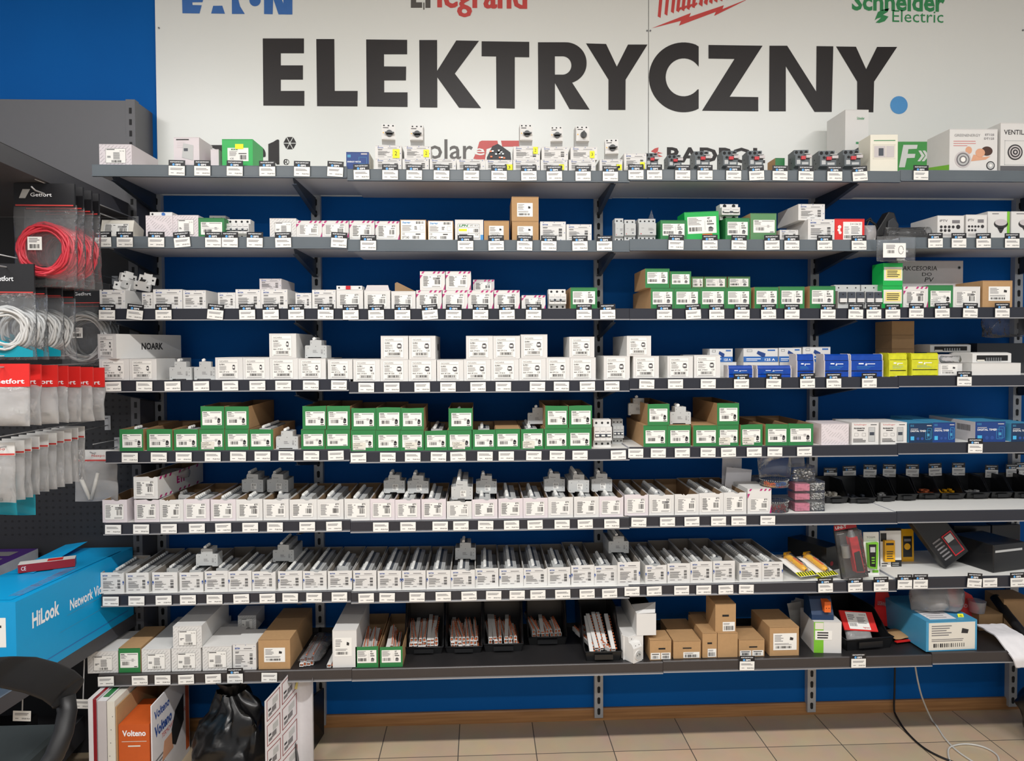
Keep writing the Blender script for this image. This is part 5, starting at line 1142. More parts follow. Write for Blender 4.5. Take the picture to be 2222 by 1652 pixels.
q = MB(); q.box(-w/2, w/2, 0, .004, 0, h, 'label_paper'); q.rect(0, w/2, 0, h*.22, Y1, 'black_plastic'); q.rect(-w*.48, -w*.2, h*.72, h*.94, Y1, 'black_plastic'); q.lines(-w*.45, -w*.1, h*.04, h*.16, 2, Y1, 'ink', .4, .3); q.lines(w*.05, w*.42, h*.06, h*.16, 2, Y2, 'mcb', .4, .2); q.build('card', e)
q = MB(); q.prism([(-w*.38,h*.20),(w*.10,h*.20),(w*.10,h*.76),(-w*.38,h*.76)], -.016, -.001, 'y', 'yellow'); q.lines(-w*.3, w*.02, h*.26, h*.5, 4, -.0165, 'ink', .4, .5); q.rect(-w*.32, w*.04, h*.64, h*.70, -.0165, 'ink'); q.build('tester_body', e)
e, w, h = blister(1957, 1984, 1149, 1219, '', 'narrow yellow card with a black panel and yellow dial', 0)
q = MB(); q.box(-w/2, w/2, 0, .004, 0, h, 'yellow'); q.rect(-w*.38, w*.36, h*.14, h*.78, Y1, 'black_plastic'); q.disc(-w*.04, h*.46, w*.26, Y2, 'yellow', 20); q.rect(-w*.3, w*.26, h*.62, h*.70, Y2, 'ink_light'); q.build('card', e)
for i, (a, b_, yt, yb, c, lab) in enumerate(((1876,1920,1143,1196,'gondola_dark','grey and black pack at the back behind the green tester'),(1922,1956,1141,1196,'black_plastic','black tester pack at the back behind the white card'))):
    e, w, h = blister(a, b_, yt, yb, '', lab, 0); q = MB(); q.box(-w/2, w/2, 0, .02, 0, h, c); q.rect(-w*.3, w*.4, h*.6, h*.85, Y1, 'mcb' if i == 0 else 'ink'); q.build('card', e)
p0 = G(2085, 1236, zs(2085)); w, h = .125, .235
e = thing('clamshell_pack', (p0.x-.015, p0.y, p0.z+.040), 'brown black clamshell pack tilted left with a red outlined meter', 'tester', 0, None, -.1, -.62); q = MB(); q.prism([(-w/2,.0),(w/2,.0),(w/2,h),(-w/2,h)], 0, .045, 'y', 'black_plastic'); q.build('case', e, bevel=.004)
q = MB(); q.prism([(w*.02,h*.08),(w*.40,h*.08),(w*.40,h*.50),(w*.02,h*.50)], -.003, -.001, 'y', 'red_plastic'); q.rect(w*.05, w*.37, h*.10, h*.48, -.0035, 'gondola_dark'); q.rect(w*.08, w*.34, h*.34, h*.46, -.004, 'mcb'); q.rect(w*.08, w*.2, h*.82, h*.92, -.0015, 'red_plastic')
for k in range(6): q.rect(-w*.35, -w*.05, h*(.12+.07*k), h*(.15+.07*k), -.0015, 'ink_light')
q.build('printed_front', e)
for a, b_, yt, yb, dep, rz, lab, c in ((2146,2235,1180,1240,.2,.25,'long black plastic case at the right end','black_plastic'),(2070,2150,1141,1205,.05,0,'black pack with purple stripe behind the tilted pack','black_plastic'),(2152,2215,1139,1195,.04,0,'black pack with red stripe at the back right','black_plastic')):
    Y = insY((a+b_)/2, yb, 7); cx, yf, z0, w, h = put(7, a, b_, yt, dep, Y+.398); e = thing('dark_case', (cx, yf, z0), lab+' on the seventh shelf', 'case', rz); q = MB(); q.box(-w/2, w/2, 0, dep, 0, h, c); q.build('case', e, bevel=.004); q = MB(); q.rect(-w*.45, w*.4, h*.30 if yt < 1150 else h*.72, h*.42 if yt < 1150 else h*.8, Y1, 'dark_red' if yt < 1150 else 'mcb'); q.build('stripe', e)
# ================================================================ shelf 8
S8 = 'white diagonal print box with framed label'
carton(8, 190, 256, 1414, st_schell, S8+', lower row', dep=.2, rz=.02)
carton(8, 257, 305, 1407, st_green, 'green fronted brown box between white diagonal print boxes', dep=.22, front='green_card', side='brown_card', kw={'icon': False, 'z': (.2,.8)})
carton(8, 307, 370, 1409, st_schell, S8+', lower row', dep=.34)
carton(8, 372, 436, 1407, st_schell, S8+', lower row', dep=.34)
carton(8, 439, 503, 1403, st_schell, S8+', lower row', dep=.2)
carton(8, 375, 438, 1359, st_schell, 'white diagonal print box stacked on the lower row', dep=.3, up=True)
carton(8, 505, 556, 1398, st_eaton2, 'white box with blue marks beside a tall brown carton', dep=.15)
carton(8, 470, 526, 1402, st_schell, None, dep=.14, ins=.225); PEND.append((COL.objects[-2] if False else [o for o in COL.objects if o.name.startswith('carton') and o.type == 'EMPTY'][-1], 'white box hidden low at the back behind the front row', 8, 'box', None))
carton(8, 480, 535, 1372, st_schell, 'grey shaded white box stacked behind the front row', dep=.13, ins=.225, up=True)
carton(8, 516, 556, 1336, st_schell, 'highest white box at the back left of the brown carton', dep=.12, ins=.235, up=True)
carton(8, 560, 630, 1388, st_brown, 'tall brown carton with a white label', dep=.34, front='brown_card', kw={'a':-.32,'b_':.34,'z0':.24,'z1':.72}, rz=-.02)
carton(8, 721, 774, 1368, st_brown, 'tall white carton with black print beside the green trays', dep=.33, kw={'a':-.42,'b_':.3,'z0':.3,'z1':.8})
for a, b_, d in ((771,821,'left'),(824,874,'right')):
    e = tray(8, a, b_, 1403, st_green2, None, dep=.35, front='green_card', side='brown_card', notch=False); tag(e, 'open green fronted tray of copper busbars, %s of the pair' % d, 'tray')
# busbars
def busbar_proto():
    o = None; q = MB(); L = .21
    q.box(-.008,.008,0,L,.0,.0014,'white_card'); q.box(-.008,-.0068,0,L,.0015,.012,'white_card'); q.box(.0068,.008,0,L,.0015,.012,'white_card'); q.box(-.0067,.0067,0,L,.0108,.012,'white_card'); o = q.build('busbar'); q = MB()
    q.box(-.003,.003,.002,L-.002,.004,.0100,'copper')
    for k in range(12): y = .008+k*.0172; q.box(.0081,.0155,y,y+.007,.003,.0065,'copper')
    q.build('copper_teeth', o); return o
BP = busbar_proto(); first = True
def bus(x, y, z, rz, rx, ry, label, sc=1.0, dz=0):
    global first
    if ry: z += .0085; x += .006
    o = BP if first else copy_tree(BP); first = False
    o.location = (x, y, z); o.rotation_euler = (rx, ry, rz); tag(o, label, 'busbar', label.replace('white and copper ', '')+' group')
rr = random.Random(21)
def fill(px0, px1, ypx, ybase, n, label, rx=(.0,.12), zlift=.012, spread=.1, layers=3):
    z = SZ[8, bay_of(px0, 8)]; Y = G((px0+px1)/2, ybase, z).y; xa = P(px0, ypx, Y).x+.012; xb = P(px1, ypx, Y).x-.012
    for i in range(n):
        l = i % layers; x = xa+(xb-xa)*((i//layers)+.5)/max(1, math.ceil(n/layers)); bus(x+rr.uniform(-.003,.003), Y+.012+rr.uniform(0,.008)+.004*l, z+zlift+l*.0135, rr.uniform(-spread, spread)*.5, rr.uniform(*rx), rr.choice((0, -math.pi/2, -math.pi/2)), label)
fill(774,818,1403,1441,6,'white and copper busbar in the left green tray', layers=2, zlift=.028); fill(828,870,1403,1441,8,'white and copper busbar in the right green tray', layers=3, zlift=.02)
B8 = 'deep black plastic bin'
bl8 = [(877,962,1405,1422,.33,'first'),(966,1047,1404,1420,.33,'second'),(1049,1136,1398,1417,.31,'third'),(1145,1231,1383,1402,.25,'fourth')]
for i, (a, b_, yt, yb, dep, nm) in enumerate(bl8):
    bin_(8, a, b_, yt, yb, dep, .195, B8+' of busbars')
    fill(a+4, b_-4, yt, yb, (21,21,18,21)[i], 'white and copper busbar in the %s deep black bin' % nm, layers=3, zlift=.016, rx=(.03,.15))
e, cx, yf, z0, w, h = bin_(8, 1270, 1350, 1415, 1437, .34, .17, 'longest black bin with upright busbars')
for i in range(9): bus(cx-w*.30+i*w*.075, yf+.02+rr.uniform(0,.05), z0+.02+.006*(i % 3), rr.uniform(-.05,.06), .25+rr.uniform(0,.14), (0, -math.pi/2)[i % 2], 'white and copper busbar sticking up in the longest bin')
z = SZ[8,0]+.001
for i in range(8): bus(P(650+7*(i % 4)+3, 1430, -.39).x, -.385+.004*i, z+.002+.0135*(i//4), -.05, .04, (0, -math.pi/2)[i % 2], 'white and copper busbar in the plastic wrapped bundle')
q = MB(); pillow(q, .085, .27, .05, 'smoke_clear', 31, .005); q.xf(Matrix.Rotation(-math.pi/2, 4, 'X')); p = P(668, 1430, -.39); tag(q.build('plastic_sleeve', None, (p.x+.002, -.38, z+.022), (.0,0,-.05)), 'clear plastic sleeve wrapped around a busbar bundle', 'sleeve')
bus(P(713,1438,-.4).x, -.395, z+.001, 0, 0, 0, 'white and copper busbar lying alone beside the tall white carton')
# white long boxes, socket, brown cartons
carton(8, 1352, 1396, 1380, st_none, 'long plain white carton lying beneath an opened one', dep=.33, ins=.02)
e = carton(8, 1381, 1424, 1332, st_none, 'long plain white carton with its end flap lifted', dep=.32, ins=.02, up=False, front='white_card'); e.location.z += .0
for i, r_ in enumerate(REG): pass
zt = [t for t in REG if t[0] == 8][-2][5]; e.location.z = zt+.0005
for ch in e.children:
    for v in ch.data.vertices: v.co.z = min(v.co.z, P(1400,1332,-.378).z-zt)
q = MB(); h_ = P(1400,1332,-.378).z-zt; w_ = e['_w']; q.add([(-w_/2,0,h_),(w_/2-.004,.0,h_+.002),(w_/2+.01,.05,h_+.028),(-w_/2,.10,h_+.002)], [(0,1,2,3)], 'white_card'); q.build('lifted_flap', e)
p = P(1386, 1438, -.40); X0 = P(1363,1420,-.4).x; X1 = P(1405,1420,-.4).x
e = thing('modular_socket', ((X0+X1)/2, -.404, SZ[8,1]+.001), 'white modular power socket standing at the shelf edge', 'socket', .62); q = MB(); w = .05; h = .098
q.prism([(.0,0),(.068,0),(.068,h),(.03,h),(.026,h*.80),(.012,h*.76),(.0,h*.60)], -w/2, w/2, 'x', 'white_card')
for x in (-.010,.010): q.disc(x, h*.90, .0022, .0255, 'hole', 8); q.disc(x, h*.69, .002, .0035, 'hole', 8)
q.build('housing', e, bevel=.001); q = MB(); q.cyl((0, h*.30), .0195, -.003, 0, 'y', 'white_card', 28); q.disc(0, h*.30, .017, -.0034, 'mcb', 28); q.disc(-.008, h*.30, .0025, -.0038, 'hole', 10); q.disc(.008, h*.30, .0025, -.0038, 'hole', 10); q.cyl((0, h*.37), .002, -.012, -.0034, 'y', 'steel', 8); q.build('socket_face', e)
carton(8, 1410, 1457, 1389, st_mini2, 'small brown carton with two barcode labels beside the socket', dep=.1, ins=.01, front='brown_card')
carton(8, 1461, 1521, 1391, st_mini, 'small brown carton with one barcode label', dep=.12, ins=.01, front='brown_card')
carton(8, 1448, 1506, 1366, st_none, 'plain brown carton behind the small labelled one', dep=.12, ins=.16, front='brown_card')
carton(8, 1524, 1556, 1374, st_mini, 'narrow brown carton with barcode label under a taller stack', dep=.2, ins=.012, front='brown_card')
carton(8, 1557, 1601, 1374, st_none, 'plain brown carton under the stacked brown one', dep=.2, ins=.012, front='brown_card')
carton(8, 1508, 1545, 1346, st_none, 'plain brown carton standing at the back of the group', dep=.1, ins=.23, front='brown_card')
carton(8, 1552, 1597, 1311, st_mini, 'brown carton with barcode label on top of the stack', dep=.12, ins=.02, up=True, front='brown_card')
carton(8, 1603, 1659, 1388, st_mini2, 'small brown carton with two labels left of the biggest', dep=.14, ins=.014, front='brown_card')
carton(8, 1670, 1734, 1361, st_brown, 'big brown carton with a wide white label', dep=.2, ins=.014, front='brown_card', kw={'a':-.38,'b_':.42,'z0':.2,'z1':.78})
q = MB(); p = P(1726, 1290, -.1)
for k in range(5): 
    s0 = len(q.v); q.box(-.03,.03,0,.001,-.12,.0,'foil'); q.xf(Matrix.Translation((k*.014, k*.010, 0))@Matrix.Rotation(.1*(k-2), 4, 'Y')@Matrix.Rotation(.3*((k % 2)-.5), 4, 'Z'), s0)
tag(q.build('foil_sachets', None, (p.x-.02, p.y-.03, SZ[8,2]+.125)), 'silver printed sachets standing behind the biggest brown carton', 'sachets')
def st_wg(q, w, h, r):
    q.rect(-w/2, -w*.15, 0, h*.99, Y1, 'lime'); q.rect(-w*.46, -w*.16, h*.76, h*.97, Y2, 'cream_card'); q.rect(-w*.46, w*.16, h*.42, h*.72, Y2, 'label_paper'); q.lines(-w*.38, w*.06, h*.45, h*.69, 3, Y2-.0003, 'ink', .55, .15, r)
carton(8, 1767, 1825, 1350, st_wg, 'white and green box carrying a black relay', dep=.16, ins=.03, rz=-.10)
cx, yf, z0, w, h = put(8, 1762, 1809, 1301, .08, .05, True); e = thing('relay', (cx, yf, z0), 'black relay with orange connector on a white green box', 'relay', -.08); q = MB(); hw = w/2
q.prism([(0,0),(.09,0),(.09,h),(.04,h),(.03,h*.9),(.0,h*.25),(0,0)][:-1], -hw, hw, 'x', 'dark_blue_box'); q.build('housing', e, bevel=.001); q = MB(); q.box(hw*.05, hw*.62, -.012, .03, h*.42, h*.92, 'orange'); q.disc(hw*.22, h*.62, .002, -.0125, 'hole'); q.disc(hw*.45, h*.62, .002, -.0125, 'hole'); q.build('orange_connector', e)
e, cx, yf, z0, w, h = bin_(8, 1833, 1944, 1386, 1412, .30, .13, 'wide black bin holding a red and white packet', rz=.12)
e = thing('red_packet', (cx-.01, yf+.05, z0+.062), 'red packet with big white label leaning in the black bin', 'packet', .05, None, -.75, .10); q = MB(); q.box(-.075,.075,0,.006,0,.085,'red_card'); q.build('packet', e)
q = MB(); q.rect(-.05,.045,.006,.080,Y1,'label_paper'); q.lines(-.045,-.01,.045,.07,3,Y2,'ink_light'); q.text('0 019 01', .01,.066,.038,.073,Y2,'ink'); q.bars(-.045,-.012,.018,.032,Y2,'ink',12); q.text('legrand', .012,.010,.040,.018,Y2,'logo_red',.02); q.lines(-.005,.035,.03,.06,5,Y2,'ink_light'); q.build('label', e)
q = MB(); pillow(q, .11, .07, .04, 'milky_bag', 41, .008); tag(q.build('plastic_bag', None, (cx-.02, yf+.04, z0+.012), (-.6,0,0)), 'small clear bag of white parts under the red packet', 'bag')
p = G(1965, 1392, SZ[8,3]); e = thing('red_packet', (p.x, p.y, p.z+.001), 'flat red trimmed packet lying between bin and blue box', 'packet', .2); q = MB(); pillow(q, .10, .10, .014, 'brown_card', 51, .004); q.xf(Matrix.Rotation(-math.pi/2, 4, 'X')@Matrix.Translation((0,-.012,0))); q.build('packet', e); q = MB(); q.box(-.055,.055,-.012,.002,.002,.006,'red_card'); q.build('red_hem', e)
e = carton(8, 2008, 2122, 1347, st_brown, 'blue box with a wide grey label, filled with plastic bags', dep=.3, ins=.006, front='cyan_edge', side='cyan_edge', rz=.04, kw={'a':-.45,'b_':.46,'z0':.04,'z1':.94,'paper':'cream_card'}, lid=False)
q = MB(); q.box(-.085,.03,0,.10,0,.0008,'paper_sheet'); 
for k in range(4): q.quad((-.075,.015+.02*k,.0010),(.0,.015+.02*k,.0010),(.0,.020+.02*k,.0010),(-.075,.020+.02*k,.0010),'ink_light')
tag(q.build('leaflet', None, (e.location.x, e.location.y+.015, e.location.z+e['_h']+.0008), (0,0,.04)), 'white printed leaflet lying on the front of the blue box', 'leaflet')
for i, (dx, dz, w_, lab, m_) in enumerate(((-.02,.0,.15,'crumpled grey plastic bag in the blue box','milky_bag'),(.06,.0,.12,'grey plastic bag hanging out of the blue box','milky_bag'))):
    q = MB(); pillow(q, w_, .10, .15, m_, 60+i, .018); tag(q.build('plastic_bag', None, (e.location.x+dx, e.location.y+.12, e.location.z+e['_h']+.002)), lab, 'bag')
q = MB(); q.box(-.012,.012,0,.0006,0,.016,'yellow_note'); q.text('45', -.006,.004,.006,.012,-.0004,'hole'); p = P(2086,1338,-.36); tag(q.build('yellow_sticker', None, (p.x, -.36, p.z-.006), (-.5,0,0)), 'yellow price sticker with a black number on the grey bag', 'sticker')
for a, b_, yt, ins, lab, rz, ry in ((1890,1938,1285,.25,'red printed sheet leaning behind the black bin',.3,.25),(2030,2108,1284,.26,'red printed sheet leaning behind the blue box',-.3,.35)):
    cx, yf, z0, w, h = put(8, a, b_, yt, .004, ins); e = thing('red_sheet', (cx, yf, z0+.02), lab, 'sheet', rz, None, -.15, ry); q = MB(); q.prism([(-w/2,0),(w/2,0),(w/2,h*.6),(w*.2,h*.9),(-w/2,h)], 0, .002, 'y', 'red_card'); q.build('sheet', e); q = MB(); q.text('LEGRAND', -w*.35, h*.5, w*.2, h*.6, Y1, 'mcb'); q.build('print', e)
carton(8, 2124, 2176, 1333, st_none, 'brown carton behind the blue box', dep=.12, ins=.2, front='brown_card'); carton(8, 2178, 2240, 1300, st_none, 'brown carton at the far right behind the film roll', dep=.12, ins=.22, front='brown_card')
p = P(2120, 1300, -.17); q = MB(); q.cyl((0,0), .03, 0, .05, 'z', 'milky_bag', 24, r2=.036); tag(q.build('plastic_cup', None, (p.x, p.y, [t for t in REG if t[0] == 8][-2][5]+.001)), 'clear plastic cup on the brown carton behind the blue box', 'cup')
q = MB(); a = P(2131,1372,-.30); b_ = P(2190,1372,-.30)
def roll(u, v):
    t = v*1.0; x = (a.x+.005)+(b_.x-a.x)*u+.05*t*t; y = -.26-.165*min(1, t*1.25)-.01*math.sin(t*3); z = SZ[8,3]+.055-.02*t-max(0, t-.45)*.17+.004*noise.noise(Vector((u*6, v*9, 2))); return (x, y, z)
sgrid(q, roll, 12, 18, 'paper_sheet'); n_ = len(q.v); 
sgrid(q, lambda u, v: tuple(Vector(roll(u, v))-Vector((0,-.004,.004))), 12, 18, 'paper_sheet'); tag(q.build('protective_film'), 'roll of white film draped over the right shelf edge', 'film'); 
q = MB(); pts = [P(2158,1296,-.12), P(2186,1334,-.2), P(2212,1366,-.28), P(2240,1396,-.36), P(2275,1430,-.42)]; q.tube([tuple(p_) for p_ in pts], .02, 'black_rubber', 12); tag(q.build('black_hose'), 'thick black hose bending down beside the white film', 'hose')
# ================================================================ shelf 2 and 4 plastic items
z2 = SZ[2,2]+.0006
q = MB(); p = P(1886, 500, -.36); pillow(q, .05, .065, .05, 'milky_bag', 71, .004); tag(q.build('plastic_bag', None, (p.x, p.y, z2+.001)), 'small clear bag beside the red box', 'bag')
e = thing('cable_lamp', (P(1925,500,-.25).x, -.25, z2+.001), 'black device with cord in a clear bag behind the hanging bag', 'device'); q = MB()
q.prism([(-.035,0),(.04,0),(.045,.06),(.02,.135),(-.005,.14),(-.03,.10),(-.055,.06),(-.055,.0)], -.02, .03, 'y', 'black_rubber'); q.prism([(-.02,.03),(.03,.03),(.034,.085),(.012,.115),(-.012,.10)], -.03, -.0202, 'y', 'gondola_dark'); q.build('housing', e, bevel=.004)
q = MB(); q.tube([(-.03,0,.05),(-.06,-.01,.09),(-.085,-.01,.105),(-.095,-.01,.08),(-.075,-.01,.03),(-.09,-.01,.01)], .005, 'black_rubber', 8); q.tube([(-.05,0,.08),(-.075,.0,.115),(-.095,0,.10)], .004, 'black_rubber', 8); q.build('cord', e)
e = thing('cable_bundle', (P(1985,500,-.34).x, -.34, z2+.001), 'coiled black cables in a clear bag left of the white boxes', 'cables'); q = MB()
for k in range(7): q.tube([((.085-.004*k)*math.cos(t*.5)*.9, .02+(.03-.003*k)*math.sin(t*.5), .012+.006*k+.006*math.sin(t)) for t in range(13)], .0055, 'black_rubber', 7)
q.build('coiled_cable', e); q = MB(); s0 = 0; pillow(q, .24, .065, .09, 'clear_bag', 74, .008, y0=.02); q.build('clear_bag', e)
e = thing('hanging_packet', (P(1940,512,-.42).x, -.424, SZ[2,2]), 'clear packet with a white barcode label hanging over the shelf rail', 'packet'); w, h = .155, .098; q = MB(); pillow(q, w, h, .022, 'clear_bag', 77, .006, z0=-h+.01, y0=-.014); q.build('clear_bag', e)
q = MB(); s0 = 0; q.box(-.062,.03,-.027,-.0262,-.075,-.018,'label_paper'); q.bars(-.045,-.015,-.058,-.046,-.0275,'ink',12); q.lines(-.05,-.005,-.042,-.024,4,-.0275,'ink_light'); q.tube([(.01+.01*math.cos(t), -.0278, -.045+.016*math.sin(t)) for t in [k*.5 for k in range(13)]], .0007, 'ink', 4); q.build('label', e)
q = MB()
for k in range(10): x = rr.uniform(-.06,.055); zz = rr.uniform(-.085,-.02); q.box(x, x+.016, -.018, -.010, zz, zz+.008, rr.choice(('foil','white_card','mcb')))
q.build('white_clips', e)['kind'] = 'stuff'
q = MB(); p = P(1410, 500, -.3); 
s0 = 0; q.add([(-.04,0,0),(.045,0,0),(.045,.06,0),(-.04,.06,0),(.012,.02,.14),(.016,.03,.14)], [(0,1,4),(1,2,5,4),(2,3,5),(3,0,4,5)], 'clear_bag'); tag(q.build('plastic_bag', None, (p.x, p.y, SZ[2,2]+.001)), 'peaked clear bag standing behind the contactors', 'bag')
q = MB(); p = P(2062, 782, -.36); pillow(q, .085, .03, .06, 'clear_bag', 81, .006); tag(q.build('plastic_bag', None, (p.x, p.y, [t for t in REG if t[0] == 4 and abs(t[1]-P(2037,800,-.39).x) < .02][-1][5]+.001)), 'clear bag of small metal parts on the small white box', 'bag')
q = MB(); p = P(2150, 742, -.1); pillow(q, .2, .12, .06, 'clear_bag', 82, .012); tag(q.build('plastic_bag', None, (p.x+.06, p.y, SZ[4,3]+.10+.06)), 'large clear bag resting on the dark box at the right', 'bag')
# loose breakers lying on the first box of shelf three and on other boxes
for i, (px, py, rz) in enumerate(((245,626,.4),(268,624,1.2),(290,627,.2),(262,607,.9),(300,612,.5))):
    p = P(px, 640, -.33); zz = P(px, py, -.33).z; e = thing('small_breaker', (p.x, p.y, max(zz, SZ[3,0]+.078)), 'white breaker in the tumbled heap at the left, %s piece' % ORD[i+1], 'circuit breaker', rz, 'tumbled breakers on the third shelf', .3); e.rotation_euler = (.25*(i % 3), .2, rz)
    e['label'] = 'white circuit breaker in the tumbled heap on the leftmost white box'
    q = MB(); q.prism([(0,0),(.06,0),(.06,.03),(.045,.03),(.045,.04),(.015,.04),(.015,.03),(0,.03)], 0, .0175, 'y', 'white_card'); q.box(.02,.04,-.0006,.016,.0405,.042,'hole'); q.disc(.01,.018,.004,-.0005,'hole',10); q.disc(.05,.018,.004,-.0005,'hole',10); q.build('housing', e)
e = thing('switch_row', (P(759,625,-.36).x, -.37, [t for t in REG if t[0] == 3 and abs(t[1]-P(731,650,-.394).x) < .02][0][5]+.0006), 'white switch disconnector with red toggle lying on a white box', 'switch'); q = MB(); q.box(-.05,.05,0,.06,0,.017,'white_card'); q.box(-.035,.035,-.004,0,.002,.014,'white_card')
for x in (-.04,.04): q.disc(x,.009,.0035,-.0006,'hole',10)
q.build('housing', e); q = MB(); q.box(-.012,.006,-.010,-.004,.002,.016,'red_plastic'); q.build('red_toggle', e)
e = thing('small_device', (P(348,465,-.37).x, -.37, [t for t in REG if t[0] == 2 and abs(t[1]-P(316,488,-.394).x) < .02][0][5]+.0006), 'white device with a blue dial lying on the pale pink box', 'device', 0); q = MB(); q.box(-.04,.045,0,.05,0,.017,'white_card'); q.disc(-.03,.009,.004,-.0006,'hole',12); q.build('housing', e); q = MB(); q.cyl((.012,.009), .0065, -.003, 0, 'y', 'logo_blue', 16); q.build('blue_dial', e)
breaker3(2, 489, 540, 474, 'white multi pole modular device beside the green box', .03, poles=4, cat='modular device')
breaker3(2, 450, 486, 466, 'white device behind the green box at the left', .2, poles=2, cat='modular device')
# ================================================================ left shelving unit
GX = -1.443; GY = -.16
e = empty('gondola_unit', (-1.9, GY, 0), 0, 'dark grey metal shelving unit with perforated back at the left', 'shelving unit')
def L(x, y, z): return (x+1.9, y-GY, z)
zt = P(150, 217, GY).z
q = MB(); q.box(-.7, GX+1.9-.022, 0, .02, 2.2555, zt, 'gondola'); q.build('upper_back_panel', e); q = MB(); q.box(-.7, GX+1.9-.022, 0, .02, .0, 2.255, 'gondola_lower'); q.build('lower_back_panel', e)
q = MB(); q.box(GX+1.9-.0215, GX+1.9+.016, -.004, .03, 0, zt+.004, 'gondola')
z = .1
while z < zt-.03: q.rect(GX+1.9-.008, GX+1.9+.003, z, z+.024, -.0046, 'hole'); z += .047
q.build('slotted_post', e)
q = MB(); q.box(GX+1.9+.0115, GX+1.9+.0145, .0305, .158, 0, zt, 'gondola'); q.build('side_panel', e)
q = MB(); zz = .72
mrows = [(.52,1.44)]
z = .93
while z < 1.62:
    x = -.68
    while x < GX+1.9-.03: q.rect(x, x+.008, z, z+.008, -.0008, 'hole'); x += .028
    z += .028
q.build('peg_holes', e)
def gshelf(ztop, th, yfront, part, x1=-1.462, x2=-1.395):
    q = MB() 
    q.add([L(-2.6,GY-.002,ztop),L(x1,GY-.002,ztop),L(x2,yfront,ztop),L(-2.6,yfront,ztop),L(-2.6,GY-.002,ztop-th),L(x1,GY-.002,ztop-th),L(x2,yfront,ztop-th),L(-2.6,yfront,ztop-th)], [(0,3,2,1),(4,5,6,7),(1,2,6,5),(3,7,6,2)], 'gondola_shelf')
    q.add([L(x1+.001,GY-.002,ztop+.001),L(x2+.001,yfront,ztop+.001),L(x2-.006,yfront,ztop+.001),L(x1-.006,GY-.002,ztop+.001)], [(0,3,2,1)], 'gondola'); q.build(part, e)
gshelf(2.3145, .057, -1.12, 'top_shelf'); gshelf(.5935, .052, -1.06, 'lower_shelf', -1.4575, -1.56); gshelf(.16, .10, -1.06, 'base_shelf', -1.68, -1.62)
# hooks
def hook(x, z, y0, label, tagw=False):
    h = thing('display_hook', (x, GY-.0006, z), label, 'hook', 0, 'display hooks on the left unit'); q = MB(); q.tube([(0,-.004,0),(0,y0+.16,0),(0,y0+.14,.008)], .0025, 'steel_dark', 6); q.tube([(0,-.004,.03),(0,y0+.16,.036)], .002, 'steel_dark', 6); q.box(-.012,.012,-.004,0,-.02,.04,'steel_dark'); q.build('wire', h)
    if tagw:
        q = MB(); q.box(-.028,.028,y0+.128,y0+.130,-.006,.036,'label_paper'); q.rect(-.028,.028,.026,.040,y0+.1275,'header_black'); q.rect(-.02,.02,.031,.034,y0+.127,'white_print'); q.rect(-.018,.02,.014,.017,y0+.127,'ink_light'); q.rect(.0,.02,.002,.004,y0+.127,'ink'); q.build('tag', h)
def coil(q, cx, cy, cz, R, m, n=6, r=.0036, sx=1.0):
    for k in range(n):
        rk = R-.0055*(k % 4)-.0008*k; ph = k*.7
        q.tube([(cx+sx*rk*math.cos(t*math.pi/12)+.003*math.sin(ph+t), cy+.006*math.sin(t*math.pi/6+ph)-.005*(k//3), cz+rk*math.sin(t*math.pi/12)+.003*math.cos(ph*2+t)) for t in range(24)], r, m, 6, True)
def cable_bag(x, y, zc, R, mc, mh, label, grp, w=.20, h=.27, head=.07, teal=False, lab=True, seed=1, name='cable_bag'):
    b_ = thing(name, (x, y, zc-h*.45), label, 'packaged cable', random.Random(seed).uniform(-.12,.12), grp)
    q = MB(); coil(q, 0, -.002, h*.45, R, mc, 13, .0042); q.build('coiled_cable', b_); q = MB(); pillow(q, w, h, .034, 'clear_bag', seed, .006); q.build('clear_bag', b_)
    q = MB(); q.box(-w*.48, w*.48, -.004, .004, h*.98, h+head, mh); q.text('Getfort', -w*.22, h+head*.38, w*.12, h+head*.56, -.0046, 'white_print', .01); q.add([(-w*.40,-.0046,h+head*.3),(-w*.30,-.0046,h+head*.3),(-w*.22,-.0046,h+head*.72),(-w*.34,-.0046,h+head*.72)], [(0,1,2,3)], 'mcb'); q.rect(-w*.46, w*.46, h*.985, h*1.0, -.0046, 'logo_red'); q.build('header_card', b_)
    if lab: q = MB(); q.box(-.045,.0,-.023,-.0224,h*.44,h*.60,'label_paper'); q.bars(-.038,-.007,h*.46,h*.51,-.0236,'ink',9); q.lines(-.04,-.005,h*.53,h*.59,3,-.0236,'ink_light'); q.build('barcode_label', b_)
    if teal: q = MB(); q.add([(-w*.48,-.02,.01),(w*.48,-.02,.01),(w*.48,-.02,.03),(-w*.48,-.02,.09)], [(0,1,2,3)], 'teal'); q.build('teal_corner', b_)
p = P(100, 543, -.78)
for i in range(4):
    y = -.78+.052*i; cable_bag(p.x, y, p.z+.0, .088, 'cable_red', 'header_black', 'red cable coil in a clear bag, %s of the red row' % ('front one','second','third','rearmost')[i].replace('front one','foremost'), 'red cable bags on one hook', seed=10+i, lab=i == 0)
hook(p.x, p.z+.185, -.83, 'wire hook carrying the red cable bags')
p = P(18, 715, -.84)
for i in range(4): cable_bag(p.x, -.84+.075*i, p.z, .072, 'cable_grey', 'header_black', 'grey cable coil with teal corner bag, %s of the far left row' % ('foremost','second','third','rearmost')[i], 'grey cable bags at far left', teal=i < 3, lab=False, seed=20+i, w=.17, h=.22, head=.09)
hook(p.x, p.z+.20, -.88, 'wire hook carrying the teal cornered cable bags')
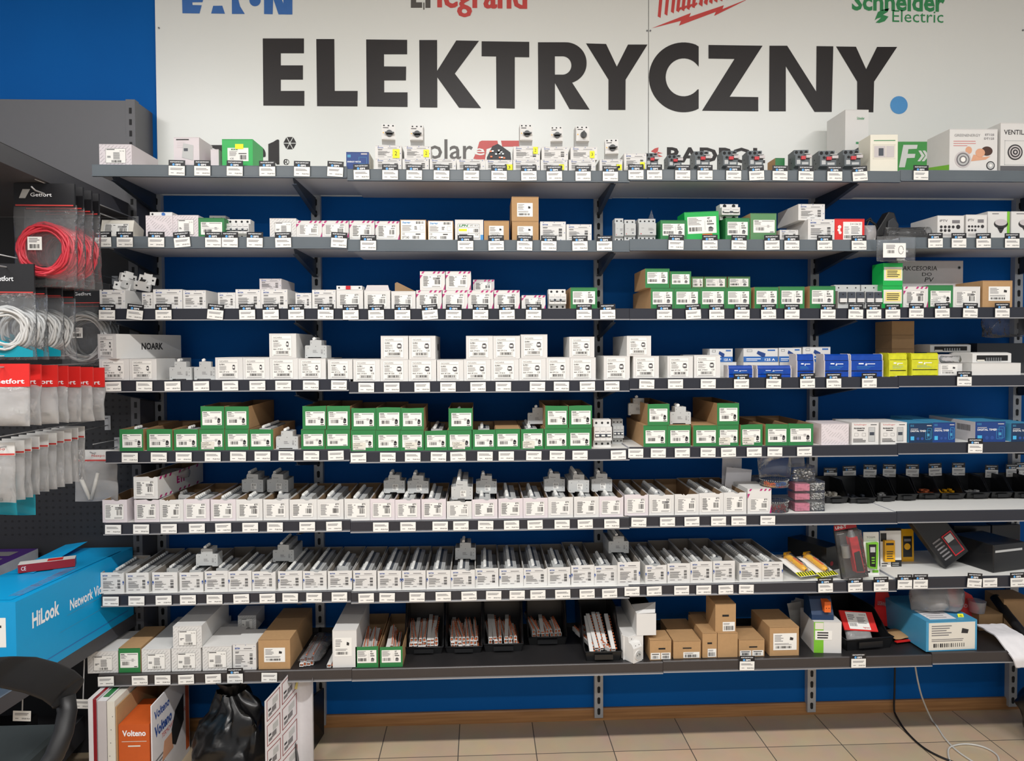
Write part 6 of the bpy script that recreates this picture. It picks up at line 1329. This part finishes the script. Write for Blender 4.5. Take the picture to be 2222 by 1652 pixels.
p = P(188, 735, -.33); cable_bag(p.x, -.33, p.z+.005, .098, 'cable_grey', 'header_black', 'thick grey cable coil in a bag beside the long white carton', 'grey thick cable bags', seed=31, w=.205, h=.25); cable_bag(p.x+.0, -.27, p.z, .095, 'cable_grey', 'header_black', 'thick grey cable coil in the bag just behind the nearer one', 'grey thick cable bags', seed=32, lab=False, w=.20, h=.24)
hook(p.x+.01, p.z+.17, -.35, 'wire hook carrying the thick grey cable bags')
p = P(10, 845, -.86)
for i in range(7):
    y = -.86+.068*i; hgt = .20; x = p.x+.004*i; b_ = thing('parts_bag', (x, y, P(10, 925, -.86).z-.004*i), 'clear parts bag with red header, %s in the red header row' % ('foremost','second','third','fourth','fifth','sixth','rearmost')[i], 'parts bag', random.Random(i).uniform(-.15,.15), 'clear bags with red headers')
    q = MB(); pillow(q, .15, hgt*.66, .03, 'milky_bag', 40+i, .008); q.build('clear_bag', b_); q = MB(); q.box(-.075,.075,-.003,.003,hgt*.63,hgt,'red_card'); q.text('Getfort', -.03, hgt*.68, .06, hgt*.76, -.0036, 'white_print', .02); q.build('header_card', b_)
    q = MB(); 
    for k in range(5): xx = random.uniform(-.05,.05); z_ = random.uniform(.02,.05); q.box(xx, xx+.014, -.006, .006, z_, z_+.012, 'foil')
    q.build('metal_parts', b_)
hook(p.x, P(10, 790, -.86).z-.01, -.9, 'wire hook carrying the bags with red headers')
for i in range(10):
    y = -.80+.036*i; p = P(0, 1092, -.80); b_ = thing('zip_bag', (p.x+.006*i, y, p.z+.002*i), 'white zip bag with a red line, %s in its row' % ORD[i+1], 'zip bag', random.Random(i+5).uniform(-.2,.2), 'zip bags with a red line'); h = .20
    q = MB(); pillow(q, .10, h*.8, .02, 'milky_bag', 60+i, .006, nu=20, nv=12); q.build('clear_bag', b_); q = MB(); q.box(-.05,.05,-.002,.002,h*.78,h,'white_card'); q.rect(-.05,.05,h*.79,h*.82,-.0026,'logo_red'); q.text('Nexpo', -.03, h*.86, .02, h*.92, -.0026, 'logo_red'); q.build('header_strip', b_)
    q = MB(); q.tube([(-.02,0,.02),(-.01,0,.07),(.005,0,.12)], .006, 'cable_white', 7); q.box(.0,.01,-.004,.004,.01,.03,'steel'); q.build('white_cable', b_)
p = P(0, 965, -.80); hook(p.x+.02, p.z-.006, -.88, 'wire hook with price tag above the zip bags', True)
p = P(210, 1088, -.33)
b_ = thing('zip_bag', (p.x, -.33, p.z), 'single zip bag with two white cable ends beside the zip bag row', 'zip bag'); h = .205
q = MB(); pillow(q, .168, h*.8, .02, 'milky_bag', 91, .006); q.build('clear_bag', b_); q = MB(); q.box(-.084,.084,-.002,.002,h*.78,h,'white_card'); q.rect(-.084,.084,h*.78,h*.81,-.0026,'logo_red'); q.text('Nexpo', -.015, h*.85, .035, h*.91, -.0026, 'logo_red'); q.build('header_strip', b_)
q = MB(); q.tube([(-.055,-.012,.10),(-.02,-.012,.01)], .008, 'cable_white', 8); q.tube([(.012,-.012,.115),(-.015,-.012,.01)], .007, 'cable_white', 8); q.tube([(-.055,-.012,.10),(-.058,-.012,.112)], .006, 'steel', 8); q.build('white_cable', b_)
hook(p.x, p.z+h-.012, -.35, 'wire hook carrying the single zip bag')
for i in range(2):
    p = P(5+40*i, 1118, -.75+.1*i); b_ = thing('teal_bag', (p.x, p.y, p.z), 'teal bottomed bag below the zip bags, %s one' % ('left','right')[i], 'parts bag', 0, 'teal bags below the zip bags'); q = MB(); pillow(q, .10, .14, .02, 'teal', 95+i, .006); q.build('packet', b_)
# big cyan box and neighbours on the lower shelf
e = thing('cyan_carton', (-1.556, -.82, .5945), 'big cyan carton with white lettering on the lower left shelf', 'box', 0); D_ = .64; W_ = .255; H_ = .2845
q = MB(); dx = .096
q.add([(-W_,0,0),(.026,0,0),(dx,D_,0),(-W_+dx,D_,0),(-W_,0,H_),(.026,0,H_),(dx,D_,H_),(-W_+dx,D_,H_)], [(3,2,1,0),(4,5,6,7),(0,1,5,4),(1,2,6,5),(2,3,7,6),(3,0,4,7)], 'cyan_box'); q.build('carton_body', e)
q = MB(); q.add([(-.10,.02,H_+.001),(.0,.02,H_+.001),(.08,D_*.9,H_+.003),(-.01,D_*.92,H_+.004)], [(0,1,2,3)], 'cyan_box'); q.add([(-.20,.3,H_+.001),(-.10,.3,H_+.002),(-.08,D_*.98,H_+.03),(-.17,D_*.98,H_+.018)], [(0,1,2,3)], 'cyan_box'); q.add([(-.03,.05,H_+.0035),(.01,.05,H_+.0035),(.03,.36,H_+.0045),(-.005,.34,H_+.0045)], [(0,1,2,3)], 'hard_clear'); q.build('top_flaps', e)
q = MB(); s0 = 0; q.text('HiLook', .07, .167, .20, .222, 0, 'white_print', .03); q.text('Network Video Recorder', .255, .160, .61, .200, 0, 'white_print', .02); q.rect(.24,.56,.147,.149,0,'cyan_edge'); q.rect(.2,.5,.10,.1015,0,'cyan_edge'); q.rect(.08,.60,.03,.033,0,'logo_blue')
q.v = [v for v in q.v]
an = math.atan2(-.056, D_)
q.v = [(min(v[0], .655), v[1], v[2]) for v in q.v]
q.xf(Matrix(((.1094,0,0,.0272),(1,0,0,0),(0,0,1,0),(0,0,0,1)))); q.build('side_lettering', e)
q = MB(); q.rect(-.17,-.006,.135,.233,Y1,'label_paper'); q.rect(-.16,-.02,.2,.208,Y2,'ink'); q.lines(-.16,-.08,.145,.19,4,Y2,'ink_light'); q.build('front_label', e)
e = thing('small_red_box', (-1.625, -.49, .5945+H_+.0045), 'small red and white box on the big cyan carton', 'box', .42); q = MB(); q.box(-.09,.09,0,.05,0,.03,'dark_red',mt='white_card'); q.quad((.0,.008,.0304),(.05,.008,.0304),(.05,.042,.0304),(.0,.042,.0304),'red_card'); q.text('CE', -.08,.008,-.065,.022,Y1,'white_print'); q.build('carton_body', e)
e = thing('purple_carton', (-2.045, -.80, .5945), 'white sided box with purple printed top at far left', 'box', 0); q = MB(); q.box(-.2,.2,0,.62,0,.285,'grey_card',mt='purple',ms='paper_sheet'); q.build('carton_body', e); q = MB()
for i in range(3):
    for j in range(6): q.quad((-.15+i*.11,.04+j*.095,.2856),(-.07+i*.11,.04+j*.095,.2856),(-.07+i*.11,.10+j*.095,.2856),(-.15+i*.11,.10+j*.095,.2856),'ink_light')
q.build('printed_top', e)
# lower dark compartment
p = G(90, 1625, .161)
for i, (dx, dy, w_, h_, rz, m_, lab) in enumerate(((0,.02,.16,.12,.25,'brown_card','brown carton in the dark lower compartment at left'),(.02,.2,.2,.16,.1,'black_plastic','black box in the dark lower compartment'),(-.28,.1,.2,.14,0,'black_plastic','black box at the far left of the lower compartment'))):
    e = thing('low_carton', (-1.80+dx, -.80+dy, .1606), lab, 'box', rz); q = MB(); q.box(-w_/2, w_/2, 0, .14, 0, h_, m_); q.rect(-w_*.4, w_*.1, h_*.5, h_*.85, Y1, 'label_paper' if i != 1 else 'ink'); q.build('carton_body', e)
for i, (px, py) in enumerate(((48,1543),(180,1518))):
    p = P(px, py, -.70 if i == 0 else -.45); o = copy_tree(TP[False]); o.location = p; o.rotation_euler = (0, .05, 0); q = MB(); q.box(-.002,.002,.0005,.0015,-.02,max(.03, .541-p.z),'steel_dark'); q.build('clip', o); tag(o, 'grey price tag hanging in the dark lower compartment, %s one' % ('left','right')[i], 'price tag', 'tags in the lower compartment')
# chair
AY = -1.28
e = thing('office_chair', (P(20,1600,AY-.1).x, AY-.12, .0), 'black office chair arm and seat edge at the lower left', 'chair')
ox, oy = e.location.x, e.location.y
path = [(-60,1462,-1.55),(-10,1458,-1.5),(40,1458,-1.42),(90,1470,-1.36),(128,1486,-1.31),(148,1502,-1.28),(150,1512,-1.26)]
q = MB(); pts = [P(*t) for t in path]
def arm(u, v):
    k = v*(len(pts)-1); i = min(int(k), len(pts)-2); f = k-i; c = pts[i].lerp(pts[i+1], f); an = 2*math.pi*u; s = math.sqrt(max(0.02, 1-max(0, (v-.88)/.12)**2)); 
    return (c.x-ox+.012*math.cos(an)*0, c.y-oy+.075*math.cos(an)*s, c.z+.017*math.sin(an)*s)
sgrid(q, arm, 20, 40, 'black_rubber', True); q.build('armrest', e)
q = MB(); pp = [P(142,1512,-1.29), P(146,1545,-1.30), P(138,1590,-1.33), P(118,1640,-1.36), P(90,1680,-1.38), P(40,1700,-1.40)]
q.tube([(p_.x-ox, p_.y-oy, p_.z) for p_ in pp], .024, 'black_rubber', 10); q.build('arm_support', e)
zs_ = pp[-1].z; xs = pp[-1].x-ox
q = MB(); q.box(xs-.46, xs+.0, -.22, .24, zs_-.05, zs_+.03, 'seat_fabric'); q.build('seat', e, bevel=.02)
q = MB(); q.cyl((xs-.23, .0), .025, .10, zs_-.051, 'z', 'black_plastic', 14); q.build('gas_column', e)
q = MB()
for k in range(5): a_ = k*2*math.pi/5+.3; q.tube([(xs-.23, 0, .10),(xs-.23+.27*math.cos(a_), .27*math.sin(a_), .065)], .018, 'black_plastic', 8)
q.build('star_base', e)
for k in range(5): a_ = k*2*math.pi/5+.3; q = MB(); q.cyl((.27*math.sin(a_), .028), .027, xs-.23+.27*math.cos(a_)-.012, xs-.23+.27*math.cos(a_)+.012, 'x', 'black_plastic', 14); q.build('castor', e)
# ================================================================ floor items below the bottom shelf
def slab(x0, x1, yt, Yf, dep, m, label, name='panel_box', mt=None, ms=None, ry=0, mf=None, zb=0):
    a = P(x0, 1600, Yf).x; b_ = P(x1, 1600, Yf).x; z = P((x0+x1)/2, yt, Yf).z; e = thing(name, ((a+b_)/2, Yf, zb+.0005), label, 'box' if 'box' in label or 'carton' in label else 'panel'); w = b_-a-.001; q = MB(); q.box(-w/2, w/2, 0, dep, 0, z-zb, m, mf=mf or m, mt=mt, ms=ms); q.build('body', e); return e, w, z-zb
FZ = -.50
e, w, h = slab(192, 211, 1518, FZ, .33, 'paper_sheet', 'narrow white box with dark red front stripe standing on the floor', mt='paper_sheet')
q = MB(); q.rect(w*.08, w/2, 0, h, Y1, 'dark_red'); q.quad((w*.08,0,h+.0004),(w/2,0,h+.0004),(w/2,.3,h+.0004),(w*.08,.3,h+.0004),'dark_red'); q.build('red_stripe', e)
e, w, h = slab(212, 232, 1522, FZ-.004, .33, 'grey_card', 'narrow grey and white box with green top standing on the floor', mt='paper_sheet'); q = MB(); q.quad((-w*.35,.03,h+.0004),(w*.35,.03,h+.0004),(w*.35,.3,h+.0004),(-w*.35,.3,h+.0004),'green_card'); q.build('green_print', e)
e, w, h = slab(233, 250, 1523, FZ-.004, .33, 'cream_card', 'white foam board with small dents standing on the floor'); q = MB()
for k in range(6): q.disc(random.uniform(-w*.3,w*.3), h*(.2+.13*k), .002, Y1, 'ink_light', 6)
q.build('dents', e)
# open carton with an orange box inside
a = P(252,1600,FZ).x; b_ = P(330,1600,FZ).x; zt_ = P(330,1533,FZ).z; w = b_-a
e = thing('open_box', ((a+b_)/2, FZ, .0005), 'tall open white carton with printed side holding an orange box', 'box'); q = MB(); D_ = .34
q.box(-w/2, -w/2+.004, 0, D_, 0, zt_, 'brown_card'); q.box(w/2-.004, w/2, 0, D_, 0, zt_, 'paper_sheet'); q.box(-w/2+.004, w/2-.004, D_-.004, D_, 0, zt_, 'brown_inside'); q.box(-w/2+.004, w/2-.004, 0, D_-.004, 0, .004, 'brown_card'); q.build('carton_body', e)
q = MB(); s0 = 0; q.text('Volteno', .02, zt_-.07, .15, zt_-.035, 0, 'blue_ink', .03); q.text('Volteno', .02, zt_-.14, .17, zt_-.095, 0, 'blue_ink', .04); q.text('TERMOWENTYLATOR', .08, zt_-.17, .30, zt_-.15, 0, 'logo_red'); q.lines(.02, .14, zt_-.30, zt_-.22, 5, 0, 'ink_light'); q.prism([(.08,zt_-.26),(.18,zt_-.26),(.17,zt_-.19),(.10,zt_-.19)], -.0003, 0, 'y', 'skin_print'); q.rect(.30,.335,.02,zt_,0,'orange_box')
q.prism([(.17,zt_-.24),(.20,zt_-.26),(.28,zt_-.20),(.28,zt_-.09),(.20,zt_-.12),(.165,zt_-.18)], -.0012, -.0006, 'y', 'hole')
q.xf(Matrix(((0,1,0,w/2+.0006),(1,0,0,0),(0,0,1,0),(0,0,0,1)))); q.v = [(w/2+.0006+abs(v[0]-w/2-.0006), v[1], v[2]) for v in q.v]; q.build('side_print', e)
e, w2, h2 = slab(257, 325, 1573, FZ+.006, .20, 'orange_box', 'orange heater box inside the tall open white carton', zb=.004)
q = MB(); q.text('Volteno', -w2*.38, h2-.045, w2*.38, h2-.022, Y1, 'white_print', .03); q.rect(-w2*.4, w2*.4, h2-.066, h2-.064, Y1, 'cream_card'); q.rect(-w2*.2, w2*.2, h2-.085, h2-.080, Y1, 'cream_card'); q.build('printed_front', e)
# garbage bag
e = thing('garbage_bag', (P(505,1600,-.42).x, -.40, .001), 'full black garbage bag standing on the floor', 'bag'); q = MB()
def gb(u, v):
    an = 2*math.pi*u; prof = math.sin(math.pi*min(1, (.08+v*.95)))**.55 if v < .8 else .30+.35*(1-v)/.2; R = .150*prof
    n = noise.noise_vector(Vector((math.cos(an)*2.2, math.sin(an)*2.2, v*4)))*.030+noise.noise_vector(Vector((math.cos(an)*7, math.sin(an)*7, v*9)))*.012
    return (R*math.cos(an)+n.x, R*.9*math.sin(an)+n.y, max(0, v*.36+n.z*.6*(0 if v < .05 else 1)))
sgrid(q, gb, 56, 40, 'bag_black', True); q.build('bag_body', e); q = MB()
sgrid(q, lambda u, v: ((.022+.03*v)*math.cos(2*math.pi*u)*(1+.3*math.sin(8*math.pi*u)), (.022+.03*v)*math.sin(2*math.pi*u), .345+.06*v), 32, 6, 'bag_black', True); q.build('tied_neck', e)
# curved warning sheet
Xa = P(575,1600,-.55).x; Xb = P(650,1560,-.32).x; Xc = P(682,1560,-.40).x; zt1 = P(575,1524,-.55).z
e = thing('warning_sheets', (0,0,0), 'curved sheet of white photovoltaic warning stickers beside the garbage bag', 'sticker sheet')
def SH(u, v, o=0):
    if u < .75: t = u/.75; x = Xa+(Xb-Xa)*t; y = -.55+.22*t-.02*math.sin(math.pi*t)
    else: t = (u-.75)/.25; x = Xb+(Xc-Xb)*math.sin(t*math.pi/2); y = -.33-.08*(1-math.cos(t*math.pi/2))*1.2
    z = .002+v*(zt1+.05*min(u/.75, 1)-(.03*max(0, u-.75)/.25)); return (x+o*.5, y-o, z)
q = MB(); sgrid(q, SH, 24, 8, 'paper_sheet'); sgrid(q, lambda u, v: SH(u, v, -.0012), 24, 8, 'paper_sheet'); q.build('sheet', e); q = MB()
def patch(u0, u1, v0, v1, m, o=.0008): sgrid(q, lambda u, v: SH(u0+(u1-u0)*u, v0+(v1-v0)*v, o), 6, 4, m)
mat('dark_red_line', (140,50,50), .5)
for j in range(4):
    for i in range(2):
        u0 = .05+.35*i; v0 = .78-.24*j; u1 = u0+.31; v1 = v0+.20
        patch(u0,u1,v0,v0+.008,'dark_red_line'); patch(u0,u1,v1-.008,v1,'dark_red_line'); patch(u0,u0+.012,v0,v1,'dark_red_line'); patch(u1-.012,u1,v0,v1,'dark_red_line')
        patch(u0+.14,u0+.26,v0+.10,v0+.16,'mcb'); patch(u0+.12,u0+.22,v0+.04,v0+.09,'ink_light'); patch(u0+.04,u0+.10,v0+.08,v0+.10,'ink'); patch(u0+.04,u0+.12,v0+.03,v0+.06,'ink_light')
p0, p1, p2 = SH(.66,.80,.001), SH(.76,.92,.001), SH(.72,.76,.001); q.add([p0,p2,p1], [(0,1,2)], 'note_pale'); q.build('sticker_print', e)
a = P(632,1600,-.36); b_ = P(700,1600,-.06); z = P(690,1500,-.08).z
e = thing('black_board', (0,0,0), 'dark board leaning behind the curved warning sheet', 'board'); q = MB(); q.add([(a.x+.02,-.36,.001),(b_.x,-.06,.001),(b_.x,-.05,z),(b_.x-.06,-.20,z),(a.x+.01,-.36,z*.62)], [(0,1,2,3,4)], 'black_plastic'); q.add([(v[0]+.008,v[1]-.006,v[2]) for v in q.v], [(4,3,2,1,0)], 'black_plastic'); n = 5
q.add(q.v[:10], [(i,(i+1)%5,(i+1)%5+5,i+5) for i in range(5)], 'black_plastic'); q.build('board', e)
# cables on the right
def g2(px, py): v = G(px, py, .005); return (v.x, min(v.y, -.02), .005)
def pw(px, py, y=-.03): v = P(px, py, y); return tuple(v)
def smooth(pts, n=6):
    pts = [Vector(p_) for p_ in pts]; out = []
    for i in range(len(pts)-1):
        p0 = pts[max(i-1,0)]; p1 = pts[i]; p2 = pts[i+1]; p3 = pts[min(i+2, len(pts)-1)]
        for k in range(n):
            t = k/n; out.append(.5*((2*p1)+(-p0+p2)*t+(2*p0-5*p1+4*p2-p3)*t*t+(-p0+3*p1-3*p2+p3)*t**3))
    out.append(pts[-1]); return [(p_.x, p_.y, max(p_.z, .004)) for p_ in out]
q = MB(); q.tube(smooth([pw(1942,1440),pw(1941,1500),pw(1940,1535),g2(1944,1553),g2(1965,1586),g2(2000,1620),g2(2045,1645),g2(2110,1668)]), .0042, 'black_rubber', 8); tag(q.build('black_cable'), 'black cable running down the wall and across the floor', 'cable')
q = MB(); q.tube(smooth([pw(1985,1440,-.2),pw(1992,1480,-.18),pw(2003,1520,-.12),g2(2024,1566),g2(2052,1605),g2(2082,1634),g2(2130,1665)]), .0036, 'cable_white', 8); tag(q.build('white_cable'), 'white cable dropping from the shelf to the floor', 'cable')
q = MB(); q.tube(smooth([g2(2066,1662),g2(2058,1640),g2(2062,1622),g2(2095,1615),g2(2135,1622),g2(2164,1640),g2(2168,1662)]), .0036, 'cable_white', 8); tag(q.build('white_cable'), 'loop of white cable lying on the floor tiles', 'cable')
e = thing('black_sack', (2.50, -.34, .001), 'dark plastic sack at the lower right edge', 'bag'); q = MB()
def sk(u, v):
    an = 2*math.pi*u; R = .19*math.sin(math.pi*min(.97, .12+v*.8))**.5; n = noise.noise_vector(Vector((math.cos(an)*2, math.sin(an)*2, v*4+5)))*.04; return (R*math.cos(an)+n.x, R*.8*math.sin(an)+n.y, max(0, v*.34+(n.z*.5 if v > .05 else 0)))
sgrid(q, sk, 40, 30, 'bag_black', True); q.build('bag_body', e); q = MB(); pillow(q, .12, .08, .06, 'blue_box', 5, .01, z0=.30); q.build('blue_top', e)
# ---------------------------------------------------------------- breakers: nearest 300 as individuals
protos = {}
cam_p = Vector((0, -D, EYE)); bpy.context.view_layer.update()
MCBQ.sort(key=lambda t: (0 if t[7] == 'top' else 1, (Vector(t[1:4])-cam_p).length))
rest = MB(); cnt = {}
for i, (kind, X, Y, z, rz, e, sh, wh, wd) in enumerate(MCBQ):
    if i < 300:
        if kind not in protos: protos[kind] = o = mcb_mesh(kind)
        else: o = copy_tree(protos[kind])
        o.location = (X, Y, z); o.rotation_euler = (0, 0, rz)
        key = ('box', e.name) if wh == 'in' else ('stack', sh, wd)
        cnt.setdefault(key, []).append(o)
    else:
        src = protos[kind]
        for ob in [src]+list(src.children):
            me = ob.data; n = len(rest.v)
            rest.v += [(v.co.x+X, v.co.y+Y, v.co.z+z) for v in me.vertices]
            mis = [rest.mi(mm.name) for mm in me.materials]
            for p in me.polygons: rest.f.append(tuple(n+a for a in p.vertices)); rest.m.append(mis[p.material_index]); rest.sm.append(False)
if rest.v: tag(rest.build('circuit_breakers'), 'remaining white circuit breakers deeper inside the open cartons', 'circuit breakers', None, 'stuff')
finish_labels()
stk = {}
for key, os_ in cnt.items():
    if key[0] == 'stack': stk.setdefault(key[1], []).append(key)
for key, os_ in cnt.items():
    if key[0] == 'box':
        lab = bpy.data.objects[key[1]]['label']; sh = [p[2] for p in PEND if p[0].name == key[1]][0]
        same = sorted([k for k in cnt if k[0] == 'box' and [p[2] for p in PEND if p[0].name == k[1]][0] == sh], key=lambda k: bpy.data.objects[k[1]].location.x)
        i = same.index(key)+1
        l = 'white circuit breaker inside the %s open carton holding breakers on the %s shelf' % (ORD[i], SN[sh])
    else:
        ks = sorted(stk[key[1]], key=lambda k: k[2]); i = ks.index(key)+1
        l = 'grey white circuit breaker in the %s loose stack from left, %s shelf' % (ORD[i], SN[key[1]])
    for o in os_: tag(o, l, 'circuit breaker', l.replace('white circuit breaker', 'breakers').replace('grey breakers','breakers'))
for o in COL.objects:
    for k in ('_w', '_h'):
        if k in o: del o[k]
